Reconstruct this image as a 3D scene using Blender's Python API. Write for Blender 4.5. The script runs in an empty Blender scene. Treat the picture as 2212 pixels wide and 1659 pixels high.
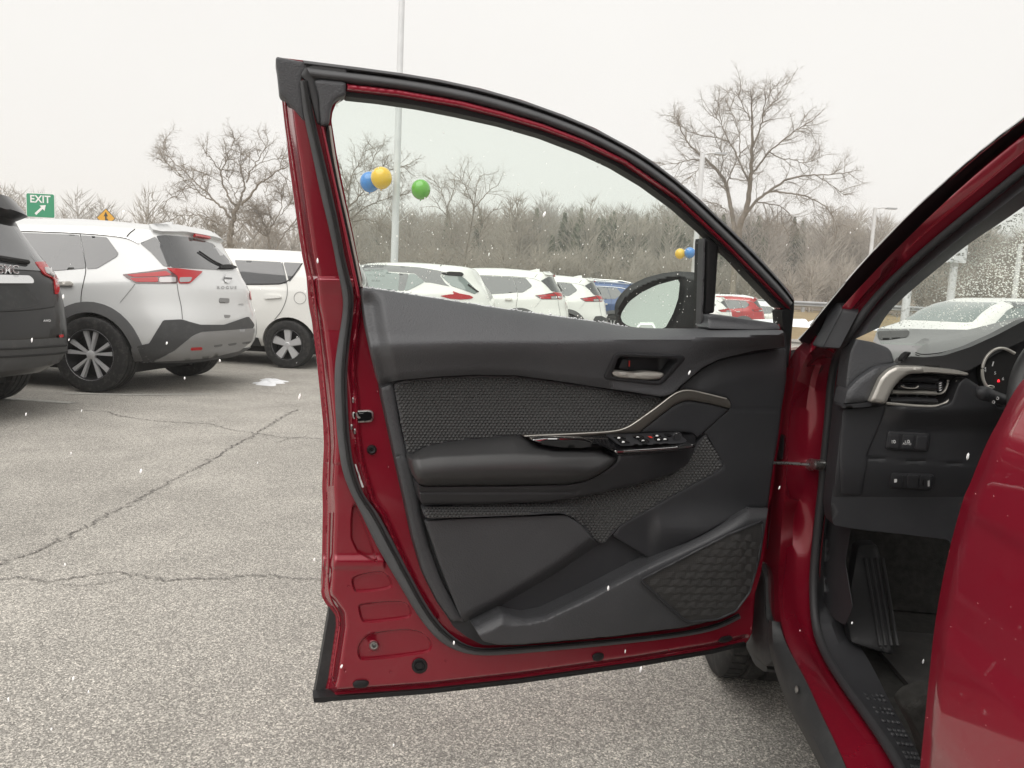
import bpy, bmesh, math, random
import numpy as np
from mathutils import Vector, Matrix
from mathutils.geometry import delaunay_2d_cdt
from mathutils.bvhtree import BVHTree

R_ = math.radians
random.seed(7)
rng = np.random.default_rng(11)
scene = bpy.context.scene
col = scene.collection

# ------------------------------------------------------------------ camera
PW, PH, FOC = 2212.0, 1659.0, 1600.0          # picture grid used for measuring, focal length in that grid
CAM = np.array([0.0, 0.0, 1.07])
PITCH, ROLL = R_(6.47), R_(2.7)
_r0 = np.array([1.0, 0, 0]); _u0 = np.array([0, math.sin(PITCH), math.cos(PITCH)]); _f0 = np.array([0, math.cos(PITCH), -math.sin(PITCH)])
C_R = math.cos(ROLL) * _r0 + math.sin(ROLL) * _u0
C_U = -math.sin(ROLL) * _r0 + math.cos(ROLL) * _u0
C_F = _f0
cam_d = bpy.data.cameras.new('camera')
cam = bpy.data.objects.new('camera', cam_d)
col.objects.link(cam)
cam.matrix_world = Matrix(((C_R[0], C_U[0], -C_F[0], CAM[0]), (C_R[1], C_U[1], -C_F[1], CAM[1]), (C_R[2], C_U[2], -C_F[2], CAM[2]), (0, 0, 0, 1)))
cam_d.sensor_width = 36.0
cam_d.lens = FOC / PW * 36.0
cam_d.clip_start = 0.02
cam_d.clip_end = 3000.0
scene.camera = cam

# ------------------------------------------------------------------ sky, sun, exposure
SUN_EL, SUN_AZ = R_(58), R_(205)
world = bpy.data.worlds.new('World')
scene.world = world
world.use_nodes = True
wn, wl = world.node_tree.nodes, world.node_tree.links
wn.clear()
w_out = wn.new('ShaderNodeOutputWorld'); w_bg = wn.new('ShaderNodeBackground'); w_sky = wn.new('ShaderNodeTexSky')
w_sky.sky_type = 'NISHITA'; w_sky.sun_disc = False; w_sky.sun_elevation = SUN_EL; w_sky.sun_rotation = SUN_AZ
w_sky.air_density = 1.0; w_sky.dust_density = 4.0
w_mix = wn.new('ShaderNodeMix'); w_mix.data_type = 'RGBA'
w_tc = wn.new('ShaderNodeTexCoord'); w_no = wn.new('ShaderNodeTexNoise'); w_cr = wn.new('ShaderNodeValToRGB')
w_no.inputs['Scale'].default_value = 1.6; w_no.inputs['Detail'].default_value = 3.0
w_cr.color_ramp.elements[0].color = (9.35, 9.12, 8.76, 1); w_cr.color_ramp.elements[1].color = (9.8, 9.6, 9.26, 1)
w_cr.color_ramp.elements[0].position = 0.3; w_cr.color_ramp.elements[1].position = 0.7
w_mix.inputs[0].default_value = 0.97                     # a closed cloud deck over the clear sky
wl.new(w_tc.outputs['Generated'], w_no.inputs['Vector']); wl.new(w_no.outputs['Fac'], w_cr.inputs['Fac'])
wl.new(w_sky.outputs[0], w_mix.inputs[6]); wl.new(w_cr.outputs['Color'], w_mix.inputs[7])
wl.new(w_mix.outputs[2], w_bg.inputs['Color'])
w_bg.inputs['Strength'].default_value = 0.0637
wl.new(w_bg.outputs[0], w_out.inputs[0])
sun_d = bpy.data.lights.new('sun', 'SUN'); sun = bpy.data.objects.new('sun', sun_d); col.objects.link(sun)
sun_d.energy = 1.5; sun_d.angle = R_(70); sun_d.color = (1.0, 0.97, 0.93)
_sd = Vector((math.sin(SUN_AZ) * math.cos(SUN_EL), math.cos(SUN_AZ) * math.cos(SUN_EL), math.sin(SUN_EL)))
sun.rotation_euler = _sd.to_track_quat('Z', 'Y').to_euler()
scene.view_settings.view_transform = 'Standard'
scene.view_settings.look = 'None'
scene.view_settings.exposure = 0.68
scene.view_settings.gamma = 1.0
scene.view_settings.use_curve_mapping = False
scene.render.engine = 'CYCLES'
scene.cycles.max_bounces = 10
scene.cycles.transparent_max_bounces = 24
scene.cycles.use_denoising = True

# ------------------------------------------------------------------ measuring helpers
def rays(P):
    P = np.asarray(P, float).reshape(-1, 2)
    a = (P[:, 0] - PW / 2) / FOC; b = -(P[:, 1] - PH / 2) / FOC
    return C_F[None] + a[:, None] * C_R[None] + b[:, None] * C_U[None]

def at(x, y, Y):
    """world point seen at grid position x, y that stands at distance Y along the ground"""
    d = rays([(x, y)])[0]
    return CAM + d * (Y / d[1])

def ground_at(x, y, z=0.0):
    d = rays([(x, y)])[0]
    return CAM + d * ((z - CAM[2]) / d[2])

REG = {'R1': (0, 384.0, .32242), 'R2': (548.6, 82.3, .4464), 'R3': (1371.5, 164.6, .37996), 'R4': (603.5, 603.5, .4464),
       'R5': (630.9, 1042.4, .49603), 'R6': (1591.0, 603.5, .28075), 'R7': (1481.2, 987.5, .40484), 'S1': (757.1, 521.2, .24801),
       'S2': (1261.8, 521.2, .22321), 'S3': (1097.2, 740.6, .27281), 'S4': (576.0, 109.7, .33049), 'S5': (658.3, 630.9, .28105),
       'S6': (658.3, 1097.2, .26448), 'S7': (1865.3, 740.6, .21495), 'T1': (0, 466.3, .24796), 'T2': (1810.4, 493.7, .18187),
       'T3': (1305.7, 164.6, .31408), 'T4': (685.8, 274.3, .31002), 'T5': (301.7, 246.9, .19836), 'T6': (0, 822.9, .32242)}

def Q(reg, *pts):
    ox, oy, s = REG[reg]
    return [(ox + s * pts[i], oy + s * pts[i + 1]) for i in range(0, len(pts), 2)]

class Frame:
    """a surface in the place: origin o, outward normal N, lean(z) = how far the surface is set towards N at height z"""
    def __init__(s, o, N, lean=None):
        s.o = np.asarray(o, float); s.N = np.asarray(N, float) / np.linalg.norm(N); s.lean = lean
    def pts(s, P, n=0.0):
        d = rays(P); n = np.broadcast_to(np.asarray(n, float), (len(d),))
        dn = d @ s.N; base = (s.o - CAM) @ s.N
        t = (base + n) / dn
        if s.lean:
            for _ in range(8):
                z = CAM[2] + t * d[:, 2]
                t = (base + n + s.lean(z)) / dn
        return CAM[None] + t[:, None] * d

def densify(P, mx):
    P = np.asarray(P, float); out = []
    for a, b in zip(P, np.roll(P, -1, 0)):
        n = max(1, int(math.ceil(np.linalg.norm(b - a) / mx))); out += [a + (b - a) * k / n for k in range(n)]
    return np.array(out)

def chaikin(P, it=2, closed=True):
    P = np.asarray(P, float)
    for _ in range(it):
        if closed:
            Pn = np.roll(P, -1, 0)
            P = np.stack([.75 * P + .25 * Pn, .25 * P + .75 * Pn], 1).reshape(-1, P.shape[1])
        else:
            A, B = P[:-1], P[1:]
            M = np.stack([.75 * A + .25 * B, .25 * A + .75 * B], 1).reshape(-1, P.shape[1])
            P = np.vstack([P[:1], M[1:-1], P[-1:]])
    return P

def resample(P, step=None, n=None, closed=True):
    P = np.asarray(P, float)
    if closed: P = np.vstack([P, P[:1]])
    L = np.concatenate([[0], np.cumsum(np.linalg.norm(np.diff(P, axis=0), axis=1))])
    if n is None: n = max(4 if closed else 2, int(round(L[-1] / step)))
    t = np.linspace(0, L[-1], n + 1 if closed else n)
    if closed: t = t[:-1]
    return np.stack([np.interp(t, L, P[:, k]) for k in range(P.shape[1])], 1)

def inside(P, poly):
    x, y = P[:, 0], P[:, 1]; r = np.zeros(len(P), bool)
    q = np.roll(poly, -1, 0)
    for (x0, y0), (x1, y1) in zip(poly, q):
        if y0 == y1: continue
        c = (y0 > y) != (y1 > y)
        r ^= c & (x < (x1 - x0) * (y - y0) / (y1 - y0) + x0)
    return r

def dist_poly(P, poly, closed=True):
    A = poly if closed else poly[:-1]; B = np.roll(poly, -1, 0) if closed else poly[1:]
    best = np.full(len(P), 1e9)
    for a, b in zip(A, B):
        ab = b - a; L = ab @ ab + 1e-12
        t = np.clip(((P - a) @ ab) / L, 0, 1)
        best = np.minimum(best, np.linalg.norm(P - (a + t[:, None] * ab), axis=1))
    return best

def sstep(a, b, x):
    t = np.clip((np.asarray(x, float) - a) / (b - a), 0, 1)
    return t * t * (3 - 2 * t)

def offset_poly(P, d):
    """move a closed outline inwards by d"""
    P = np.asarray(P, float); T = np.roll(P, -1, 0) - np.roll(P, 1, 0); T /= np.linalg.norm(T, axis=1)[:, None] + 1e-9
    N = np.stack([-T[:, 1], T[:, 0]], 1)
    if not inside(P[:1] + N[:1] * .5, P)[0]: N = -N
    return P + N * d

def triangulate(outline, step, holes=(), cons=(), inset=()):
    loops = [np.asarray(outline)] + [np.asarray(h) for h in holes]
    V = np.vstack(loops); E = []; k = 0
    for lp in loops:
        n = len(lp); E += [(k + i, k + (i + 1) % n) for i in range(n)]; k += n
    for lp in cons:
        n = len(lp); V = np.vstack([V, lp]); E += [(k + i, k + (i + 1) % n) for i in range(n)]; k += n
    lo, hi = loops[0].min(0), loops[0].max(0)
    gx = np.arange(lo[0] + step * .5, hi[0], step); gy = np.arange(lo[1] + step * .5, hi[1], step * .866)
    if len(gx) and len(gy):
        X, Y = np.meshgrid(gx, gy); X[1::2] += step * .5
        G = np.stack([X.ravel(), Y.ravel()], 1)
        m = inside(G, loops[0])
        for h in loops[1:]: m &= ~inside(G, h)
        G = G[m]
        if len(G):
            d = dist_poly(G, loops[0])
            for h in loops[1:]: d = np.minimum(d, dist_poly(G, h))
            for h in cons: d = np.minimum(d, dist_poly(G, h))
            G = G[d > step * .45 + (max(inset) if inset else 0)]
        V = np.vstack([V, G])
        for q in inset:
            for lp in loops:
                I = offset_poly(lp, q) if lp is loops[0] else offset_poly(lp, -q)
                I = I[inside(I, loops[0])]
                if len(I): I = I[dist_poly(I, lp) > q * .85]
                if len(I): V = np.vstack([V, I])
    res = delaunay_2d_cdt([Vector((float(a), float(b))) for a, b in V], E, [], 0, 1e-7)
    VV = np.array([(v[0], v[1]) for v in res[0]]); T = np.array([f for f in res[2] if len(f) == 3])
    c = VV[T].mean(1); keep = inside(c, loops[0])
    for h in loops[1:]: keep &= ~inside(c, h)
    T = T[keep]
    # orientation: counter-clockwise in an upward y sense (grid y points down)
    a, b, c = VV[T[:, 0]], VV[T[:, 1]], VV[T[:, 2]]
    ar = (b[:, 0] - a[:, 0]) * (c[:, 1] - a[:, 1]) - (b[:, 1] - a[:, 1]) * (c[:, 0] - a[:, 0])
    T[ar > 0] = T[ar > 0][:, ::-1]
    return VV, T, loops

ROOTM = {}
def root_of(o):
    while o.parent is not None: o = o.parent
    return o

def mk(name, V, F, mat, parent=None, smooth=True, angle=40, local=False, mats=None, midx=None):
    V = np.asarray(V, float)
    if parent is not None and not local:
        M = ROOTM.get(root_of(parent).name)
        if M is not None:
            Mi = np.array(M.inverted()); V = V @ Mi[:3, :3].T + Mi[:3, 3]
    me = bpy.data.meshes.new(name)
    me.from_pydata([tuple(v) for v in V.tolist()], [], [tuple(f) for f in (F.tolist() if isinstance(F, np.ndarray) else F)])
    if mats:
        for m in mats: me.materials.append(m)
        me.polygons.foreach_set('material_index', np.asarray(midx, np.int32))
    elif mat is not None: me.materials.append(mat)
    if smooth:
        me.polygons.foreach_set('use_smooth', np.ones(len(me.polygons), bool))
        if angle: me.set_sharp_from_angle(angle=R_(angle))
    me.validate(); me.update()
    o = bpy.data.objects.new(name, me); col.objects.link(o)
    if parent is not None: o.parent = parent
    return o

def thing(name, label, cat, loc=(0, 0, 0), rotz=0.0, group=None, scale=1.0):
    o = bpy.data.objects.new(name, None); col.objects.link(o)
    o.location = loc; o.rotation_euler = (0, 0, rotz); o.scale = (scale,) * 3
    o.empty_display_size = .2
    ROOTM[o.name] = Matrix.LocRotScale(Vector(loc), Matrix.Rotation(rotz, 3, 'Z').to_quaternion(), Vector((scale,) * 3))
    tag(o, label, cat, group)
    return o

def tag(o, label=None, cat=None, group=None, kind=None):
    if label: o['label'] = label
    if cat: o['category'] = cat
    if group: o['group'] = group
    if kind: o['kind'] = kind
    return o

def copy_tree(o, parent=None):
    c = o.copy(); col.objects.link(c); c.parent = parent
    for ch in [x for x in o.children]: copy_tree(ch, c)
    return c

def skirt(V3, T, loops_n, N, back):
    """walls from the rim of a panel back to where it sits"""
    V = [V3]; F = [tuple(t) for t in T]; k = 0; base = len(V3)
    for n in loops_n:
        V.append(V3[k:k + n] - np.asarray(N) * back)
        for i in range(n):
            a, b = k + i, k + (i + 1) % n
            F.append((a, b, base + (b - k), base + (a - k)))
        base += n; k += n
    return np.vstack(V), F

def panel(name, fr, outline, mat, parent, n=0.0, hf=None, back=.012, rim=.0, rimw=4.0, step=9.0, sm=2, holes=(), angle=40, thick=True, cut=16.0, cons=()):
    """a real panel standing in frame fr: outline measured on the picture grid, relief hf(x, y, d) in metres towards N"""
    fine = min(step * .8, max(2.2, rimw * 1.3)) if rim else step * .8
    O = resample(chaikin(densify(outline, cut), sm) if sm else outline, step=fine)
    HS = [resample(chaikin(densify(h, cut), sm) if sm else h, step=fine) for h in holes]
    V, T, loops = triangulate(O, step, HS, cons, (rimw * .3, rimw) if rim else ())
    d = dist_poly(V, O)
    for h in HS: d = np.minimum(d, dist_poly(V, h))
    h = np.full(len(V), n, float)
    if hf is not None: h = h + hf(V[:, 0], V[:, 1], d)
    if rim: h = h - rim * (1 - np.sqrt(np.clip(1 - (1 - np.clip(d / rimw, 0, 1)) ** 2, 0, 1)))
    V3 = fr.pts(V, h)
    if thick: V3, F = skirt(V3, T, [len(l) for l in loops], fr.N, back)
    else: F = [tuple(t) for t in T]
    return mk(name, V3, F, mat, parent, angle=angle)

def tube(name, P3, r, mat, parent, sides=8, N=None, flat=1.0, closed=False, caps=True, angle=60, out=False):
    """sweep an (optionally flattened) round section along P3; radius r across, r*flat along N"""
    P = np.asarray(P3, float); r = np.broadcast_to(np.asarray(r, float), (len(P),))
    T = np.gradient(P, axis=0)
    if closed: T = (np.roll(P, -1, 0) - np.roll(P, 1, 0))
    T /= np.linalg.norm(T, axis=1)[:, None] + 1e-12
    if N is None:
        N = np.array([0, 0, 1.0]) if abs(T[:, 2]).mean() < .8 else np.array([0, 1.0, 0])
    A = np.cross(T, np.asarray(N, float)); A /= np.linalg.norm(A, axis=1)[:, None] + 1e-12
    B = np.cross(A, T)
    an = np.linspace(0, 2 * math.pi, sides, endpoint=False)
    ring = P[:, None] + (np.cos(an)[None, :, None] * A[:, None] + flat * np.sin(an)[None, :, None] * B[:, None]) * r[:, None, None]
    V = ring.reshape(-1, 3); F = []; m = len(P)
    for i in range(m if closed else m - 1):
        j = (i + 1) % m
        for k in range(sides):
            l = (k + 1) % sides
            F.append((i * sides + k, j * sides + k, j * sides + l, i * sides + l))
    if caps and not closed:
        F.append(tuple(range(sides))); F.append(tuple(range((m - 1) * sides, m * sides))[::-1])
    if out: return V, F
    return mk(name, V, F, mat, parent, angle=angle)

def strip(name, rows, mat, parent, n=60, smooth=True, angle=40, thick=None, N=None):
    """surface lofted between 3-D rows"""
    R = [resample(r, n=n, closed=False) for r in rows]
    V = np.vstack(R); F = []
    for j in range(len(R) - 1):
        for i in range(n - 1):
            F.append((j * n + i, j * n + i + 1, (j + 1) * n + i + 1, (j + 1) * n + i))
    return mk(name, V, F, mat, parent, angle=angle)

def curve_px(P, n=40, it=3):
    return resample(chaikin(P, it, closed=False), n=n, closed=False)

def box_vf(lo, hi):
    x0, y0, z0 = lo; x1, y1, z1 = hi
    V = [(x0, y0, z0), (x1, y0, z0), (x1, y1, z0), (x0, y1, z0), (x0, y0, z1), (x1, y0, z1), (x1, y1, z1), (x0, y1, z1)]
    F = [(0, 3, 2, 1), (4, 5, 6, 7), (0, 1, 5, 4), (1, 2, 6, 5), (2, 3, 7, 6), (3, 0, 4, 7)]
    return V, F

def join(parts):
    V = []; F = []; k = 0
    for v, f in parts:
        V.append(np.asarray(v, float)); F += [tuple(i + k for i in q) for q in f]; k += len(v)
    return np.vstack(V), F

def lathe(profile, sides=32, axis='y', ends=False):
    """profile of (radius, along) turned about an axis"""
    V = []; F = []; m = len(profile)
    for i in range(sides):
        a = 2 * math.pi * i / sides
        for r, h in profile:
            c, s = r * math.cos(a), r * math.sin(a)
            V.append({'y': (c, h, s), 'z': (c, s, h), 'x': (h, c, s)}[axis])
    for i in range(sides):
        j = (i + 1) % sides
        for k in range(m - 1):
            F.append((i * m + k, j * m + k, j * m + k + 1, i * m + k + 1))
    return np.array(V), F

def ico(sub=1):
    bm = bmesh.new(); bmesh.ops.create_icosphere(bm, subdivisions=sub, radius=1.0)
    V = np.array([v.co[:] for v in bm.verts]); F = np.array([[v.index for v in f.verts] for f in bm.faces]); bm.free()
    return V, F
ICO1, ICO2 = ico(1), ico(2)

def scatter(name, base, pos, scl, mat, parent=None, rot=None, smooth=True):
    """many small grains as one mesh"""
    BV, BF = base; pos = np.asarray(pos, float); k = len(pos)
    scl = np.broadcast_to(np.asarray(scl, float), (k, 3)) if np.ndim(scl) else np.full((k, 3), scl)
    V = BV[None] * scl[:, None]
    if rot is not None: V = np.einsum('kij,kvj->kvi', rot, V)
    V = V + pos[:, None]
    F = BF[None] + (np.arange(k) * len(BV))[:, None, None]
    return mk(name, V.reshape(-1, 3), F.reshape(-1, BF.shape[1]), mat, parent, smooth=smooth, angle=None)

def text_vf(body, size, extrude=.0, bold=0.0, align='CENTER', space=1.0):
    cu = bpy.data.curves.new('lettering', 'FONT'); cu.body = body; cu.size = size; cu.extrude = extrude; cu.offset = bold
    cu.align_x = align; cu.align_y = 'CENTER'; cu.space_character = space; cu.resolution_u = 3
    o = bpy.data.objects.new('lettering', cu); col.objects.link(o)
    dg = bpy.context.evaluated_depsgraph_get()
    me = bpy.data.meshes.new_from_object(o.evaluated_get(dg))
    V = np.array([v.co[:] for v in me.vertices]); F = [tuple(p.vertices) for p in me.polygons]
    bpy.data.objects.remove(o); bpy.data.curves.remove(cu); bpy.data.meshes.remove(me)
    return V, F

def place(V, o, U, Vv, N=None):
    """local x, y, z to axes U, Vv, N at o"""
    V = np.asarray(V, float); U = np.asarray(U, float); Vv = np.asarray(Vv, float)
    if N is None: N = np.cross(U, Vv)
    return np.asarray(o)[None] + V[:, :1] * U + V[:, 1:2] * Vv + V[:, 2:3] * np.asarray(N)

# ------------------------------------------------------------------ materials
MATS = {}
def new_mat(name):
    m = bpy.data.materials.new(name); m.use_nodes = True
    MATS[name] = m
    return m, m.node_tree.nodes, m.node_tree.links, m.node_tree.nodes['Principled BSDF']

def pmat(name, color, rough=.5, metal=0.0, spec=.5, coat=0.0, coat_r=.03, bump=None, var=None, emit=None, trans=0.0, sheen=0.0, dirt=None):
    """principled; bump=(scale, strength, distance, kind), var=(scale, amount)"""
    m, nd, ln, b = new_mat(name)
    b.inputs['Base Color'].default_value = (*color, 1); b.inputs['Roughness'].default_value = rough; b.inputs['Metallic'].default_value = metal
    b.inputs['Specular IOR Level'].default_value = spec; b.inputs['Coat Weight'].default_value = coat; b.inputs['Coat Roughness'].default_value = coat_r
    if trans: b.inputs['Transmission Weight'].default_value = trans
    if emit: b.inputs['Emission Color'].default_value = (*emit[0], 1); b.inputs['Emission Strength'].default_value = emit[1]
    tc = nd.new('ShaderNodeTexCoord')
    if var:
        no = nd.new('ShaderNodeTexNoise'); no.inputs['Scale'].default_value = var[0]; no.inputs['Detail'].default_value = 5
        mr = nd.new('ShaderNodeMapRange'); mr.inputs['From Min'].default_value = .25; mr.inputs['From Max'].default_value = .75
        mr.inputs['To Min'].default_value = 1 - var[1]; mr.inputs['To Max'].default_value = 1 + var[1]
        mx = nd.new('ShaderNodeMix'); mx.data_type = 'RGBA'; mx.blend_type = 'MULTIPLY'; mx.inputs[0].default_value = 1
        mx.inputs[6].default_value = (*color, 1)
        ln.new(tc.outputs['Object'], no.inputs['Vector']); ln.new(no.outputs['Fac'], mr.inputs['Value'])
        ln.new(mr.outputs['Result'], mx.inputs[7]); ln.new(mx.outputs[2], b.inputs['Base Color'])
        src = mx.outputs[2]
        mr2 = nd.new('ShaderNodeMapRange'); mr2.inputs['From Min'].default_value = .3; mr2.inputs['From Max'].default_value = .7
        mr2.inputs['To Min'].default_value = max(0, rough - .07); mr2.inputs['To Max'].default_value = min(1, rough + .07)
        ln.new(no.outputs['Fac'], mr2.inputs['Value']); ln.new(mr2.outputs['Result'], b.inputs['Roughness'])
    if dirt:                                           # salt dust: scale, colour, amount
        n2 = nd.new('ShaderNodeTexNoise'); n2.inputs['Scale'].default_value = dirt[0]; n2.inputs['Detail'].default_value = 8; n2.inputs['Roughness'].default_value = .7
        r2 = nd.new('ShaderNodeMapRange'); r2.inputs['From Min'].default_value = .5; r2.inputs['From Max'].default_value = .8; r2.inputs['To Max'].default_value = dirt[2]
        m2 = nd.new('ShaderNodeMix'); m2.data_type = 'RGBA'; m2.inputs[7].default_value = (*dirt[1], 1)
        ln.new(tc.outputs['Object'], n2.inputs['Vector']); ln.new(n2.outputs['Fac'], r2.inputs['Value']); ln.new(r2.outputs['Result'], m2.inputs[0])
        if var: ln.new(src, m2.inputs[6])
        else: m2.inputs[6].default_value = (*color, 1)
        ln.new(m2.outputs[2], b.inputs['Base Color'])
    if bump:
        if bump[3] == 'grain':
            t = nd.new('ShaderNodeTexVoronoi'); t.feature = 'SMOOTH_F1'; o = t.outputs['Distance']
            t.inputs['Scale'].default_value = bump[0]
        else:
            t = nd.new('ShaderNodeTexNoise'); o = t.outputs['Fac']; t.inputs['Scale'].default_value = bump[0]; t.inputs['Detail'].default_value = 4
        bp = nd.new('ShaderNodeBump'); bp.inputs['Strength'].default_value = bump[1]; bp.inputs['Distance'].default_value = bump[2]
        ln.new(tc.outputs['Object'], t.inputs['Vector']); ln.new(o, bp.inputs['Height']); ln.new(bp.outputs['Normal'], b.inputs['Normal'])
    return m

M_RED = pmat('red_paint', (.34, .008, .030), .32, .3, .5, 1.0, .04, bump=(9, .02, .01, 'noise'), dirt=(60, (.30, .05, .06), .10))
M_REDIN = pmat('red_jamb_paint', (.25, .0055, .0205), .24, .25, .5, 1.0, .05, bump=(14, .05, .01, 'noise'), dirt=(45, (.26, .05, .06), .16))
M_TRIM = pmat('grained_trim', (.078, .080, .086), .5, 0, .5, bump=(420, .5, .0014, 'grain'), var=(6, .10), dirt=(18, (.10, .10, .10), .16))
M_TRIMM = pmat('mid_grained_trim', (.050, .051, .055), .5, 0, .5, bump=(420, .45, .0014, 'grain'), var=(6, .12), dirt=(18, (.10, .10, .10), .16))
M_TRIMD = pmat('smooth_dark_trim', (.027, .0275, .0305), .5, 0, .45, bump=(700, .15, .0006, 'grain'), var=(5, .12), dirt=(25, (.07, .07, .07), .14))
M_DASH = pmat('dash_top_sheen', (.12, .12, .12), .38, 0, .9, bump=(420, .1, .0008, 'grain'))  # paler than the other trim: sky sheen on the top put into the colour
M_SOFT = pmat('soft_leatherette', (.036, .036, .037), .42, 0, .5, bump=(330, .14, .0008, 'grain'), var=(8, .10), dirt=(30, (.06, .06, .06), .12))
M_WEAVE = pmat('moulded_diamond_trim', (.078, .078, .078), .48, 0, .45)
M_RUB = pmat('weatherstrip_rubber', (.080, .081, .085), .6, 0, .4, var=(30, .14), bump=(200, .1, .001, 'noise'), dirt=(14, (.09, .09, .088), .22))
M_MOULD = pmat('dull_black_moulding', (.010, .010, .011), .5, 0, .15)
M_SEAL = pmat('body_seal_rubber', (.030, .030, .032), .55, 0, .4)
M_RUBD = pmat('black_rubber', (.012, .012, .013), .55, 0, .4)
M_PIANO = pmat('gloss_black', (.006, .006, .007), .06, 0, .6, .6)
M_SILV = pmat('satin_silver', (.52, .50, .46), .32, .45, .5)
M_BRONZE = pmat('satin_bronze', (.115, .105, .093), .36, .5, .5)
M_CHROME = pmat('chrome', (.75, .75, .75), .10, 1.0)
M_STEEL = pmat('plated_steel', (.42, .42, .41), .3, .9, var=(120, .3))
M_CLAD = pmat('black_cladding', (.030, .031, .032), .6, 0, .4, bump=(300, .2, .001, 'grain'), dirt=(20, (.15, .15, .14), .25))
M_WHITEP = pmat('white_print', (.75, .75, .75), .6)
M_REDP = pmat('red_print', (.55, .03, .02), .5)
M_CARPET = pmat('carpet', (.030, .029, .027), .95, 0, .1, bump=(500, .8, .003, 'noise'), var=(60, .4))
M_MAT = pmat('rubber_mat', (.030, .029, .028), .6, 0, .4, var=(30, .3), dirt=(40, (.10, .09, .08), .3))
M_MIRROR = pmat('mirror_silver', (.68, .71, .68), .01, 1.0)
M_TYRE = pmat('tyre_rubber', (.020, .020, .020), .75, 0, .3, var=(18, .2), dirt=(25, (.14, .13, .12), .5))
M_RIMS = pmat('machined_alloy', (.60, .60, .61), .35, .35)
M_RIMD = pmat('dark_alloy', (.03, .03, .032), .4, .4)
M_SILVERP = pmat('silver_paint', (.64, .65, .65), .3, .12, .5, .9, .04)
M_WHITEPA = pmat('white_paint', (.80, .80, .77), .3, 0, .5, .9, .04)
M_BLACKP = pmat('black_paint', (.003, .003, .0035), .3, .0, .25, .45, .03)
M_BLUEP = pmat('blue_paint', (.015, .055, .17), .3, .3, .5, 1.0, .04)
M_CARRED = pmat('bright_red_paint', (.42, .016, .02), .3, .1, .5, 1.0, .04)
M_GREYC = pmat('grey_cladding', (.115, .116, .118), .55, 0, .4, dirt=(12, (.2, .2, .19), .25))
M_GREYD = pmat('dark_cladding', (.055, .056, .058), .55, 0, .4, dirt=(12, (.2, .2, .19), .2))
M_GREYL = pmat('grey_bumper_panel', (.26, .26, .26), .45, .3, .4)
M_LAMPR = pmat('red_lamp', (.40, .008, .012), .1, 0, .45, .3, .02)
M_LAMPD = pmat('dark_red_lamp', (.07, .008, .01), .08, 0, .6, 1.0, .02)
M_LAMPC = pmat('clear_lamp', (.35, .33, .33), .12, .3, .6, 1.0, .02)
M_CGLASS = pmat('tinted_car_glass', (.045, .047, .05), .04, 0, .9, 1.0, .02)
M_CGLASSL = pmat('pale_car_glass', (.16, .20, .19), .04, 0, .7, 1.0, .02)
M_UNDER = pmat('underbody', (.012, .012, .012), .9)
M_SNOW = pmat('snow', (.82, .83, .85), .7, 0, .3, bump=(60, .5, .01, 'noise'))
def lit_through(name, color, clear):
    m, nd, ln, b = new_mat(name); nd.remove(b)
    d = nd.new('ShaderNodeBsdfDiffuse'); t = nd.new('ShaderNodeBsdfTranslucent'); c = nd.new('ShaderNodeBsdfTransparent')
    a = nd.new('ShaderNodeAddShader'); x = nd.new('ShaderNodeMixShader'); x.inputs[0].default_value = clear
    for q in (d, t): q.inputs['Color'].default_value = (*[v * .62 for v in color], 1)
    ln.new(d.outputs[0], a.inputs[0]); ln.new(t.outputs[0], a.inputs[1]); ln.new(a.outputs[0], x.inputs[1]); ln.new(c.outputs[0], x.inputs[2])
    ln.new(x.outputs[0], nd['Material Output'].inputs[0])
    return m
M_DROP = lit_through('water_drop', (1, 1, .98), .12)
M_ETCH = lit_through('etched_print', (.10, .11, .10), .45)
M_BEAD = pmat('water_bead', (.42, .08, .10), .05, 0, .8, 1.0)
M_FLAKE = lit_through('snowflake', (1, 1, 1), .0)
M_POLE = pmat('painted_pole', (.66, .67, .68), .5, .1, var=(3, .08))
M_BARK = pmat('bark', (.24, .212, .178), .95, 0, .2, var=(3, .3))
M_TWIG = pmat('twig', (.30, .265, .225), .95, 0, .2)
M_WOOD = pmat('far_wood', (.30, .268, .228), 1.0, 0, .1, var=(.06, .22))
M_WOOD2 = pmat('far_wood_grey', (.31, .285, .26), 1.0, 0, .1, var=(.06, .22))
M_CONIF = pmat('conifer_needles', (.12, .135, .09), .95, 0, .2, var=(.3, .35))
M_GRASS = pmat('dormant_grass', (.27, .21, .125), 1.0, 0, .1, var=(.7, .25))
M_HILL = pmat('leaf_litter_slope', (.30, .25, .205), 1.0, 0, .1, var=(.12, .3))
M_GALV = pmat('galvanised_rail', (.42, .43, .44), .4, .6, var=(2, .1))
M_SGREEN = pmat('sign_green', (.0, .26, .12), .5)
M_SYEL = pmat('sign_yellow', (.75, .38, .01), .5)
M_SWHITE = pmat('sign_white', (.85, .85, .85), .5)
M_SBLACK = pmat('sign_black', (.01, .01, .01), .5)
M_BYEL = pmat('yellow_balloon', (.80, .50, .01), .15, 0, .5, 1.0)
M_BBLU = pmat('blue_balloon', (.03, .22, .62), .15, 0, .5, 1.0)
M_BGRN = pmat('green_balloon', (.10, .40, .02), .15, 0, .5, 1.0)
M_BPNK = pmat('pink_balloon', (.85, .12, .40), .25, 0, .5, .5)

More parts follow.
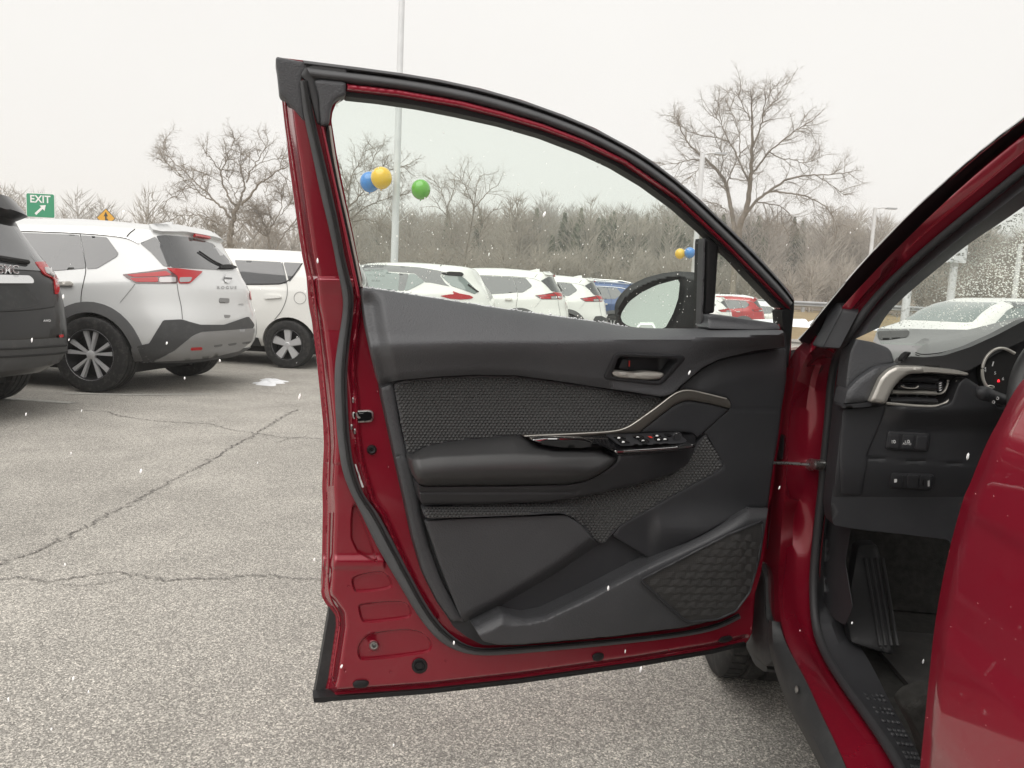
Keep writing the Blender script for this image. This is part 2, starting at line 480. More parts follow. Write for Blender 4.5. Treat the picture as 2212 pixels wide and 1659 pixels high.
def glass_mat(name, tint, refl=1.0, haze=0.0):
    m, nd, ln, b = new_mat(name); nd.remove(b)
    out = nd['Material Output']
    tr = nd.new('ShaderNodeBsdfTransparent'); tr.inputs['Color'].default_value = (*tint, 1)
    gl = nd.new('ShaderNodeBsdfGlossy'); gl.inputs['Roughness'].default_value = .01
    lw = nd.new('ShaderNodeFresnel'); lw.inputs['IOR'].default_value = 1.45
    ml = nd.new('ShaderNodeMath'); ml.operation = 'MULTIPLY'; ml.inputs[1].default_value = refl
    mx = nd.new('ShaderNodeMixShader')
    ln.new(lw.outputs[0], ml.inputs[0]); ln.new(ml.outputs[0], mx.inputs[0]); ln.new(tr.outputs[0], mx.inputs[1]); ln.new(gl.outputs[0], mx.inputs[2])
    last = mx.outputs[0]
    if haze:
        df = nd.new('ShaderNodeBsdfDiffuse'); df.inputs['Color'].default_value = (.8, .82, .8, 1)
        no = nd.new('ShaderNodeTexNoise'); no.inputs['Scale'].default_value = 6; no.inputs['Detail'].default_value = 6
        tc = nd.new('ShaderNodeTexCoord'); ln.new(tc.outputs['Object'], no.inputs['Vector'])
        mr = nd.new('ShaderNodeMapRange'); mr.inputs['From Min'].default_value = .3; mr.inputs['From Max'].default_value = .75
        mr.inputs['To Min'].default_value = haze * .5; mr.inputs['To Max'].default_value = haze * 1.5
        ln.new(no.outputs['Fac'], mr.inputs['Value'])
        m2 = nd.new('ShaderNodeMixShader'); ln.new(mr.outputs[0], m2.inputs[0]); ln.new(last, m2.inputs[1]); ln.new(df.outputs[0], m2.inputs[2]); last = m2.outputs[0]
    ln.new(last, out.inputs[0])
    return m
M_GLASS = glass_mat('door_glass', (.925, .985, .945), .5, .035)
M_WSCREEN = glass_mat('windscreen_glass', (.93, .975, .945), .4, .07)
M_LENS = glass_mat('gauge_lens', (.97, .97, .97), .35)

GR_ROT = -R_(17.3)
def grille_mat():
    m, nd, ln, b = new_mat('speaker_mesh')
    tc = nd.new('ShaderNodeTexCoord'); mp = nd.new('ShaderNodeMapping')
    mp.inputs['Rotation'].default_value = (0, 0, GR_ROT)
    v = nd.new('ShaderNodeTexVoronoi'); v.feature = 'F1'; v.inputs['Scale'].default_value = 230; v.inputs['Randomness'].default_value = .0
    r = nd.new('ShaderNodeValToRGB'); r.color_ramp.elements[0].position = .30; r.color_ramp.elements[0].color = (.024, .023, .022, 1)
    r.color_ramp.elements[1].position = .42; r.color_ramp.elements[1].color = (.040, .039, .038, 1)
    no = nd.new('ShaderNodeTexNoise'); no.inputs['Scale'].default_value = 38; no.inputs['Detail'].default_value = 1
    mx = nd.new('ShaderNodeMix'); mx.data_type = 'RGBA'; mx.blend_type = 'MULTIPLY'; mx.inputs[0].default_value = .7
    ln.new(tc.outputs['Object'], mp.inputs['Vector']); ln.new(mp.outputs[0], v.inputs['Vector']); ln.new(v.outputs['Distance'], r.inputs['Fac'])
    ln.new(tc.outputs['Object'], no.inputs['Vector'])
    rr = nd.new('ShaderNodeMapRange'); rr.inputs['From Min'].default_value = .35; rr.inputs['From Max'].default_value = .65; rr.inputs['To Min'].default_value = .88; rr.inputs['To Max'].default_value = 1.12
    ln.new(no.outputs['Fac'], rr.inputs['Value'])
    ln.new(r.outputs['Color'], mx.inputs[6]); ln.new(rr.outputs[0], mx.inputs[7]); ln.new(mx.outputs[2], b.inputs['Base Color'])
    b.inputs['Roughness'].default_value = .6
    bp = nd.new('ShaderNodeBump'); bp.inputs['Strength'].default_value = .1; bp.inputs['Distance'].default_value = .005
    ln.new(no.outputs['Fac'], bp.inputs['Height']); ln.new(bp.outputs[0], b.inputs['Normal'])
    return m
M_GRILLE = grille_mat()

def asphalt_mat():
    m, nd, ln, b = new_mat('weathered_asphalt')
    tc = nd.new('ShaderNodeTexCoord')
    v1 = nd.new('ShaderNodeTexVoronoi'); v1.inputs['Scale'].default_value = 250; v1.inputs['Randomness'].default_value = 1
    v2 = nd.new('ShaderNodeTexVoronoi'); v2.inputs['Scale'].default_value = 420
    sp = nd.new('ShaderNodeSeparateColor'); sp2 = nd.new('ShaderNodeSeparateColor')
    r1 = nd.new('ShaderNodeValToRGB'); e = r1.color_ramp.elements
    e[0].position = .0; e[0].color = (.20, .19, .172, 1); e[1].position = 1.0; e[1].color = (.66, .62, .555, 1)
    x = r1.color_ramp.elements.new(.38); x.color = (.285, .27, .246, 1)
    x = r1.color_ramp.elements.new(.72); x.color = (.41, .39, .353, 1)
    r2 = nd.new('ShaderNodeMapRange'); r2.inputs['To Min'].default_value = .6; r2.inputs['To Max'].default_value = 1.4
    mx = nd.new('ShaderNodeMix'); mx.data_type = 'RGBA'; mx.blend_type = 'MULTIPLY'; mx.inputs[0].default_value = 1
    n1 = nd.new('ShaderNodeTexNoise'); n1.inputs['Scale'].default_value = .45; n1.inputs['Detail'].default_value = 7; n1.inputs['Roughness'].default_value = .62
    r3 = nd.new('ShaderNodeMapRange'); r3.inputs['From Min'].default_value = .3; r3.inputs['From Max'].default_value = .7; r3.inputs['To Min'].default_value = .80; r3.inputs['To Max'].default_value = 1.16
    m2 = nd.new('ShaderNodeMix'); m2.data_type = 'RGBA'; m2.blend_type = 'MULTIPLY'; m2.inputs[0].default_value = 1
    for t in (v1, v2, n1): ln.new(tc.outputs['Object'], t.inputs['Vector'])
    ln.new(v1.outputs['Color'], sp.inputs[0]); ln.new(sp.outputs[0], r1.inputs['Fac'])
    ln.new(v2.outputs['Color'], sp2.inputs[0]); ln.new(sp2.outputs[1], r2.inputs['Value'])
    ln.new(r1.outputs['Color'], mx.inputs[6]); ln.new(r2.outputs[0], mx.inputs[7])
    ln.new(n1.outputs['Fac'], r3.inputs['Value']); ln.new(mx.outputs[2], m2.inputs[6]); ln.new(r3.outputs[0], m2.inputs[7])
    n2 = nd.new('ShaderNodeTexNoise'); n2.inputs['Scale'].default_value = 2.3; n2.inputs['Detail'].default_value = 6; n2.inputs['Distortion'].default_value = .6
    r4 = nd.new('ShaderNodeMapRange'); r4.inputs['From Min'].default_value = .35; r4.inputs['From Max'].default_value = .72; r4.inputs['To Min'].default_value = 1.05; r4.inputs['To Max'].default_value = .86
    m3 = nd.new('ShaderNodeMix'); m3.data_type = 'RGBA'; m3.blend_type = 'MULTIPLY'; m3.inputs[0].default_value = 1
    ln.new(tc.outputs['Object'], n2.inputs['Vector']); ln.new(n2.outputs['Fac'], r4.inputs['Value']); ln.new(m2.outputs[2], m3.inputs[6]); ln.new(r4.outputs[0], m3.inputs[7])
    ln.new(m3.outputs[2], b.inputs['Base Color'])
    b.inputs['Roughness'].default_value = .85; b.inputs['Specular IOR Level'].default_value = .35
    bp = nd.new('ShaderNodeBump'); bp.inputs['Strength'].default_value = .55; bp.inputs['Distance'].default_value = .004
    ln.new(sp.outputs[1], bp.inputs['Height']); ln.new(bp.outputs[0], b.inputs['Normal'])
    return m
M_ASPH = asphalt_mat()
M_CRACK = pmat('crack_filler', (.165, .155, .145), .9, 0, .2, var=(60, .5))
M_LINE = pmat('worn_line_paint', (.42, .41, .38), .8, 0, .3, var=(30, .35))
# ================================================================== the red crossover with its front door open
CAR_A = R_(5.0)
CF = np.array([math.sin(CAR_A), math.cos(CAR_A), 0.0])       # the car's forward
CRT = np.array([math.cos(CAR_A), -math.sin(CAR_A), 0.0])     # the car's right
D_LATCH = ground_at(690, 1515, .29); D_HINGE = ground_at(1640, 1392, .30)
_du = D_LATCH - D_HINGE; _du[2] = 0; DU = _du / np.linalg.norm(_du)
DN = np.array([DU[1], -DU[0], 0.0])
if DN @ (CAM - D_HINGE) < 0: DN = -DN
DO = Frame(D_HINGE, DN, lambda z: .20 * np.clip(z - 1.0, 0, 1))
CB = Frame(D_HINGE + .01 * CRT, -CRT, lambda z: -.5 * np.clip(z - 1.0, 0, 2))
DF = Frame(CAM + CF * 1.5, -CF)

SUV = thing('red_crossover', 'dark red crossover with its front door wide open, wet paint', 'car', tuple(np.r_[(D_HINGE + CRT * .85)[:2], 0]))

def disc_px(name, fr, c, r, prof, mat, parent, n0=0.0, sides=20, asp=1.0):
    V = []; F = []
    for rf, h in prof:
        a = np.linspace(0, 2 * math.pi, sides, endpoint=False)
        V.append(fr.pts(np.stack([c[0] + r * rf * np.cos(a) * asp, c[1] - r * rf * np.sin(a)], 1), n0 + h))
    m = len(prof)
    for j in range(m - 1):
        for i in range(sides):
            k = (i + 1) % sides
            F.append((j * sides + i, j * sides + k, (j + 1) * sides + k, (j + 1) * sides + i))
    F.append(tuple(range((m - 1) * sides, m * sides)))
    return mk(name, np.vstack(V), F, mat, parent)

def px(fr, x, y, n): return fr.pts([(x, y)], n)[0]

# ---------------- door shell (inner pressing, with its window frame)
left_edge = Q('S4', 80, 42, 65, 65, 75, 130, 95, 280, 120, 500, 160, 760, 200, 1050, 240, 1330, 270, 1470, 285, 1659) + \
    Q('R4', 165, 200, 190, 400, 205, 560, 220, 700, 225, 800, 215, 1000) + Q('S6', 165, 0, 150, 500, 138, 680, 150, 740, 195, 800, 250, 880, 255, 960, 240, 1060, 190, 1400, 150, 1555)
bottom_edge = Q('R5', 130, 938, 600, 903, 1000, 858, 1500, 788, 1830, 733, 1975, 698)
right_edge = Q('R7', 310, 1000, 340, 960, 355, 900, 360, 760, 400, 620, 430, 440, 440, 270) + Q('R6', 275, 1659, 300, 1420, 345, 1180, 362, 1000, 385, 880, 405, 760, 418, 560, 430, 300, 445, 160)
top_edge = Q('R3', 905, 1265, 880, 1225, 860, 1200, 750, 1075, 620, 940, 500, 825, 370, 700, 240, 590, 110, 490, 0, 418) + \
    Q('R2', 1650, 435, 1500, 372, 1300, 300, 1100, 243, 900, 200, 720, 170, 500, 140, 300, 115, 118, 93)
opening = Q('R2', 375, 400, 380, 360, 400, 310, 450, 278, 600, 296, 800, 325, 1000, 365, 1200, 410, 1400, 468, 1600, 545, 1750, 615, 1900, 705, 2050, 815, 2180, 930) + \
    Q('S2', 1300, 35, 1450, 165, 1600, 330, 1800, 540, 1900, 640, 1895, 770) + [(1684, 716), (1514, 716), (1400, 716)] + \
    Q('S1', 2212, 730, 1800, 680, 1500, 635, 1200, 595, 900, 545, 600, 500, 300, 450, 110, 435) + Q('R2', 520, 1150, 480, 950, 440, 760, 400, 560)
LE = np.array(left_edge); BE = np.array(bottom_edge)
REC = [chaikin(Q('S6', 375, 590, 400, 545, 600, 503, 680, 530, 725, 620, 700, 668, 430, 697, 395, 672), 2),
       chaikin(Q('S6', 430, 800, 450, 775, 800, 743, 872, 805, 875, 880, 845, 907, 490, 948, 455, 915), 2),
       chaikin(Q('S6', 470, 1060, 540, 1010, 920, 970, 1050, 1090, 1035, 1160, 1000, 1192, 480, 1255, 432, 1225, 425, 1130), 2),
       chaikin(Q('S6', 372, 10, 420, -60, 600, 430, 590, 455, 372, 335), 1)]
REC = [resample(r, step=3.0) for r in REC]
CONS = REC + [resample(offset_poly(r, 5.0), step=3.0) for r in REC] + [resample(offset_poly(r, 2.5), step=3.0) for r in REC]
def shell_h(x, y, d):
    P = np.stack([x, y], 1)
    dl = dist_poly(P, LE, False); db = dist_poly(P, BE, False)
    h = -.035 * (1 - sstep(7, 26, dl)) - .018 * (1 - sstep(9, 20, db))
    h -= .012 * (1 - sstep(4, 9, dl))
    for i, rc in enumerate(REC):
        ins = inside(P, rc); dd = dist_poly(P, rc)
        h -= np.where(ins, sstep(0, 5, dd), 0) * (.008 if i < 3 else .014)
    # raised ring for the lower bumper, waist fold below the window
    h += .010 * (1 - sstep(4, 12, np.hypot(x - 807, y - 1395)))
    h += .006 * sstep(1195, 1215, y) * (1 - sstep(1222, 1232, y)) * (x < 830)
    h += .010 * sstep(596, 604, y) * (x < 765) * (y < 1000) * (1 - .6 * sstep(604, 640, y))
    # jamb rib beside the weatherstrip
    rib = np.array(Q('S5', 420, 40, 395, 300, 370, 600, 395, 850, 400, 1050, 430, 1300, 520, 1600) + Q('S6', 640, 60, 760, 330, 900, 640, 1060, 900))
    h += .012 * (1 - sstep(0, 10, dist_poly(P, rib, False)))
    return h
shell_outline = left_edge + bottom_edge + right_edge + top_edge
under_trim = Q('R4', 440, 130, 480, 340, 530, 560, 600, 860, 650, 1060, 690, 1250, 740, 1400, 830, 1570) + Q('R5', 790, 655, 870, 685, 1000, 680, 1400, 645, 1700, 608, 1840, 575, 1930, 515, 1970, 460, 2010, 330, 2040, 130, 2050, 0) + [(1660, 990), (1672, 900), (1680, 760), (1650, 735), (1400, 730), (1200, 712), (1000, 684), (860, 662), (815, 655)]
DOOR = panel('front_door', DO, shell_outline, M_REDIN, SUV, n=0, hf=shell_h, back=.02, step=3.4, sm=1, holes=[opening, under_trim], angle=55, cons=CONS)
tag(DOOR, 'open front door showing its black inner trim, dark red')
D = DOOR
# outer skin behind, folded round the edge
skin = Q('S4', 100, 330, 150, 760, 190, 1050, 230, 1330, 260, 1470, 275, 1659) + Q('R4', 158, 200, 182, 400, 198, 560, 212, 700, 216, 800, 207, 1000) + \
    Q('S6', 148, 0, 140, 500, 134, 600, 132, 690, 146, 745, 190, 806, 205, 870) + [(713, 1335), (712, 1505)] + [(p[0], p[1] + 3) for p in bottom_edge] + [(1640, 1340), (1655, 1200), (1670, 1050), (1690, 900), (1700, 740), (1600, 735), (1300, 725), (1000, 690), (800, 655), (745, 640)] + \
    [(720, 480), (690, 330), (672, 230)]
panel('outer_skin', DO, skin, M_RED, D, n=-.062, back=.012, step=14, sm=1)
# black lower cladding that shows below and behind the trailing corner
panel('lower_cladding', DO, Q('S6', 196, 800, 290, 880, 300, 960, 250, 1400, 190, 1590, 68, 1592, 125, 1290, 195, 880), M_CLAD, D, n=-.05, back=.03, step=8, sm=1)
panel('bottom_seal', DO, [(p[0], p[1] - 1) for p in Q('R5', 92, 942, 130, 938, 600, 903, 1000, 858, 1500, 788, 1830, 733, 1975, 698)] + Q('R5', 1980, 708, 1830, 746, 1500, 803, 1000, 874, 600, 920, 130, 956, 95, 960), M_RUBD, D, n=-.012, back=.03, step=8, sm=0)

# ---------------- frame top: moulding + sealing lip, red strip stays visible, run channels
red_top = Q('R2', 450, 222, 700, 250, 1000, 303, 1200, 355, 1400, 415, 1600, 492, 1800, 590, 2000, 730) + Q('R3', 250, 692, 400, 832, 550, 977, 700, 1130, 820, 1252, 880, 1318)
red_bot = Q('R2', 450, 250, 700, 278, 1000, 331, 1200, 381, 1400, 440, 1600, 514, 1800, 609, 2000, 744) + Q('R3', 250, 704, 400, 842, 550, 986, 700, 1138, 820, 1259, 890, 1328)
TOPC = np.array(top_edge); RTC = np.array(red_top)
def mould_h(x, y, d):
    P = np.stack([x, y], 1); a = dist_poly(P, TOPC, False); b = dist_poly(P, RTC, False); t = a / (a + b + 1e-6)
    return .004 + .007 * np.exp(-((t - .13) / .09) ** 2) - .007 * np.exp(-((t - .30) / .06) ** 2) + .016 * np.sin(np.pi * np.clip((t - .34) / .62, 0, 1)) ** .6
mo = top_edge[::-1] + Q('R3', 908, 1300, 890, 1330) + red_top[::-1] + Q('R2', 440, 215, 330, 205, 240, 235, 225, 230, 225, 175, 240, 150, 118, 105)
oc_ = curve_px(Q('R2', 236, 107, 300, 115, 500, 140, 720, 170, 900, 200, 1100, 243, 1300, 300, 1500, 372, 1650, 435) + Q('R3', 0, 418, 110, 490, 240, 590, 370, 700, 500, 825, 620, 940, 750, 1075, 860, 1200, 905, 1268), 200, 2)
ic_ = curve_px(Q('R2', 285, 200, 330, 208, 440, 219) + red_top, 200, 2)
def mh_t(t): return .008 + .007 * math.exp(-((t - .13) / .09) ** 2) - .007 * math.exp(-((t - .30) / .06) ** 2) + .016 * math.sin(math.pi * min(max((t - .34) / .62, 0), 1)) ** .6
mrows = [DO.pts(oc_, -.03)]
for t in (0, .05, .1, .15, .2, .25, .3, .34, .37, .41, .46, .53, .61, .69, .77, .85, .91, .95, 1.0): mrows.append(DO.pts(oc_ * (1 - t) + ic_ * t, mh_t(t)))
mrows.append(DO.pts(ic_, -.01))
strip('frame_moulding', mrows, M_RUB, D, n=200, angle=70)
panel('corner_seal', DO, Q('S4', 222, 160, 250, 110, 330, 82, 420, 92, 525, 105, 525, 215, 345, 190, 314, 200, 338, 300, 352, 480, 330, 470, 285, 300, 262, 205), M_RUB, D, n=.012, back=.03, step=5, sm=1, rim=.004, rimw=4)
panel('corner_cover', DO, Q('S4', 62, 38, 215, 68, 330, 84, 240, 150, 225, 200, 240, 330, 247, 462, 120, 312, 84, 284, 70, 140, 58, 66), M_TRIM, D, n=.006, back=.03, step=6, sm=1, rim=.003)
panel('inner_corner_cover', DO, Q('S4', 308, 196, 345, 184, 500, 200, 522, 210, 519, 292, 460, 318, 430, 350, 418, 400, 408, 482, 352, 490, 338, 300), M_TRIM, D, n=.022, back=.03, step=5, sm=1, rim=.008, rimw=7)
panel('frame_flange', DO, red_top + red_bot[::-1], M_RED, D, n=.020, back=.02, step=2.6, sm=0, hf=lambda x, y, d: -.003 + .004 * np.sqrt(np.clip(d / 3.0, 0, 1)))
panel('frame_flange', DO, Q('S4', 352, 492, 372, 490, 430, 760, 500, 1080, 560, 1350, 615, 1610, 590, 1612, 535, 1360, 478, 1090, 410, 770), M_RED, D, n=.012, back=.02, step=3, sm=0, rim=.004, rimw=3)
# run channel under the red strip and down the rear of the glass
oc_top = Q('R2', 440, 282, 600, 299, 800, 328, 1000, 368, 1200, 413, 1400, 471, 1600, 548, 1750, 618, 1900, 708, 2050, 818, 2180, 933) + Q('S2', 1300, 38, 1450, 168, 1600, 333, 1800, 543, 1900, 643)
panel('run_channel', DO, red_bot + oc_top[::-1], M_RUBD, D, n=.006, back=.03, step=5, sm=1)
panel('run_channel', DO, Q('S4', 385, 490, 410, 484, 430, 640, 470, 860, 530, 1120, 590, 1400, 632, 1600, 610, 1602, 560, 1400, 500, 1130, 440, 860, 400, 640), M_RUBD, D, n=.004, back=.03, step=5, sm=0)
tube('channel_edge', DO.pts(curve_px(Q('S4', 412, 490, 432, 640, 472, 860, 532, 1120, 590, 1390, 618, 1540), 40), .006), .0022, M_SILV, D, 6)
panel('front_seal', DO, Q('R3', 830, 1330, 880, 1318, 905, 1270, 905, 1330, 880, 1570, 870, 1659, 850, 1659, 845, 1450, 835, 1400), M_RUBD, D, n=.012, back=.03, step=5, sm=1, rim=.004)
# long weatherstrip down the latch side and along the bottom
wl_ = Q('S4', 215, 190, 240, 420, 290, 640, 350, 930, 400, 1130, 440, 1310, 465, 1450) + Q('S5', 290, 0, 300, 150, 260, 400, 232, 600, 235, 800, 245, 1000, 265, 1200, 295, 1400, 360, 1560) + \
    Q('S6', 440, 0, 520, 170, 620, 370, 760, 600, 900, 840, 1000, 980, 1100, 1090, 1200, 1150, 1300, 1185, 1452, 1205) + Q('R5', 1000, 742, 1400, 707, 1700, 672, 1850, 642, 1950, 592)
wr_ = Q('S4', 268, 200, 300, 400, 360, 640, 440, 980, 480, 1170, 505, 1320, 535, 1450) + Q('S5', 380, 0, 365, 200, 330, 450, 320, 650, 325, 850, 335, 1050, 355, 1250, 390, 1400, 450, 1560) + \
    Q('S6', 570, 0, 640, 120, 740, 310, 860, 545, 980, 770, 1080, 920, 1170, 1015, 1260, 1085, 1350, 1130, 1452, 1152) + Q('R5', 1000, 715, 1400, 683, 1700, 650, 1850, 618, 1945, 570)
WLp, WRp = curve_px(wl_, 110, 2), curve_px(wr_, 110, 2)
WC = (WLp + WRp) / 2
whw = np.linalg.norm(WLp - WRp, axis=1) / 2
c3 = DO.pts(WC, .010); e3 = DO.pts(WLp, .010)
tube('weatherstrip', c3, np.linalg.norm(c3 - e3, axis=1), M_RUB, D, 12, N=DN, flat=.8, angle=80)
lip = DO.pts(WLp * .30 + WRp * .70, .021)
tube('weatherstrip_lip', lip, .0035, M_RUBD, D, 6, N=DN)
for i in range(8, 108, 9):
    p = WLp[i] * .42 + WRp[i] * .58
    disc_px('vent_hole', DO, p, 1.6, [(1.2, 0), (1, .0012)], M_RUBD, D, n0=.0275, sides=8)
tm = np.array(top_edge[::-1])
for f in np.linspace(.06, .97, 9):
    i = f * (len(RTC) - 1); k = int(i); p = RTC[k] * (1 - (i - k)) + RTC[min(k + 1, len(RTC) - 1)] * (i - k)
    disc_px('vent_hole', DO, (p[0] + 4, p[1] - 7), 1.5, [(1.2, -.004), (1, .0)], M_RUBD, D, n0=.0225, sides=8)

# ---------------- glass
main_gl = Q('R2', 365, 380, 375, 310, 440, 262, 600, 280, 800, 312, 1000, 352, 1200, 397, 1400, 455, 1600, 532, 1750, 602, 1900, 692, 2050, 802, 2200, 930) + [(1535, 525), (1527, 722), (1400, 722)] + \
    Q('S1', 2212, 740, 1800, 690, 1500, 645, 1200, 605, 900, 555, 600, 510, 300, 460, 100, 445) + Q('R2', 500, 1150, 460, 950, 420, 760, 380, 560)
WG = panel('window_glass', DO, main_gl, M_GLASS, D, n=-.012, back=.004, step=40, sm=1)
quarter = Q('S2', 1285, 5, 1450, 150, 1600, 312, 1800, 522, 1912, 640, 1905, 800, 1250, 700)
panel('quarter_glass', DO, quarter, M_GLASS, D, n=-.006, back=.004, step=30, sm=1)
panel('division_bar', DO, Q('S2', 1152, 850, 1175, 0, 1182, -40, 1290, 15, 1300, 35, 1258, 690, 1195, 705, 1190, 850), M_RUBD, D, n=.002, back=.04, step=6, sm=0, rim=.006, rimw=5,
      hf=lambda x, y, d: -.006 * np.exp(-((x - (1527 - (y - 521) * .028)) / 2.0) ** 2))
panel('division_bar_lip', DO, Q('S2', 1128, 850, 1155, 0, 1165, -30, 1172, -20, 1146, 850), M_RUB, D, n=.006, back=.02, step=6, sm=0)
qs = Q('S2', 1190, 715, 1250, 702, 1400, 722, 1870, 795, 1908, 855, 1700, 862, 1190, 852)
panel('quarter_sill', DO, qs, M_TRIM, D, n=.03, back=.04, step=5, sm=1, rim=.01, rimw=7, hf=lambda x, y, d: .018 * sstep(0, 22, y - (690 + (x - 1530) * .09)))
# maker's etching on the glass (mirrored, as seen from inside)
def etch(bodies, x, y, hpx, n):
    for k, (b, s) in enumerate(bodies):
        V, F = text_vf(b, 1.0)
        o = px(DO, x, y + k * hpx * 1.25, n); sc_ = np.linalg.norm(px(DO, x, y + hpx, n) - px(DO, x, y, n)) * s
        V = V * sc_; V[:, 0] *= -1
        mk('glass_etching', place(V, o, -DU, (0, 0, 1), DN), [f[::-1] for f in F], M_ETCH, D, smooth=False)
etch([('TOYOTA', 1.3), ('TEMPERED', .8), ('AS2 M20 DOT', .7), ('43R-00', .7)], 812, 573, 9, -.010)
etch([('TOYOTA', 1.2), ('TEMPERED', .7), ('AS2 DOT', .7)], 1568, 636, 6.5, -.004)
# droplets and snow grains on the panes
def pts_in(poly, k, seed):
    g = np.random.default_rng(seed); poly = np.asarray(poly); lo, hi = poly.min(0), poly.max(0); out = []
    while len(out) < k:
        p = lo + g.random((k * 2, 2)) * (hi - lo); p = p[inside(p, poly)]; out += p.tolist()
    return np.array(out[:k])
dp = pts_in(main_gl, 620, 3); w = rng.random(len(dp)) < np.clip((dp[:, 1] - 250) / 350, .05, 1); dp = dp[w]
pos = DO.pts(dp, -.0105); s = np.clip(rng.lognormal(-7.35, .38, len(pos)), .0003, .0013)
tag(scatter('water_drops', ICO1, pos, np.stack([s, s * .5, s * rng.uniform(1, 1.7, len(s))], 1), M_DROP, D), kind='stuff')
dq = pts_in(quarter, 70, 4); s = np.clip(rng.lognormal(-7.4, .35, len(dq)), .0003, .0012)
tag(scatter('water_drops', ICO1, DO.pts(dq, -.005), np.stack([s, s * .5, s], 1), M_DROP, D), kind='stuff')
belt = Q('S1', 100, 400, 300, 425, 600, 475, 900, 520, 1200, 570, 1500, 610, 1800, 655, 2212, 710) + Q('S2', 300, 810, 420, 825)
bc = curve_px(belt, 420, 1); bc = bc + rng.normal(0, 1, bc.shape) * [1, 1.1]
s = rng.uniform(.0006, .0019, len(bc))
tag(scatter('snow_grains', ICO1, DO.pts(bc, -.004), np.stack([s * 1.5, s, s], 1), M_SNOW, D), kind='stuff')

# ---------------- inner trim
trim_left = Q('R4', 400, 60, 400, 95, 420, 230, 450, 370, 485, 520, 490, 560, 550, 840, 600, 1060, 640, 1250, 690, 1420, 760, 1560, 830, 1659)
trim_bot = Q('R5', 700, 625, 760, 672, 830, 708, 1000, 708, 1400, 672, 1700, 634, 1850, 600, 1960, 532, 2000, 470, 2040, 330, 2070, 130, 2085, 0)
trim_right = Q('R6', 285, 1420, 325, 1180, 345, 1000, 365, 890, 383, 760, 392, 560, 375, 400) + [(1690, 713)]
trim_top = [(1514, 711)] + Q('S2', 850, 850, 620, 845, 420, 825, 300, 812) + Q('S1', 2212, 710, 1800, 657, 1500, 612, 1200, 571, 900, 521, 600, 476, 300, 427, 100, 402)
base_o = trim_left + trim_bot + trim_right + trim_top
TL = np.array(trim_left)
panel('trim_backing', DO, base_o, M_TRIMD, D, n=.016, back=.016, step=9, sm=1)
low_b = Q('R4', 485, 518, 540, 495, 600, 485, 800, 468, 950, 462, 1150, 465, 1300, 485, 1500, 515, 1700, 545, 1850, 568, 1900, 555, 1960, 500, 2050, 425, 2130, 385, 2212, 365) + Q('R6', 150, 545, 370, 522)
LB = np.array(low_b); TT = np.array(trim_top); TTs = TT[np.argsort(TT[:, 0])]; LBs = LB[np.argsort(LB[:, 0])]
CRE = np.array(Q('R4', 395, 330, 520, 312, 900, 300, 1300, 300, 1800, 290, 2212, 275) + [(1700, 718)])
def up_h(x, y, d):
    yt = np.interp(x, TTs[:, 0], TTs[:, 1]); yc = np.interp(x, CRE[:, 0], CRE[:, 1]); yl = np.interp(x, LBs[:, 0], LBs[:, 1])
    a = np.clip((y - yt) / np.maximum(yc - yt, 6), 0, 1); b = np.clip((y - yc) / np.maximum(yl - yc, 6), 0, 1)
    h = .066 * a ** .75 - .040 * sstep(.0, 1, b) - .012 * sstep(.80, 1.0, b) * (x < 1320)
    xl = np.interp(y, TL[:, 1], TL[:, 0])
    h -= .034 * (1 - sstep(16, 46, x - xl)) * sstep(620, 660, y) * .75
    h -= .012 * sstep(1560, 1690, x) * sstep(735, 760, y)
    return h
UP = Q('R4', 400, 60, 400, 95, 420, 230, 450, 370, 485, 518) + low_b[1:] + [(1695, 745), (1692, 713)] + trim_top
bez_hole = Q('S3', 880, 98, 1340, 112, 1372, 122, 1380, 140, 1215, 305, 1185, 318, 800, 278, 780, 262, 855, 112)
panel('upper_trim', DO, UP, M_TRIM, D, n=.028, hf=up_h, back=.03, rim=.004, rimw=3, step=6, sm=1, holes=[bez_hole], angle=50)
# scooped area right of the handle and the side wall below it
side = Q('R6', 375, 525, 385, 760, 365, 890, 345, 1000, 325, 1180, 285, 1420) + Q('R5', 2085, 0, 2072, 108, 1990, 110, 1800, 220, 1560, 340) + Q('R4', 1790, 1350, 1610, 1240, 1650, 1190, 1750, 1135, 1950, 1020, 2130, 925, 2150, 900, 2065, 745) + Q('S3', 1500, 755, 1755, 525, 1765, 480, 1740, 440, 1600, 405, 1450, 370, 1370, 372, 1300, 405, 1270, 435) + Q('R4', 1905, 560, 1960, 505, 2050, 430, 2130, 390, 2212, 370)
def side_h(x, y, d):
    h = -.012 * (1 - sstep(0, 60, y - np.interp(x, LBs[:, 0], LBs[:, 1]))) * sstep(1440, 1520, x)
    h += -.0035 * np.exp(-((y - 883.5) / 1.4) ** 2) * (x > 1575)
    # the elbow of the pocket lip that swells above the speaker
    h += .022 * np.exp(-(np.hypot((x - 1520) / 130, (y - 1150) / 40)) ** 2) * sstep(1395, 1430, x)
    return h
panel('side_trim', DO, side, M_TRIMD, D, n=.034, hf=side_h, back=.02, rim=.003, rimw=3, step=6, sm=1)
panel('edge_trim', DO, Q('R4', 487, 522, 545, 500, 556, 520, 585, 690, 622, 850, 640, 870, 655, 960, 680, 1080, 692, 1150, 730, 1300, 790, 1460, 870, 1610, 900, 1659, 832, 1659, 762, 1560, 692, 1420, 642, 1250, 602, 1060, 552, 840, 492, 560), M_TRIMM, D, n=.030, back=.02,
      rim=.010, rimw=9, step=5, sm=1, hf=lambda x, y, d: -.004 * np.exp(-((y - 985) / 1.5) ** 2))

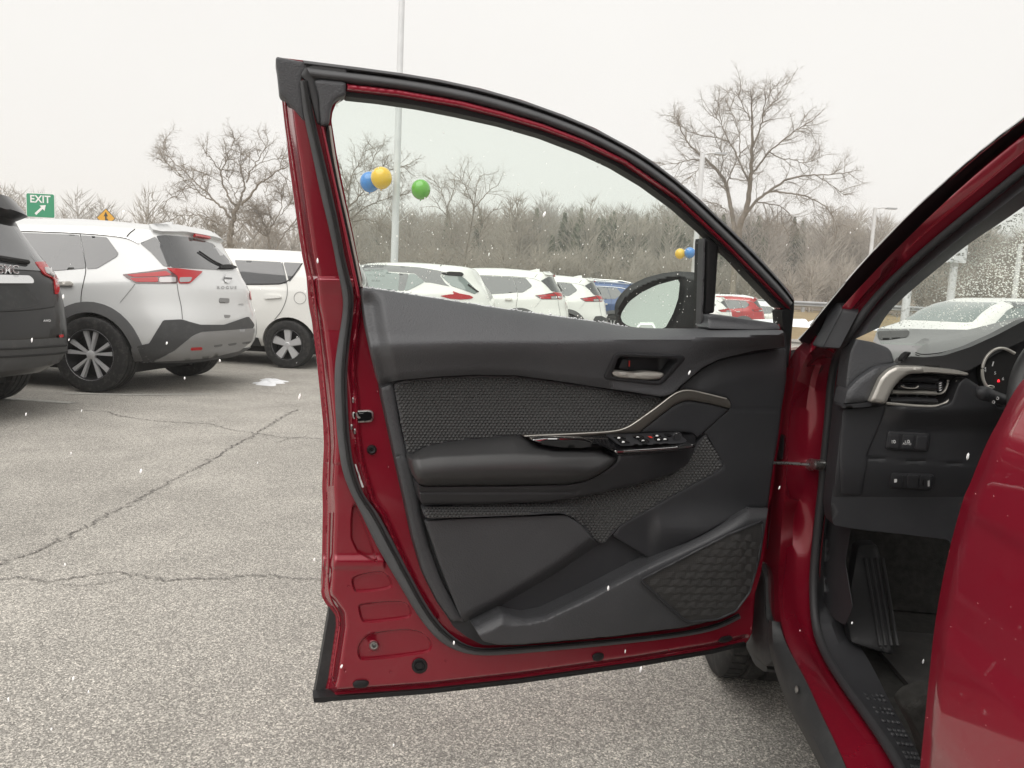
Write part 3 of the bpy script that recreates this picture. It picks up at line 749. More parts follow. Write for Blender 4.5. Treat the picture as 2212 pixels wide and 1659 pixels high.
# ---------------- diamond mouldings
def diamonds(name, poly, nf, dx, dy, hgt, shear=0.0):
    poly = np.asarray(chaikin(poly, 1)); lo, hi = poly.min(0), poly.max(0); V2 = []; ap = []; 
    gy = np.arange(lo[1], hi[1] + dy, dy)
    C = []
    for j, y in enumerate(gy):
        xs = np.arange(lo[0] - dx, hi[0] + dx, dx) + (dx / 2 if j % 2 else 0) + shear * (y - lo[1])
        C += [(x, y) for x in xs]
    C = np.array(C); ok = inside(C, poly) & (dist_poly(C, poly) > min(dx, dy) * .42); C = C[ok]
    hx, hy = dx * .5, dy * .5
    cor = np.array([(-hx, -hy), (hx, -hy), (hx, hy), (-hx, hy)])
    B = C[:, None] + cor[None]
    nb = nf(C[:, 0], C[:, 1])
    b3 = DO.pts(B.reshape(-1, 2), np.repeat(nb, 4)).reshape(-1, 4, 3)
    a3 = DO.pts(C + [0, hy * .42], nb + hgt)
    V = np.concatenate([b3, a3[:, None]], 1).reshape(-1, 3)
    F = []
    for i in range(len(C)):
        k = i * 5
        F += [(k + 1, k, k + 4), (k + 2, k + 1, k + 4), (k + 3, k + 2, k + 4), (k, k + 3, k + 4)]
    return V, F
ins_up = Q('R4', 556, 508, 600, 490, 800, 474, 950, 468, 1150, 470, 1300, 491, 1500, 520, 1700, 551, 1850, 573, 1892, 577, 1800, 650, 1720, 710, 1640, 745, 1500, 755, 1180, 764, 1140, 757, 1000, 770, 850, 785, 720, 808, 640, 848, 620, 852, 590, 700, 562, 560)
nf_up = lambda x, y: .024 + .012 * np.sin(np.clip((y - 820) / 150, 0, 1) * 2.2) * .6
IU = panel('diamond_insert', DO, ins_up, M_TRIMM, D, n=.0, hf=lambda x, y, d: nf_up(x, y) - .0005, back=.01, step=10, sm=1)
V, F = diamonds('d', ins_up, nf_up, 8.2, 6.2, .0042)
tag(mk('moulded_diamonds', V, F, M_WEAVE, D, smooth=False), kind='stuff')
ins_lo = Q('R4', 2065, 745, 2150, 895, 2130, 925, 1950, 1020, 1750, 1135, 1650, 1190, 1610, 1232, 1572, 1280, 1540, 1270, 1480, 1210, 1420, 1150, 1360, 1130, 1200, 1140, 720, 1158, 702, 1146, 685, 1092, 1000, 1085, 1300, 1070, 1500, 1040, 1700, 995, 1900, 935, 1980, 880, 2020, 790)
nf_lo = lambda x, y: .032 + .034 * sstep(1082, 1112, y) * (1 - sstep(1200, 1290, x))
panel('diamond_insert', DO, ins_lo, M_TRIMM, D, n=.0, hf=lambda x, y, d: nf_lo(x, y) - .0005, back=.01, step=9, sm=1)
V, F = diamonds('d', ins_lo, nf_lo, 7.8, 5.8, .0040)
tag(mk('moulded_diamonds', V, F, M_WEAVE, D, smooth=False), kind='stuff')

# ---------------- armrest
pad = Q('R4', 634, 870, 650, 840, 720, 805, 850, 782, 1000, 767, 1140, 755, 1172, 763, 1250, 800, 1330, 822, 1450, 824, 1560, 814, 1600, 827, 1636, 852, 1630, 884, 1560, 938, 1480, 976, 1400, 992, 1100, 999, 700, 1001, 668, 985, 648, 930)
def pad_h(x, y, d):
    yt = np.interp(x, [886, 925, 983, 1050, 1112, 1161, 1197, 1300, 1334], [985, 962, 952, 945, 940, 960, 969, 966, 985])
    ridge = np.interp(x, [886, 960, 1100, 1250, 1334], [992, 985, 981, 981, 990])
    a = np.clip((y - yt) / np.maximum(ridge - yt, 4), 0, 1)
    return .055 * a + .012 * np.sin(np.pi * np.clip((y - ridge) / 64, 0, 1)) - .012 * sstep(.55, 1, (y - ridge) / 66) - .012 * sstep(1180, 1330, x)
panel('armrest_pad', DO, pad, M_SOFT, D, n=.052, hf=pad_h, back=.05, rim=.020, rimw=16, step=5, sm=2, angle=80)
arm_lo = Q('R4', 668, 988, 700, 1002, 1100, 1000, 1400, 993, 1480, 977, 1560, 939, 1632, 884, 1640, 846, 1760, 842, 1960, 812, 2008, 800, 2012, 830, 1985, 890, 1900, 945, 1700, 1000, 1500, 1045, 1300, 1076, 1000, 1087, 692, 1091, 680, 1060)
def arml_h(x, y, d):
    yb = np.interp(x, [911, 1184, 1273, 1362, 1452, 1487, 1501], [1091, 1084, 1070, 1050, 1025, 1000, 970])
    t = np.clip((yb - y) / 60, 0, 1)
    h = .030 * t ** .8 - .03 * sstep(1380, 1510, x)
    h -= .006 * np.exp(-((y - 1062) / 2.5) ** 2) * (x < 1250)
    return h
panel('armrest_body', DO, arm_lo, M_TRIMD, D, n=.062, hf=arml_h, back=.05, rim=.006, rimw=5, step=5, sm=1)
# switch plinth and pull pocket
plinth = Q('S3', 1040, 716, 1330, 706, 1462, 716, 1492, 742, 1484, 800, 1300, 830, 1000, 850, 835, 862, 790, 832, 690, 800, 600, 790, 380, 800, 250, 795, 180, 762, 500, 735, 850, 722)
def pl_h(x, y, d):
    return .066 * np.clip((y - 936) / 34, 0, 1) ** .9
panel('switch_plinth', DO, plinth, M_PIANO, D, n=.038, hf=pl_h, back=.04, step=4, sm=1, rim=.004, rimw=3)
panel('plinth_edge', DO, Q('S3', 845, 848, 1000, 838, 1300, 818, 1470, 800, 1478, 812, 1470, 824, 1300, 845, 1000, 866, 850, 872, 838, 862), M_CHROME, D, n=.105, back=.03, step=5, sm=1, rim=.003, rimw=3)
panel('plinth_lip', DO, Q('S3', 842, 868, 1000, 860, 1300, 840, 1484, 808, 1488, 830, 1300, 868, 1000, 886, 865, 892), M_PIANO, D, n=.098, back=.03, step=5, sm=1, rim=.004, rimw=3)
panel('pull_cup', DO, Q('S3', 185, 765, 300, 752, 600, 755, 660, 775, 690, 805, 660, 800, 640, 782, 560, 770, 300, 775, 250, 795), M_CHROME, D, n=.080, back=.02, step=4, sm=1, rim=.003, rimw=3)
panel('pull_recess', DO, Q('S3', 250, 797, 300, 778, 560, 773, 640, 785, 672, 812, 600, 832, 420, 828), M_UNDER, D, n=.082, back=.02, step=6, sm=1)
sw = Q('S3', 800, 742, 830, 735, 1340, 714, 1420, 772, 1405, 785, 1380, 795, 900, 816, 880, 808)
SWP = panel('switch_plate', DO, sw, M_TRIMD, D, n=.048, hf=pl_h, back=.02, step=5, sm=1)
def switch(pts, nn=.0535):
    panel('window_switch', DO, Q('S3', *pts), M_PIANO, D, n=nn, hf=pl_h, back=.006, step=4, sm=1, rim=.001, rimw=2)
for pts in ((835, 742, 915, 736, 945, 762, 865, 766), (872, 772, 950, 768, 975, 795, 900, 802), (985, 738, 1065, 733, 1090, 756, 1012, 760), (1030, 764, 1105, 760, 1128, 786, 1055, 790),
            (1150, 728, 1200, 725, 1225, 742, 1170, 745), (1160, 754, 1215, 750, 1230, 776, 1178, 782), (1222, 750, 1262, 748, 1278, 772, 1238, 776), (1240, 722, 1290, 720, 1305, 740, 1258, 742)):
    switch(pts)
def glyph(pts, mat, nn=.0575): panel('switch_symbol', DO, Q('S3', *pts), mat, D, n=nn, hf=pl_h, back=.001, step=4, sm=0)
for cx, cy in ((880, 752), (915, 784), (1030, 747), (1072, 775), (1195, 765), (1245, 762), (1182, 735)):
    glyph((cx - 12, cy + 6, cx - 9, cy - 6, cx + 8, cy - 7, cx + 11, cy + 5), M_WHITEP)
glyph((1108, 740, 1130, 738, 1150, 752, 1130, 755), M_REDP)
kc = Q('S3', 1340, 745)[0]
disc_px('mirror_knob', DO, kc, 8.5, [(1.35, 0), (1.2, .002), (1.0, .003), (1.0, .014), (.9, .017), (0.4, .0175)], M_TRIMD, D, n0=.062, sides=20, asp=1.0)
glyph((1312, 722, 1335, 708, 1372, 716, 1352, 730), M_CHROME, .085)
# silver-bronze accent that sweeps up from the armrest
acc = Q('S3', 100, 733, 600, 712, 850, 697, 950, 665, 1050, 597, 1200, 487, 1300, 405, 1370, 372, 1450, 368, 1600, 403, 1735, 438, 1765, 475, 1766, 522, 1740, 520, 1600, 482, 1450, 457, 1400, 457, 1320, 492, 1200, 582, 1100, 662, 1040, 714, 850, 722, 600, 737, 150, 748)
panel('accent_strip', DO, acc, M_BRONZE, D, n=.046, back=.02, step=5, sm=1, rim=.006, rimw=5)
tube('accent_edge', DO.pts(curve_px(Q('S3', 130, 738, 600, 717, 850, 702, 950, 671, 1050, 603, 1200, 494, 1300, 413, 1370, 379, 1450, 375, 1600, 410, 1730, 443), 60), .050), .0016, M_SILV, D, 6)
panel('accent_field', DO, Q('S3', 1042, 712, 1200, 584, 1320, 494, 1400, 459, 1450, 459, 1600, 484, 1755, 525, 1500, 752, 1486, 735, 1462, 714, 1330, 704), M_TRIMD, D, n=.040, back=.02, step=7, sm=1, rim=.003, rimw=3)
# ---------------- inside handle
panel('handle_bezel', DO, Q('S3', 870, 78, 1375, 98, 1400, 112, 1403, 135, 1232, 322, 1190, 337, 782, 292, 756, 270, 838, 100), M_TRIMD, D, n=.033, hf=up_h, back=.03, step=4, sm=1, rim=.004, rimw=4,
      holes=[Q('S3', 895, 108, 1320, 124, 1345, 136, 1210, 290, 1180, 302, 830, 268, 822, 255, 872, 122)])
panel('handle_recess', DO, Q('S3', 885, 98, 1340, 112, 1375, 130, 1215, 305, 1185, 318, 810, 280, 800, 262, 855, 112), M_TRIMD, D, n=.026, back=.01, step=6, sm=1, hf=lambda x, y, d: .03 * sstep(1420, 1465, x))
panel('handle_lever', DO, Q('S3', 815, 240, 832, 218, 900, 222, 1000, 234, 1100, 222, 1200, 231, 1236, 240, 1228, 265, 1200, 288, 1100, 292, 900, 278, 840, 266), M_SILV, D, n=.070, back=.018, step=3, sm=2, rim=.007, rimw=8)
panel('lock_button', DO, Q('S3', 905, 120, 962, 120, 968, 140, 962, 212, 870, 206, 890, 150), M_TRIMD, D, n=.058, back=.03, step=4, sm=1, rim=.006, rimw=6)
panel('lock_mark', DO, Q('S3', 958, 140, 968, 140, 966, 190, 958, 190), M_REDP, D, n=.0595, back=.002, step=4, sm=0)
# ---------------- lower door: pocket wall, pocket front, speaker
wall = Q('R5', 578, 168, 700, 158, 1100, 143, 1195, 140, 1255, 180, 1330, 262, 1365, 275, 1420, 220, 1560, 330, 1540, 345, 1300, 480, 1100, 572, 1020, 588, 960, 578, 915, 562, 790, 626, 740, 600, 690, 480, 640, 350, 600, 230)
def wall_h(x, y, d):
    # fades back into the pocket towards the lower right
    t = ((x - 918) * .30 + (y - 1115) * 1.0)
    cut = np.interp(x, [918, 1010, 1080, 1201, 1290, 1330], [1390, 1352, 1318, 1245, 1180, 1150])
    return .016 - .05 * sstep(-34, 16, y - cut) - .012 * sstep(1115, 1350, y)
panel('pocket_wall', DO, wall, M_TRIMM, D, n=.036, hf=wall_h, back=.012, rim=.004, rimw=4, step=6, sm=1)
rim_top = Q('R5', 790, 626, 915, 562, 960, 576, 1020, 586, 1100, 571, 1300, 476, 1500, 371, 1800, 221, 1990, 111, 2075, 108)
front = rim_top + Q('R5', 2060, 200, 2040, 330, 2000, 470, 1960, 530, 1850, 596, 1700, 630, 1400, 668, 1000, 704, 900, 706, 830, 690, 810, 660)
RT = np.array(rim_top)
def front_h(x, y, d):
    yr = np.interp(x, RT[:, 0], RT[:, 1]); bw = np.interp(x, [1022, 1060, 1100, 1137, 1200, 1260, 1400, 1525, 1600, 1660], [24, 30, 26, 18, 16, 17, 16, 21, 26, 22])
    a = np.clip((y - yr) / bw, 0, 1)
    return .030 * np.sqrt(a) - .022 * sstep(30, 260, y - yr) - .018 * sstep(1590, 1660, x)
gr_hole = Q('R5', 2047, 168, 1900, 232, 1522, 426, 1700, 588, 1730, 602, 1850, 592, 1928, 557, 1986, 478, 2016, 380, 2042, 250)
panel('pocket_front', DO, front, M_TRIMM, D, n=.052, hf=front_h, back=.05, rim=.003, rimw=3, step=4, sm=1)
gr = Q('R5', 2050, 165, 1900, 227, 1518, 425, 1700, 592, 1730, 607, 1850, 597, 1931, 561, 1991, 481, 2021, 381, 2046, 250)
G_ = panel('speaker_grille', DO, gr, M_GRILLE, D, n=.0572, hf=front_h, back=.006, step=4, sm=1)
tube('grille_rim', DO.pts(resample(chaikin(gr, 2), n=120), .0) + DN[None] * 0 + 0, .0, M_TRIMD, D, 4) if False else None
def quilt(poly, nf, dx, dy, hgt):
    V, F = diamonds('q', poly, nf, dx, dy, hgt); return V, F
V, F = quilt(offset_poly(resample(chaikin(densify(gr, 16), 1), step=6), 5), lambda x, y: .0574 + front_h(x, y, None), 22, 16, .0014)
tag(mk('grille_quilting', V, F, M_GRILLE, D, smooth=False), kind='stuff')
gc = resample(chaikin(densify(gr, 16), 1), n=160); gh = .0582 + front_h(gc[:, 0], gc[:, 1], None)
tube('grille_rim', DO.pts(gc, gh), .0026, M_TRIMD, D, 6, N=DN, closed=True)
# ---------------- latch, bumpers, plugs, patches
panel('latch_frame', DO, Q('S5', 360, 930, 385, 912, 500, 908, 528, 920, 530, 985, 505, 1000, 400, 1005, 368, 970), M_STEEL, D, n=.009, back=.012, step=4, sm=1, rim=.002, rimw=2)
panel('latch', DO, Q('S5', 375, 935, 395, 922, 495, 919, 516, 928, 518, 975, 495, 988, 405, 992, 380, 965), M_PIANO, D, n=.0105, back=.004, step=4, sm=1)
panel('latch_claw', DO, Q('S5', 388, 928, 405, 925, 412, 955, 430, 960, 430, 972, 405, 972), M_STEEL, D, n=.012, back=.003, step=3, sm=1)
for cx, cy in ((373, 830), (360, 1037), (386, 1070)):
    disc_px('screw', DO, Q('S5', cx, cy)[0], 6.5, [(1, 0), (.9, .004), (.5, .005)], M_STEEL, D, n0=.006, sides=14, asp=.5)
disc_px('bump_stop', DO, Q('S5', 515, 1212)[0], 9.5, [(1.15, 0), (1, .008), (.75, .012), (.45, .011), (.4, .004)], M_RUBD, D, n0=.002)
disc_px('bump_stop', DO, Q('S6', 565, 1125)[0], 10, [(1.1, 0), (1, .012), (.8, .018), (.5, .018), (.42, .008)], M_STEEL, D, n0=.004)
disc_px('drain_plug', DO, Q('S6', 938, 1290)[0], 17, [(1, 0), (.92, .004), (.7, .0045), (.62, .002), (.5, .002), (.42, .005), (.2, .005)], M_RUBD, D, n0=.0, sides=26)
for pts in (('S6', 385, 1440, 415, 1408, 500, 1405, 530, 1425, 505, 1470, 410, 1475), ('R5', 1305, 760, 1318, 742, 1350, 740, 1362, 756, 1345, 778, 1315, 780), ('R5', 1855, 690, 1870, 672, 1910, 665, 1922, 680, 1900, 694, 1865, 698)):
    panel('rubber_patch', DO, Q(pts[0], *pts[1:]), M_RUBD, D, n=.006, back=.014, step=4, sm=1, rim=.005, rimw=5)
disc_px('clip', DO, Q('S5', 195, 538)[0], 15, [(1, 0), (.8, .006), (.3, .007)], M_RUBD, D, n0=-.022, asp=.32)
tube('seam_sealer', DO.pts(curve_px(Q('S6', 205, 40, 195, 500, 190, 620, 215, 760, 285, 860, 290, 960, 275, 1060, 225, 1380, 240, 1470, 600, 1445, 1452, 1335) + Q('R5', 1000, 838, 1500, 768, 1800, 718), 120, 2), -.019), .0022, M_REDIN, D, 6)
tube('seam_sealer', DO.pts(curve_px(Q('R4', 240, 1000, 245, 800, 238, 700, 224, 560, 208, 400, 186, 200, 162, 0) + Q('S4', 285, 1460, 258, 1330, 222, 1060, 182, 770, 140, 500, 122, 330), 120, 2), -.018), .0022, M_REDIN, D, 6)
for q_ in (('S5', 245, 268, 4.5), ('S5', 60, 30, 4.0), ('S5', 555, 760, 2.6), ('S5', 640, 1340, 2.6), ('S6', 355, 640, 2.4), ('S6', 700, 1340, 2.4), ('S6', 1150, 1250, 2.4), ('S6', 330, 1330, 3.0), ('R5', 1120, 800, 2.4), ('R5', 1640, 730, 2.4)):
    disc_px('spot_weld', DO, Q(q_[0], q_[1], q_[2])[0], q_[3], [(1, .0008), (.7, .0), (.3, -.0004)], M_REDIN, D, n0=.0012 if q_[1] > 100 else -.02, sides=12)
for q_ in (('S6', 930, 1290), ('S6', 640, 540)):
    pass
panel('paper_label', DO, Q('S5', 385, 1325, 395, 1325, 455, 1500, 440, 1505), M_WHITEP, D, n=.006, back=.004, step=4, sm=0)

# ---------------- outside mirror, seen through the glass; it turned outwards with the door
NM = np.array([-.20, -.98, 0.0]); NM /= np.linalg.norm(NM)
MC = Frame(D_HINGE, DN).pts([(1440, 655)], -.14)[0]
MF = Frame(MC, NM)
mh = Q('S2', 340, 810, 300, 720, 293, 660, 300, 600, 330, 545, 370, 492, 450, 420, 600, 350, 750, 310, 900, 290, 1050, 297, 1150, 325, 1180, 420, 1180, 900, 900, 930, 500, 880)
mir_gl = Q('S2', 930, 366, 870, 378, 700, 424, 550, 498, 430, 588, 362, 690, 350, 740, 376, 792, 450, 828, 780, 850, 862, 700, 912, 550)
panel('mirror_housing', MF, mh, M_CLAD, D, n=0, back=.11, hf=lambda x, y, d: -.022 * (1 - sstep(0, 16, d)), step=5, sm=1, holes=[mir_gl])
panel('mirror_bezel', MF, Q('S2', 945, 352, 870, 364, 690, 408, 532, 482, 408, 574, 334, 683, 322, 742, 352, 806, 440, 850, 800, 872, 890, 705, 936, 552), M_PIANO, D, n=-.055, back=.01, step=6, sm=1)
NG = np.array([-.17, -.968, .185])
panel('mirror_glass', Frame(MC + NM * .010, NG), mir_gl, M_MIRROR, D, n=0, back=.003, step=14, sm=2)
#panel('mirror_foot', Frame(D_HINGE, DN), Q('S2', 860, 880, 930, 800, 1000, 798, 1180, 800, 1180, 920, 860, 920), M_CLAD, D, n=-.075, back=.03, step=8, sm=1, rim=.006, rimw=5)
# ---------------- body side of the red car: pillar, sill, seals
def cbp(P, n): return CB.pts(P, n)
a_out = Q('R3', 2420, 80, 2212, 240, 2000, 400, 1800, 570, 1600, 750, 1400, 950, 1250, 1115, 1120, 1270, 1000, 1420, 930, 1500)
a_l1 = Q('R3', 2420, 165, 2212, 330, 2000, 500, 1800, 680, 1600, 870, 1400, 1070, 1250, 1230, 1180, 1310)
a_l2 = Q('R3', 2420, 255, 2212, 420, 2000, 590, 1800, 755, 1600, 930, 1450, 1080, 1300, 1240, 1200, 1360)
a_l3 = Q('R3', 2420, 340, 2212, 505, 2000, 680, 1800, 840, 1600, 1010, 1400, 1190, 1250, 1370, 1180, 1470)
a_l4 = Q('R3', 2420, 400, 2212, 560, 2000, 735, 1800, 895, 1600, 1062, 1400, 1250, 1290, 1390, 1240, 1500)
a_l5 = Q('R3', 2420, 600, 2212, 740, 2100, 820, 1900, 950, 1700, 1110, 1500, 1280, 1420, 1370, 1388, 1430, 1372, 1500)
pl_l = Q('R6', 585, 545, 550, 575, 480, 720, 420, 900, 395, 1150, 385, 1400, 375, 1659) + Q('R7', 515, 300, 505, 500, 492, 640, 500, 830, 525, 950, 560, 1040, 640, 1180, 720, 1360, 790, 1500, 870, 1680, 935, 1820)
pl_m = Q('R6', 645, 580, 610, 640, 560, 800, 535, 1000, 520, 1200, 510, 1400, 505, 1659) + Q('R7', 570, 300, 572, 500, 575, 660, 585, 830, 610, 950, 650, 1040, 740, 1190, 830, 1360, 900, 1480, 985, 1640, 1090, 1820)
pl_c = Q('R6', 740, 600, 700, 760, 690, 1000, 662, 1300, 642, 1500, 632, 1659) + Q('R7', 703, 250, 682, 450, 667, 620, 667, 800, 682, 950, 740, 1080, 850, 1250, 960, 1400, 1060, 1550, 1130, 1680, 1210, 1820)
ws_c = Q('R6', 790, 600, 745, 760, 738, 1000, 705, 1300, 690, 1500, 680, 1659) + Q('R7', 735, 250, 712, 450, 695, 620, 696, 800, 714, 950, 775, 1080, 890, 1250, 1005, 1400, 1110, 1550, 1190, 1680, 1275, 1820)
NA = 120
# red ring: A-pillar and hinge pillar and sill, one pressing
row_o = np.vstack([cbp(curve_px(a_l1, 60), .010), cbp(curve_px(Q('R3', 1120, 1460) + pl_l, 90), 0.0)])
row_i0 = np.vstack([cbp(curve_px(a_l2, 60), -.008), cbp(curve_px(Q('R3', 1160, 1430) + pl_m, 90), -.045)])
row_i1 = np.vstack([cbp(curve_px(a_l3, 60), -.030), cbp(curve_px(pl_c, 90), -.085)])
row_mid = .5 * (row_o + row_i0) + (-CRT) * .006
row_m2 = .5 * (row_i0 + row_i1) + (-CRT) * .010
row_back = np.vstack([cbp(curve_px(a_l1, 60), -.05), cbp(curve_px(Q('R3', 1120, 1460) + pl_l, 90), 0.0) + CF * .10])
nr_ = len(row_o)
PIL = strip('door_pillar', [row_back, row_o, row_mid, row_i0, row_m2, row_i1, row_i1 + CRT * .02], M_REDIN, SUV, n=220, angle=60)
tag(PIL, 'dark red door pillar and sill pressing')
strip('windscreen_moulding', [cbp(curve_px(a_out, 60), -.03), cbp(curve_px(a_out, 60), .030), cbp(curve_px(a_l1[:-1] + Q('R3', 1100, 1400, 1010, 1530), 60), -.012), cbp(curve_px(a_l1[:-1] + Q('R3', 1100, 1400, 1010, 1530), 60), -.05)], M_MOULD, PIL, n=60)
tube('moulding_highlight', cbp(curve_px(a_out[:-1], 60), .028), .0028, M_CHROME, PIL, 6)  # bright tube stands in for the highlight along the outer edge
wsp = np.vstack([cbp(curve_px([((p[0] + q[0]) / 2, (p[1] + q[1]) / 2) for p, q in zip(a_l3, a_l4)], 60), -.034), cbp(curve_px([((p[0] + q[0]) / 2, (p[1] + q[1]) / 2) for p, q in zip(pl_c, ws_c)], 90), -.082)])
wsp = resample(wsp, n=260, closed=False)
for _ in range(30): wsp[1:-1] = .5 * wsp[1:-1] + .25 * (wsp[:-2] + wsp[2:])
tube('body_seal', resample(wsp, n=200, closed=False), np.interp(np.arange(200), [0, 70, 110, 200], [.0070, .0080, .0092, .0092]), M_SEAL, PIL, 10, N=CRT, angle=80)
# A-pillar lining
strip('pillar_lining', [cbp(curve_px(a_l3, 60), -.045), cbp(curve_px(a_l4, 60), -.055), cbp(curve_px([((p[0] * .55 + q[0] * .45), (p[1] * .55 + q[1] * .45)) for p, q in zip(a_l4, a_l5)], 60), -.055), cbp(curve_px(a_l5[:-1], 60), -.10), cbp(curve_px(a_l5[:-1], 60), -.16)], M_TRIM, SUV, n=60)
# scuff plate + kick trim
sc_r = Q('R7', 785, 380, 770, 560, 765, 700, 800, 800, 850, 860, 900, 960, 1000, 1120, 1100, 1330, 1190, 1480, 1290, 1680, 1370, 1820)
ws_low = ws_c[6:]
scp = strip('scuff_plate', [cbp(curve_px(ws_low, 80), -.09), cbp(curve_px([(.6 * a[0] + .4 * b[0], .6 * a[1] + .4 * b[1]) for a, b in zip(resample(np.array(ws_low), n=12, closed=False), resample(np.array(sc_r), n=12, closed=False))], 80), -.118), cbp(curve_px(sc_r, 80), -.175), cbp(curve_px(sc_r, 80), -.175) - np.array([0, 0, .05])], M_TRIMD, SUV, n=90)
# raised tread dimples on the scuff plate
tp = []
A_ = resample(np.array(ws_low), n=60, closed=False); B_ = resample(np.array(sc_r), n=60, closed=False)
for i in np.linspace(36, 59, 15):
    for f in (.32, .5, .68, .84):
        k = int(i); a = A_[k] * (1 - f) + B_[k] * f
        tp.append(cbp([tuple(a)], -.09 - .085 * f + .004)[0])
tag(scatter('tread_dimples', ICO1, np.array(tp), np.array([.007, .009, .003]), M_TRIMD, scp), kind='stuff')
# kick panel between seal and dash
panel('kick_trim', CB, Q('R6', 800, 1000, 790, 1350, 770, 1659) + Q('R7', 770, 250, 745, 420, 735, 620, 740, 780, 790, 860, 850, 900, 890, 800, 850, 560, 880, 380, 800, 300), M_TRIMD, SUV, n=-.115, back=.001, step=10, sm=1)
# black lower sill cladding outside, mud guard, wheel arch lip
cl_o = Q('R7', 445, 870, 440, 1000, 470, 1120, 500, 1210, 560, 1360, 640, 1500, 730, 1680, 800, 1820)
cl_i = Q('R7', 500, 880, 520, 960, 560, 1045, 640, 1185, 720, 1365, 790, 1505, 870, 1690, 938, 1830)
strip('sill_cladding', [cbp(curve_px(cl_o, 50), .0) - np.array([0, 0, .04]) + CRT * .06, cbp(curve_px(cl_o, 50), .012), cbp(curve_px([(.7 * a[0] + .3 * b[0], .7 * a[1] + .3 * b[1]) for a, b in zip(cl_o, cl_i)], 50), .022), cbp(curve_px([(.35 * a[0] + .65 * b[0], .35 * a[1] + .65 * b[1]) for a, b in zip(cl_o, cl_i)], 50), .014), cbp(curve_px(cl_i, 50), .004), cbp(curve_px(cl_i, 50), -.01)], M_CLAD, SUV, n=60)
disc_px('cladding_screw', CB, Q('R7', 592, 1240)[0], 9, [(1, 0), (.8, .006), (.3, .007)], M_STEEL, SUV, n0=.018, asp=.45)
panel('arch_cladding', CB, Q('R7', 362, 640, 400, 560, 425, 640, 430, 860, 450, 900, 480, 1080, 430, 1120, 360, 1060, 318, 1000, 345, 960, 352, 870), M_CLAD, SUV, n=.012, back=.05, step=9, sm=1, rim=.006, rimw=5)
tag(panel('mud_flap', CB, Q('R7', 318, 1005, 345, 990, 400, 1060, 440, 1130, 425, 1150, 370, 1110), M_CLAD, SUV, n=.0, back=.03, step=8, sm=1))
# black sheet standing in for shade between pillar and fender, hinge, strap, boot
panel('gap_shade', CB, Q('R6', 410, 560, 550, 520, 545, 560, 470, 720, 412, 900, 387, 1150, 377, 1400, 367, 1659) + Q('R7', 505, 300, 495, 500, 482, 640, 490, 830, 515, 950, 440, 900, 430, 640, 440, 400, 450, 250) + Q('R6', 330, 1300, 380, 900, 400, 760), M_UNDER, SUV, n=-.012, back=.01, step=14, sm=0)
strap = np.vstack([px(CB, *Q('R6', 250, 1412)[0], .03), px(CB, *Q('R6', 400, 1415)[0], .005), px(CB, *Q('R6', 560, 1425)[0], -.03)])
tube('check_strap', strap, .0055, M_STEEL, SUV, 8, flat=.6)
SB = disc_px('strap_bracket', CB, Q('R6', 575, 1425)[0], 11, [(1.2, 0), (1.1, .008), (.7, .012), (.4, .013)], M_STEEL, SUV, n0=-.055)
panel('bracket_plate', CB, Q('R6', 505, 1395, 590, 1378, 615, 1400, 612, 1440, 585, 1468, 540, 1458, 500, 1440), M_STEEL, SUV, n=-.052, back=.02, step=5, sm=1, rim=.004, rimw=4)
panel('wiring_boot', CB, Q('R6', 318, 1210, 345, 1182, 372, 1195, 375, 1240, 362, 1390, 300, 1400, 285, 1360), M_RUBD, SUV, n=.006, back=.04, step=4, sm=1, rim=.012, rimw=8)
HG = panel('door_hinge', CB, Q('R7', 415, 505, 440, 478, 455, 500, 452, 560, 458, 600, 440, 650, 425, 640, 420, 610, 395, 600, 400, 570, 418, 560), M_REDIN, SUV, n=-.004, back=.03, step=4, sm=1, rim=.01, rimw=8)
tube('hinge_pin', np.array([px(CB, *Q('R7', 412, 560)[0], .0), px(CB, *Q('R7', 408, 620)[0], .0)]), .005, M_STEEL, HG, 10)
HG2 = panel('door_hinge', CB, Q('R6', 352, 985, 372, 975, 378, 1010, 368, 1075, 355, 1080), M_REDIN, SUV, n=.0, back=.03, step=4, sm=1, rim=.01, rimw=8)
# cowl corner trim by the windscreen foot
panel('cowl_trim', CB, Q('R6', 735, 168, 800, 188, 820, 232, 662, 532, 578, 505, 650, 385), M_TRIMD, SUV, n=.012, back=.03, step=6, sm=1, rim=.004, rimw=4)
panel('screen_corner', CB, Q('R6', 470, 458, 560, 370, 735, 172, 650, 385, 575, 508, 522, 508), M_CGLASSL, SUV, n=-.004, back=.01, step=8, sm=0)
# fender and bonnet ahead of the door
def prof_n(z): return .7 * np.interp(z, [.18, .30, .45, .57, .60, .69, .70, .72, .84, .855, .93, .95, 1.05, 1.2], [-.06, -.045, -.01, .020, .022, .018, .0155, .012, .010, .014, .012, .008, -.035, -.10])
zs = np.array([.42, .55, .66, .78, .86, .92, .955, .975])
fr_rows = []
for f, inb, dz in ((.06, 0, 0), (.35, .015, .0), (.75, .05, -.02), (1.05, .13, -.06), (1.22, .30, -.12)):
    b = D_HINGE + CF * (f + .05)
    fr_rows.append(np.array([b - CRT * (prof_n(z) - inb) + CRT * (.20 * max(0, (z - .90) / .075) ** 1.3) + np.array([0, 0, z + dz * (z - .3) - b[2]]) for z in zs]))
strip('front_fender', fr_rows, M_RED, SUV, n=24)
bon = []
for f, zl, zc in ((.18, .975, 1.005), (.5, .965, .995), (.85, .93, .96), (1.1, .87, .90), (1.25, .78, .80)):
    b = D_HINGE + CF * (f + .05)
    bon.append(np.array([[*(b + CRT * (.185 + .70 * t))[:2], zl + (zc - zl) * math.sin(t * math.pi / 2)] for t in np.linspace(0, 1.9, 12)]))
strip('bonnet', bon, M_RED, SUV, n=24)

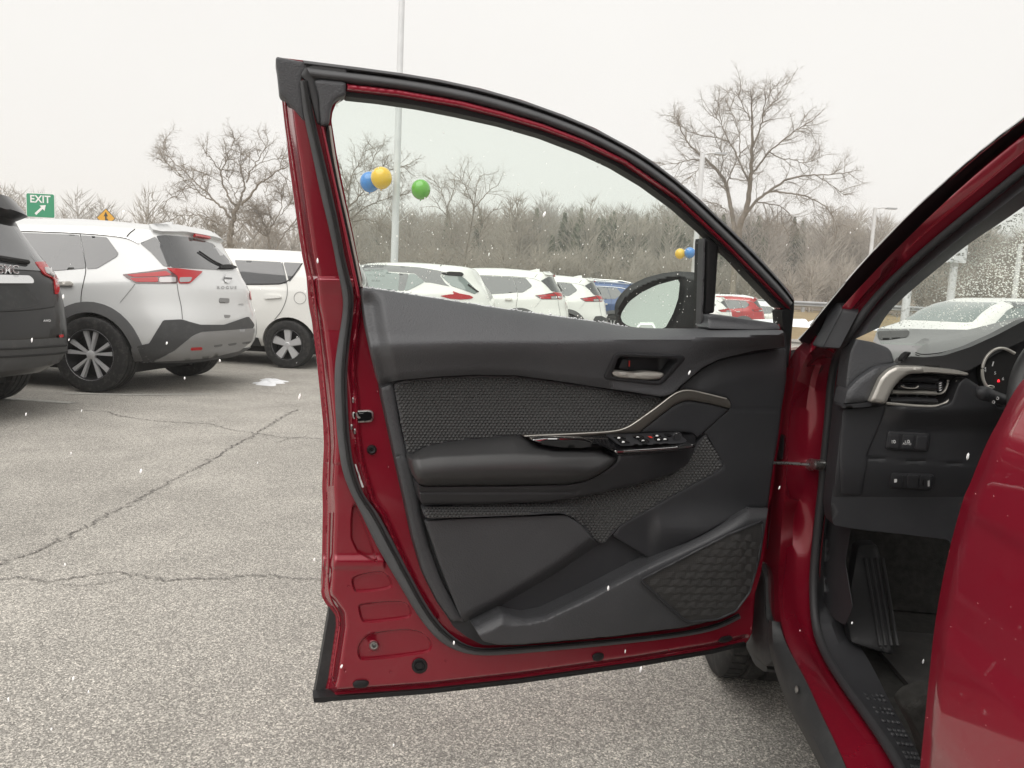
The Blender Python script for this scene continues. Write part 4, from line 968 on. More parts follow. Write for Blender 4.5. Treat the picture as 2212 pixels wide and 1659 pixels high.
# ---------------- front wheel peeping out under the door
def wheel_vf(r, w, kind='plain'):
    pr = [(r * .66, -w * .42), (r * .70, -w * .5), (r * .86, -w * .53), (r * .955, -w * .46), (r * .99, -w * .38)]
    for g in (-.36, -.12, .12, .36):
        pr += [(r, w * (g - .085)), (r, w * (g + .085)), (r * .978, w * (g + .095)), (r * .978, w * (g + .135))]
    pr = pr[:-2] + [(r * .99, w * .47), (r * .955, w * .5), (r * .86, w * .53), (r * .70, w * .5), (r * .66, w * .42)]
    return lathe(pr, 56, 'y')
fw_c = ground_at(*Q('R7', 330, 1150)[0], .03) + np.array([.02, .10, 0]); fw_c[2] = .342
V, F = wheel_vf(.342, .225)
Wm = np.stack([CF, -CRT, np.array([0, 0, 1.0])], 1)
FWH = mk('front_wheel', V @ Wm.T + fw_c, F, M_TYRE, SUV, angle=35)
V, F = lathe([(.0, .09), (.05, .095), (.2, .075), (.23, .1), (.235, -.09), (.0, -.09)], 32, 'y')
mk('rim', V @ Wm.T + fw_c, F, M_RIMD, FWH)
# cross-grooves across the tread
gv = []
for i in range(60):
    a = 2 * math.pi * i / 60
    for y0, y1 in ((-.10, -.065), (.065, .10)):
        t = np.array([-math.sin(a), 0, math.cos(a)]); o = np.array([math.cos(a), 0, math.sin(a)]) * .3425
        v, f = box_vf((-.0025, y0, -.004), (.0025, y1, .0012)); v = np.array(v)
        gv.append((np.outer(v[:, 0], t) + np.outer(v[:, 1], [0, 1, 0]) + np.outer(v[:, 2], [math.cos(a), 0, math.sin(a)]) + o, f))
V, F = join(gv); tag(mk('tread_grooves', V @ Wm.T + fw_c, F, M_UNDER, FWH, smooth=False), kind='stuff')
# wheel-house wall and floor pan so that nothing shines through
b = D_HINGE + CF * .10
def plate(name, P, mat, parent, th=.01):
    P = np.asarray(P, float); nrm = np.cross(P[1] - P[0], P[2] - P[0]); nrm /= np.linalg.norm(nrm); k = len(P)
    V = np.vstack([P, P - nrm * th]); F = [tuple(range(k)), tuple(range(2 * k - 1, k - 1, -1))] + [(i, k + i, k + (i + 1) % k, (i + 1) % k) for i in range(k)]
    return mk(name, V, F, mat, parent, smooth=False)
def cp(f, s, z): return np.array([*(D_HINGE + CF * f + CRT * s)[:2], z])
plate('floor_pan', [cp(-2.4, .06, .24), cp(.35, .06, .24), cp(.35, 1.68, .24), cp(-2.4, 1.68, .24)], M_UNDER, SUV)
plate('bulkhead', [cp(.36, .03, .22), cp(.36, .03, .97), cp(.36, 1.72, .97), cp(.36, 1.72, .22)], M_UNDER, SUV)
plate('cabin_floor', [cp(-1.2, .10, .285), cp(.34, .10, .285), cp(.34, .85, .285), cp(-1.2, .85, .285)], M_CARPET, SUV)
plate('far_side', [cp(-2.4, 1.70, .22), cp(-2.4, 1.70, .98), cp(.36, 1.70, .98), cp(.36, 1.70, .22)], M_TRIMD, SUV)
plate('rear_bulkhead', [cp(-2.4, .03, .22), cp(-2.4, 1.7, .22), cp(-2.4, 1.7, 1.3), cp(-2.4, .03, 1.3)], M_TRIMD, SUV)
rf = []
for s, dz in ((.26, -.05), (.35, 0), (.85, .045), (1.35, 0), (1.44, -.05)):
    rf.append(np.array([cp(f, s, z + dz) for f, z in ((-.62, 1.455), (-1.0, 1.50), (-1.6, 1.50), (-2.4, 1.42))]))
strip('roof', rf, M_RED, SUV, n=12)
plate('headliner', [cp(-.66, .28, 1.40), cp(-.66, 1.42, 1.40), cp(-2.4, 1.42, 1.38), cp(-2.4, .28, 1.38)], M_TRIM, SUV)
# rubber mat, dead pedal, carpet, seat corner
mat_o = plate('floor_mat', [cp(-.75, .27, .30), cp(.12, .27, .30), cp(.12, .72, .30), cp(-.75, .72, .30)], M_MAT, SUV)
rb = []
for i in range(26):
    f = -.70 + i * .03
    v, f_ = box_vf((-.006, 0, 0), (.006, .40, .008)); v = np.array(v)
    rb.append((np.array([cp(f + p[0], .29 + p[1], .3005 + p[2]) for p in v]), f_))
V, F = join(rb); mk('mat_ribs', V, F, M_MAT, mat_o, smooth=False)
FF = Frame(CAM + CF * 1.78, -CF)
dpd = panel('footrest', FF, Q('R7', 915, 475, 950, 462, 1020, 465, 1035, 520, 1060, 700, 1080, 800, 1112, 1060, 1000, 1030, 880, 990, 850, 830, 885, 650), M_RUBD, SUV, n=0, back=.03, step=9, sm=1, rim=.008, rimw=8,
            hf=lambda x, y, d: .22 * sstep(1180, 1420, y) + sum(-.004 * np.exp(-((x - (c + (y - 1180) * .14)) / 1.6) ** 2) for c in (1868, 1880, 1893, 1905)))
for c_ in (1866, 1878, 1891, 1904):
    q_ = np.array([(c_ + (y_ - 1190) * .17, y_) for y_ in np.linspace(1205, 1395, 14)])
    tube('footrest_rib', FF.pts(q_, .22 * sstep(1180, 1420, q_[:, 1]) + .001), .0036, M_RUBD, dpd, 6)
plate('toe_board', [cp(.28, .20, .30), cp(.28, .85, .30), cp(.345, .85, .66), cp(.345, .20, .66)], M_CARPET, SUV)
seat = panel('seat_bolster', Frame(CAM + CF * 1.12, -CF), Q('R7', 1150, 1330, 1200, 1275, 1275, 1250, 1400, 1240, 1500, 1500, 1300, 1680, 1240, 1500), M_CARPET, SUV, n=0, back=.03, step=10, sm=2, rim=.02, rimw=25)

# ---------------- rear door, shut: its outer skin runs back past the camera
RD = Frame(D_HINGE + .01 * CRT, -CRT, lambda z: prof_n(z))
re_ = Q('S7', 1760, 180, 1613, 330, 1540, 400, 1440, 560, 1330, 780, 1230, 960, 1130, 1190, 1040, 1430) + Q('R7', 1480, 180, 1430, 350, 1380, 550, 1340, 750, 1310, 950, 1290, 1150, 1270, 1350, 1240, 1659, 1222, 1850)
e = RD.pts(curve_px(re_, 90, 2), 0.0)
rows = [e + CRT * .03 + CF * .002, e + CRT * .006 + CF * .001]
for s in (.006, .05, .2, .4, .62, .8):
    r = e - CF * s
    r = r - CRT[None] * (.004 * min(1, s / .05)) 
    rows.append(r)
RDO = strip('rear_door', rows, M_RED, SUV, n=120, angle=50)
bd = []
for k in range(140):
    i = rng.integers(0, len(e)); u_ = rng.uniform(.01, .3); p_ = e[i] - CF * u_ - CRT * .0045
    if .3 < p_[2] < 1.0: bd.append(p_)
bd = np.array(bd); s = np.clip(rng.lognormal(-7.5, .35, len(bd)), .0003, .0010)
tag(scatter('water_beads', ICO1, bd, np.stack([s * .5, s, s], 1), M_BEAD, RDO), kind='stuff')

# ---------------- windscreen
t5 = CB.pts(a_l5, -.15)
p_top, p_bot = t5[0], t5[-2]
wn_ = np.cross(p_top - p_bot, CRT); wn_ /= np.linalg.norm(wn_)
if wn_ @ (CAM - p_bot) < 0: wn_ = -wn_
WF = Frame(p_bot, wn_)
wso = Q('R3', 2420, 560, 2212, 715, 2100, 795, 1900, 925, 1700, 1085, 1500, 1255, 1400, 1370, 1360, 1450, 1345, 1520) + [(2500, 770), (2700, 600), (2500, 260)]
panel('windscreen', WF, wso, M_WSCREEN, SUV, n=0, back=.005, step=60, sm=0)
vis = Q('R3', 2230, 740, 2100, 830, 1900, 960, 1700, 1120, 1500, 1290, 1400, 1430) + [(1900, 712), (2230, 712)]
dv = pts_in(vis, 4200, 9); dv = dv[rng.random(len(dv)) < np.where(dv[:, 1] > 640, .35, 1.0)]; s = np.clip(rng.lognormal(-7.15, .35, len(dv)), .0004, .0015)
tag(scatter('water_drops', ICO1, WF.pts(dv, -.006), np.stack([s * rng.uniform(1, 1.6, len(s)), s * .8, s], 1), M_DROP, SUV), kind='stuff')

# ---------------- dashboard
DASH = panel('dashboard', DF, Q('R6', 805, 985, 850, 700, 1000, 640, 1260, 640, 1700, 690, 1900, 560, 2260, 430, 2420, 500, 2420, 1200) + Q('R7', 1900, 300, 1420, 470, 1400, 440, 1150, 410, 900, 382, 785, 362, 775, 250), M_TRIMD, SUV, n=-.02, back=.05, step=12, sm=1)
tag(DASH, 'black dashboard with air vent and switches')
DS = DASH
def dtop_h(x, y, d): return -.62 * (1 - sstep(704, 790, y)) - .02
panel('dash_top', DF, Q('R6', 1062, 480, 1098, 378, 1580, 385, 2260, 395, 2500, 420, 2500, 560, 1900, 640, 1260, 650, 1215, 640, 1165, 525), M_DASH, DS, n=.0, hf=dtop_h, back=.01, step=9, sm=0)
panel('demister_grille', DF, Q('R6', 1085, 398, 1335, 392, 1322, 440, 1180, 462, 1100, 465), M_GRILLE, DS, n=.012, hf=dtop_h, back=.004, step=6, sm=1)
panel('end_panel', DF, Q('R6', 918, 458, 1050, 482, 1165, 525, 1192, 560, 1216, 642, 1040, 682, 920, 762, 838, 850, 850, 700, 872, 560), M_TRIM, DS, n=.012, back=.05, step=7, sm=1, rim=.004, rimw=4)
panel('end_shoulder', DF, Q('R6', 838, 852, 925, 760, 1040, 682, 1100, 660, 1240, 640, 1250, 662, 1160, 700, 1100, 760, 1060, 850, 1022, 946, 812, 968), M_TRIM, DS, n=.03, back=.05, step=6, sm=1, rim=.014, rimw=14)
panel('end_underside', DF, Q('R6', 808, 968, 1024, 944, 1142, 940, 1140, 960, 1000, 982, 812, 993), M_TRIMD, DS, n=.026, back=.04, step=6, sm=1)
padp = Q('T2', 868, 1540, 900, 1470, 960, 1390, 1080, 1310, 1700, 1190, 2208, 1062, 2500, 1020, 2500, 1090, 2208, 1172, 1900, 1300, 1500, 1455, 1250, 1535, 1000, 1562, 890, 1560)
PB = np.array(Q('T2', 868, 1550, 1000, 1562, 1250, 1535, 1500, 1455, 1900, 1300, 2208, 1172, 2500, 1090)); PT = np.array(Q('T2', 868, 1480, 960, 1390, 1080, 1310, 1700, 1190, 2208, 1062, 2500, 1020))
def pad2_h(x, y, d):
    yt = np.interp(x, PT[:, 0], PT[:, 1]); yb = np.interp(x, PB[:, 0], PB[:, 1]); t = np.clip((y - yt) / np.maximum(yb - yt, 4), 0, 1)
    return -.30 + .33 * t ** .8 - .02 * sstep(.85, 1, t)
panel('binnacle_pad', DF, padp, M_DASH, DS, n=.0, hf=pad2_h, back=.03, step=5, sm=1, angle=70)
for off in (-7, -12):
    q = PB.copy(); q[:, 1] += off * .9; q[0] += (10, -3); st = curve_px(q, 60, 2)
    tube('stitching', DF.pts(st, pad2_h(st[:, 0], st[:, 1], None) + .002), .0012, M_UNDER, DS, 5)
panel('binnacle_front', DF, Q('R6', 1252, 660, 1280, 610, 1345, 592, 1440, 600, 1600, 585, 1800, 520, 2000, 430, 2212, 318, 2420, 260, 2420, 420, 2212, 470, 2000, 570, 1880, 650, 1780, 705, 1600, 690), M_SOFT, DS, n=.012, back=.03, step=8, sm=1)
panel('tweeter_ring', DF, Q('T2', 760, 1560, 790, 1500, 860, 1460, 870, 1480, 800, 1560, 770, 1590), M_RUBD, DS, n=.02, back=.02, step=5, sm=1)
# air vent
silv = Q('R6', 1018, 944, 1060, 850, 1100, 760, 1160, 700, 1230, 664, 1400, 668, 1700, 697, 1788, 722, 1782, 742, 1500, 720, 1330, 726, 1262, 770, 1210, 832, 1180, 890, 1152, 944, 1140, 958)
panel('vent_surround', DF, silv, M_SILV, DS, n=.045, back=.05, step=4, sm=1, rim=.010, rimw=8)
panel('vent_recess', DF, Q('R6', 1158, 952, 1190, 870, 1240, 790, 1300, 738, 1500, 724, 1705, 745, 1702, 795, 1682, 855, 1640, 930, 1560, 972, 1400, 974), M_UNDER, DS, n=-.008, back=.02, step=9, sm=1)
tube('vent_trim', DF.pts(curve_px(Q('R6', 1150, 952, 1350, 972, 1480, 978, 1560, 974, 1640, 935, 1680, 860, 1700, 780), 50), .012), .0030, M_SILV, DS, 8)
for y0, x0, x1, m_ in ((765, 1265, 1535, M_TRIMD), (822, 1225, 1530, M_TRIMD), (868, 1190, 1530, M_SILV), (930, 1170, 1530, M_TRIMD)):
    P = DF.pts(curve_px(Q('R6', x0, y0 - 2, (x0 + x1) / 2, y0, x1, y0 + 8), 16), .004)
    tube('vent_slat', P, .0062 if m_ is M_TRIMD else .0045, m_, DS, 8, N=CF, flat=1.8)
for x0 in (1230, 1300, 1380, 1460):
    tube('vent_fin', DF.pts(Q('R6', x0 + 30, 780, x0, 940), -.003), .0022, M_TRIMD, DS, 6)
panel('vent_tab', DF, Q('R6', 1265, 815, 1290, 808, 1385, 808, 1402, 815, 1380, 842, 1290, 838), M_PIANO, DS, n=.020, back=.02, step=4, sm=1, rim=.003, rimw=3)
tube('vent_tab_edge', DF.pts(curve_px(Q('R6', 1266, 818, 1292, 835, 1380, 840, 1400, 820), 16), .020), .0014, M_SILV, DS, 6)
panel('vent_side', DF, Q('R6', 1520, 770, 1620, 770, 1630, 800, 1600, 870, 1560, 888, 1510, 886, 1535, 840), M_PIANO, DS, n=.008, back=.02, step=5, sm=1, rim=.003, rimw=3)
tube('vent_side_edge', DF.pts(curve_px(Q('R6', 1500, 872, 1560, 884, 1600, 865, 1625, 810, 1628, 775), 20), .010), .0022, M_SILV, DS, 6)
panel('vent_wheel', DF, Q('R6', 1548, 790, 1570, 782, 1590, 790, 1588, 850, 1565, 864, 1545, 858), M_TRIMD, DS, n=.020, back=.02, step=4, sm=1, rim=.006, rimw=5)
for y0 in (795, 812, 830, 848):
    panel('wheel_mark', DF, Q('R6', 1560, y0 + 4, 1580, y0 - 3, 1580, y0 + 5, 1560, y0 + 12), M_WHITEP, DS, n=.0215, back=.001, step=4, sm=0)
# knee panel with two switch banks
def knee_h(x, y, d): return .03 * (1 - sstep(880, 935, y)) * sstep(1900, 1960, x) - .05 * sstep(1000, 1170, y) - .004 * np.exp(-((y - (990 + (x - 1875) * .06)) / 1.6) ** 2) * (x > 1872)
panel('knee_panel', DF, Q('R6', 812, 996, 1150, 962, 1350, 985, 1540, 990, 1650, 950, 1705, 800, 1760, 752, 1880, 830, 2020, 1000, 2200, 1000, 2400, 1200) + Q('R7', 1900, 320, 1420, 465, 1400, 440, 1150, 410, 1000, 396, 900, 382, 785, 362, 775, 300), M_TRIMD, DS, n=.0, hf=knee_h, back=.03, step=6, sm=1, rim=.004, rimw=4)
panel('side_fillet', DF, Q('R6', 815, 1000, 1140, 975, 1155, 990, 1090, 1150, 1000, 1360, 1010, 1400, 960, 1659, 800, 1659, 790, 1350), M_TRIMD, DS, n=.004, back=.02, step=7, sm=1, rim=.003, rimw=3, hf=lambda x, y, d: -.05 * sstep(1000, 1170, y))
def bank(bz, btns):
    panel('switch_bezel', DF, Q('R6', *bz), M_TRIMD, DS, n=.008, hf=knee_h, back=.02, step=6, sm=1, rim=.004, rimw=4)
    for b_ in btns: panel('dash_switch', DF, Q('R6', *b_), M_PIANO if False else M_TRIMD, DS, n=.0115, hf=knee_h, back=.006, step=5, sm=1, rim=.0015, rimw=2)
bank((1165, 1165, 1470, 1180, 1490, 1200, 1475, 1320, 1450, 1328, 1160, 1308, 1145, 1290), ((1175, 1185, 1262, 1190, 1252, 1303, 1160, 1296), (1280, 1192, 1370, 1197, 1358, 1308, 1265, 1302), (1385, 1200, 1475, 1205, 1460, 1316, 1370, 1310)))
bank((1195, 1490, 1510, 1500, 1528, 1520, 1510, 1612, 1490, 1622, 1185, 1608, 1172, 1592), ((1195, 1497, 1282, 1502, 1275, 1602, 1182, 1595), (1315, 1503, 1405, 1508, 1395, 1612, 1305, 1607), (1415, 1508, 1508, 1512, 1495, 1616, 1402, 1612)))
def dsym(*pts): panel('switch_symbol', DF, Q('R6', *pts), M_WHITEP, DS, n=.0135, hf=knee_h, back=.001, step=3, sm=0)
def dtxt(body, x, y, hpx, nn=.014, mat=None, knee=True):
    V, F = text_vf(body, 1.0)
    nn = nn + (float(knee_h(np.array([x]), np.array([y]), None)[0]) if knee else 0)
    o = px(DF, x, y, nn); s_ = hpx / FOC * (o - CAM) @ CF * 1.35
    mk('dash_lettering', place(V * s_, o, CRT, (0, 0, 1), -CF), F, mat or M_WHITEP, DS, smooth=False)
dtxt('AUTO', *Q('R6', 1312, 1266)[0], 4.6)
for k in range(3):
    dsym(1192, 1240 + k * 9, 1205, 1238 + k * 9, 1205, 1241 + k * 9, 1192, 1243 + k * 9); dsym(1294, 1242 + k * 7, 1308, 1241 + k * 7, 1308, 1244 + k * 7, 1294, 1245 + k * 7)
for cx, cy in ((1214, 1249), (1322, 1248)):
    t = curve_px(Q('R6', cx - 4, cy - 11, cx + 6, cy - 10, cx + 11, cy, cx + 6, cy + 10, cx - 4, cy + 11, cx - 4, cy - 11), 20, 1)
    tube('switch_symbol', DF.pts(t, .0135 + knee_h(t[:, 0], t[:, 1], None)), .0006, M_WHITEP, DS, 4)
dsym(1215, 1538, 1236, 1536, 1234, 1562, 1214, 1564)
for k in range(5): dsym(1470, 1552 + k * 9, 1488, 1550 + k * 9, 1487, 1555 + k * 9, 1470, 1557 + k * 9)
disc_px('dimmer_mark', DF, Q('R6', 1484, 1532)[0], 3.4, [(1, 0), (.9, .001)], M_WHITEP, DS, n0=.0135 - .03)
panel('dimmer_roller', DF, Q('R6', 1428, 1535, 1448, 1535, 1446, 1592, 1428, 1590), M_RUBD, DS, n=.016, hf=knee_h, back=.01, step=4, sm=1, rim=.004, rimw=4)
# gauge
gc_ = Q('R6', 2030, 715)[0]
gface = Q('R6', 1905, 830, 1885, 740, 1890, 660, 1930, 580, 1990, 535, 2060, 528, 2130, 560, 2212, 640, 2300, 760, 2290, 860, 2200, 960, 1990, 860)
panel('gauge_face', DF, gface, M_UNDER, DS, n=.004, back=.02, step=9, sm=1)
tube('gauge_ring', DF.pts(curve_px(Q('R6', 1960, 850, 1915, 820, 1888, 740, 1895, 650, 1935, 575, 2000, 530, 2070, 530, 2140, 570), 50), .012), .0030, M_SILV, DS, 8)
tube('gauge_mark', DF.pts(curve_px(Q('R6', 1925, 822, 1960, 815, 1990, 830, 1965, 838, 1925, 826), 20, 1), .010), .0012, M_SILV, DS, 5)
for b_, x, y in (('4', 1914, 703), ('5', 1990, 722), ('6', 2050, 765)): dtxt(b_, *Q('R6', x, y)[0], 6.5, .008, knee=False)
M_TELL = pmat('warning_lamp', (.5, .01, .01), .5, emit=((1.0, .02, .03), 1.6))
panel('warning_light', DF, Q('R6', 2008, 790, 2013, 770, 2022, 770, 2026, 790), M_TELL, DS, n=.008, back=.001, step=3, sm=0)
for (x0, y0, x1, y1) in ((1968, 668, 1978, 632), (1985, 556, 1988, 542), (1905, 660, 1908, 648), (1912, 690, 1916, 676)):
    tube('gauge_tick', DF.pts(Q('R6', x0, y0, x1, y1), .008), .0011, M_WHITEP, DS, 5)
# column stalk and steering wheel
sa, sb_ = px(DF, *Q('R6', 1862, 862)[0], .10), px(DF, *Q('R6', 2110, 948)[0], .03)
t = np.linspace(0, 1, 16); P = sa[None] * (1 - t[:, None]) + sb_[None] * t[:, None]
rr = np.interp(t, [0, .03, .08, .16, .3, .34, .6, 1], [.003, .009, .0125, .0135, .0130, .0115, .0110, .0115])
ST = tube('column_stalk', P, rr, M_TRIMD, DS, 16)
for (x, y, r) in ((1966, 880, 4.2), (1978, 944, 2.6), (2008, 915, 2.6)):
    a = np.linspace(0, 2 * math.pi, 14)
    c_ = Q('R6', x, y)[0]
    tube('stalk_symbol', DF.pts(np.stack([c_[0] + r * np.cos(a), c_[1] + r * np.sin(a)], 1), .088 if x < 1970 else .084), .0008, M_WHITEP, DS, 4)
SWF = px(DF, 2444, 905, .17)
ax = -CF * math.cos(R_(24)) + np.array([0, 0, 1]) * math.sin(R_(24)); ay = np.cross(CRT, ax)
a = np.linspace(0, 2 * math.pi, 80, endpoint=False)
ring = SWF[None] + .180 * (np.cos(a)[:, None] * CRT[None] + np.sin(a)[:, None] * ay[None])
SWH = tube('steering_wheel', ring, .0175, M_SOFT, SUV, 14, N=ax, closed=True, angle=80)
hubv, hubf = lathe([(.0, .05), (.055, .045), (.075, .02), (.075, -.02), (0, -.03)], 24, 'z')
mk('hub', hubv @ np.stack([CRT, ay, ax], 0) + SWF, hubf, M_TRIMD, SWH)
for an in (180, 0, 270):
    d_ = math.cos(R_(an)) * CRT + math.sin(R_(an)) * ay
    tube('spoke', np.array([SWF + d_ * .05, SWF + d_ * .175]), .02, M_SILV if an != 270 else M_TRIMD, SWH, 8, N=ax, flat=.4)
tube('steering_column', np.array([SWF - ax * .02, SWF - ax * .32]), .045, M_TRIMD, SUV, 16)
# ================================================================== the setting
def gz(X, Y):
    """height of the lot: nearly level, with a slight crown behind the first parked cars"""
    X = np.asarray(X, float); Y = np.asarray(Y, float)
    return .05 * sstep(9.5, 13.5, Y) * (1 - sstep(4, 9, X)) * (1 - sstep(27, 33, Y))

def terrain_z(X, Y):
    X = np.asarray(X, float); Y = np.asarray(Y, float)
    bank = 1.15 * sstep(31, 40, Y) * sstep(-6, 6, X) + .3 * sstep(40, 60, Y) * (1 - sstep(-6, 6, X))
    hill = sstep(-.34, -.12, X / np.maximum(Y, 1))
    return bank + hill * np.clip(Y - 75, 0, 200) * .075 + .6 * np.sin(X * .05) * sstep(70, 120, Y)

def sheet(name, xs, ys, zf, mat, dz=0.0):
    X, Y = np.meshgrid(xs, ys); Z = zf(X, Y) + dz
    V = np.stack([X.ravel(), Y.ravel(), Z.ravel()], 1); n, m = len(xs), len(ys)
    F = [(j * n + i, j * n + i + 1, (j + 1) * n + i + 1, (j + 1) * n + i) for j in range(m - 1) for i in range(n - 1)]
    return mk(name, V, F, mat, angle=None)

LOT = tag(sheet('parking_lot', np.arange(-60, 61, 1.5), np.arange(-30, 31.1, 1.0), gz, M_ASPH), kind='structure')
xs = np.concatenate([np.arange(-400, -100, 25), np.arange(-100, 140, 4.0), np.arange(140, 401, 20)])
ys = np.concatenate([np.arange(31, 80, 1.5), np.arange(80, 240, 6), np.arange(240, 441, 20)])
GR = tag(sheet('ground', xs, ys, lambda X, Y: np.where(Y < 31.5, gz(X, Y) - .01, terrain_z(X, Y)), M_GRASS), kind='structure')
RD_ = tag(sheet('road', np.arange(-100, 140, 4.0), np.array([42.5, 44, 46, 48]), terrain_z, M_ASPH, .02), kind='structure')
HL = tag(sheet('hill', np.arange(-60, 160, 5.0), np.arange(78, 236, 5.0), lambda X, Y: terrain_z(X, Y) + .05, M_HILL), kind='structure')

# cracks and worn bay lines in the lot
def ground_strip(name, pxs, w, mat, dz, jit=.0, n=60, parent=None, seed=1):
    g = np.random.default_rng(seed)
    P = np.array([ground_at(x, y)[:2] for x, y in pxs]); P = resample(P, n=n, closed=False)
    T = np.gradient(P, axis=0); T /= np.linalg.norm(T, axis=1)[:, None]; N = np.stack([-T[:, 1], T[:, 0]], 1)
    P = P + N * g.normal(0, jit, (len(P), 1))
    ww = w * g.uniform(.35, 1.2, len(P)) if jit else np.full(len(P), w)
    L = P + N * ww[:, None] / 2; R = P - N * ww[:, None] / 2
    V = np.vstack([np.c_[L, gz(L[:, 0], L[:, 1]) + dz], np.c_[R, gz(R[:, 0], R[:, 1]) + dz]]); k = len(P)
    return mk(name, V, [(i, k + i, k + i + 1, i + 1) for i in range(k - 1)], mat, parent, smooth=False)
ground_strip('crack', Q('T6', -40, 1240, 90, 1200, 260, 1140, 420, 1060, 560, 990, 760, 880, 900, 810, 1080, 710, 1190, 650, 1300, 590), .010, M_CRACK, .004, .012, 130, LOT, 2)
ground_strip('crack', Q('T6', 1300, 590, 1420, 530, 1560, 440, 1700, 365, 1800, 300, 1860, 260, 2000, 190), .013, M_CRACK, .004, .012, 90, LOT, 3)
ground_strip('crack', Q('T6', -60, 1330, 180, 1320, 330, 1350, 560, 1310, 760, 1285, 960, 1308, 1120, 1338, 1300, 1330, 1500, 1330, 1640, 1312, 1800, 1300, 1920, 1325, 2160, 1332, 2300, 1330), .0075, M_CRACK, .0042, .008, 180, LOT, 4)
ground_strip('crack', Q('T6', 380, 1370, 560, 1372, 740, 1350, 900, 1310), .005, M_CRACK, .0041, .006, 60, LOT, 5)
ground_strip('crack', Q('T6', 430, 195, 700, 205, 820, 240, 1060, 272, 1400, 288, 1560, 330, 1700, 350, 1900, 380, 2200, 388), .010, M_CRACK, .0043, .01, 110, LOT, 6)
ground_strip('crack', Q('T6', 1850, 420, 1940, 385, 2060, 370), .008, M_CRACK, .0046, .01, 30, LOT, 7)
ground_strip('bay_line', Q('T6', 20, 118, 490, 150), .10, M_LINE, .004, .0, 12, LOT, 8)
ground_strip('bay_line', Q('T6', 420, 84, 900, 94, 1420, 90), .08, M_LINE, .004, .0, 12, LOT, 9)
# a little snow lying about
def snow_patch(name, px_c, rx, ry, h, label, seed, Y=None):
    g = np.random.default_rng(seed); c = ground_at(*px_c) if Y is None else at(px_c[0], px_c[1], Y)
    n, m = 40, 7; V = [[0, 0, h * .8]]; F = []
    ph = g.uniform(0, 6, 4)
    for j in range(1, m + 1):
        for i in range(n):
            a = 2 * math.pi * i / n; r = j / m
            k = 1 + .35 * math.sin(2 * a + ph[0]) + .22 * math.sin(3 * a + ph[1]) + .12 * math.sin(7 * a + ph[2])
            V.append([rx * r * k * math.cos(a), ry * r * k * math.sin(a), h * (1 - r ** 2.2) * (1 + .3 * math.sin(4 * a + 5 * r + ph[3])) - (.01 if j == m else 0)])
    F += [(0, 1 + i, 1 + (i + 1) % n) for i in range(n)]
    for j in range(m - 1):
        for i in range(n):
            a, b = 1 + j * n + i, 1 + j * n + (i + 1) % n
            F.append((a, a + n, b + n, b))
    V = np.array(V) + [c[0], c[1], c[2] if Y is not None else gz(c[0], c[1])]
    return tag(mk(name, V, F, M_SNOW, angle=None), label, 'snow')
snow_patch('snow_patch', (578, 829), .19, .14, .03, 'small melting patch of snow on asphalt behind the silver car', 5)
snow_patch('snow_patch', (588, 823), .16, .06, .025, 'thin sliver of snow beside the larger asphalt snow patch', 6)
snow_patch('snow_bank', (1745, 706), 2.2, 1.5, .22, 'bank of old snow at the edge of the lot beyond the red fender', 8, 27)

# ================================================================== parked cars
def body_mesh(layers, N=48, sub=4):
    """stack of rounded plan outlines, smoothly interpolated upwards"""
    L = []
    for (z, xr, xf, w, nr, nf) in layers:
        a = np.linspace(0, math.pi, N)
        c, s = np.cos(a), np.sin(a); xc, ha = (xr + xf) / 2, (xf - xr) / 2
        n = np.where(c > 0, nf, nr)
        x = xc + ha * np.sign(c) * np.abs(c) ** (2 / n); y = w * np.abs(s) ** (2 / n)
        zz = np.interp(x, [p[0] for p in z], [p[1] for p in z]) if isinstance(z, list) else np.full(N, z)
        L.append(np.stack([x, y, zz], 1))
    L = np.array(L); m = len(L)
    t = np.linspace(0, m - 1, (m - 1) * sub + 1); out = []
    for q in t:
        i = min(int(q), m - 2); f = q - i
        p0, p1, p2, p3 = L[max(i - 1, 0)], L[i], L[i + 1], L[min(i + 2, m - 1)]
        lin = p1 * (1 - f) + p2 * f
        cr = .5 * ((2 * p1) + (-p0 + p2) * f + (2 * p0 - 5 * p1 + 4 * p2 - p3) * f * f + (-p0 + 3 * p1 - 3 * p2 + p3) * f ** 3)
        out.append(.45 * lin + .55 * cr)
    out = np.array(out); out[:, 0, 1] = 0; out[:, -1, 1] = 0
    m = len(out); full = np.concatenate([out, (out[:, 1:-1] * [1, -1, 1])[:, ::-1]], 1); K = full.shape[1]
    V = full.reshape(-1, 3); F = []
    for j in range(m - 1):
        for i in range(K):
            k = (i + 1) % K; F.append((j * K + i, j * K + k, (j + 1) * K + k, (j + 1) * K + i))
    F.append(tuple(range(K))[::-1]); F.append(tuple(range((m - 1) * K, m * K)))
    return V, F

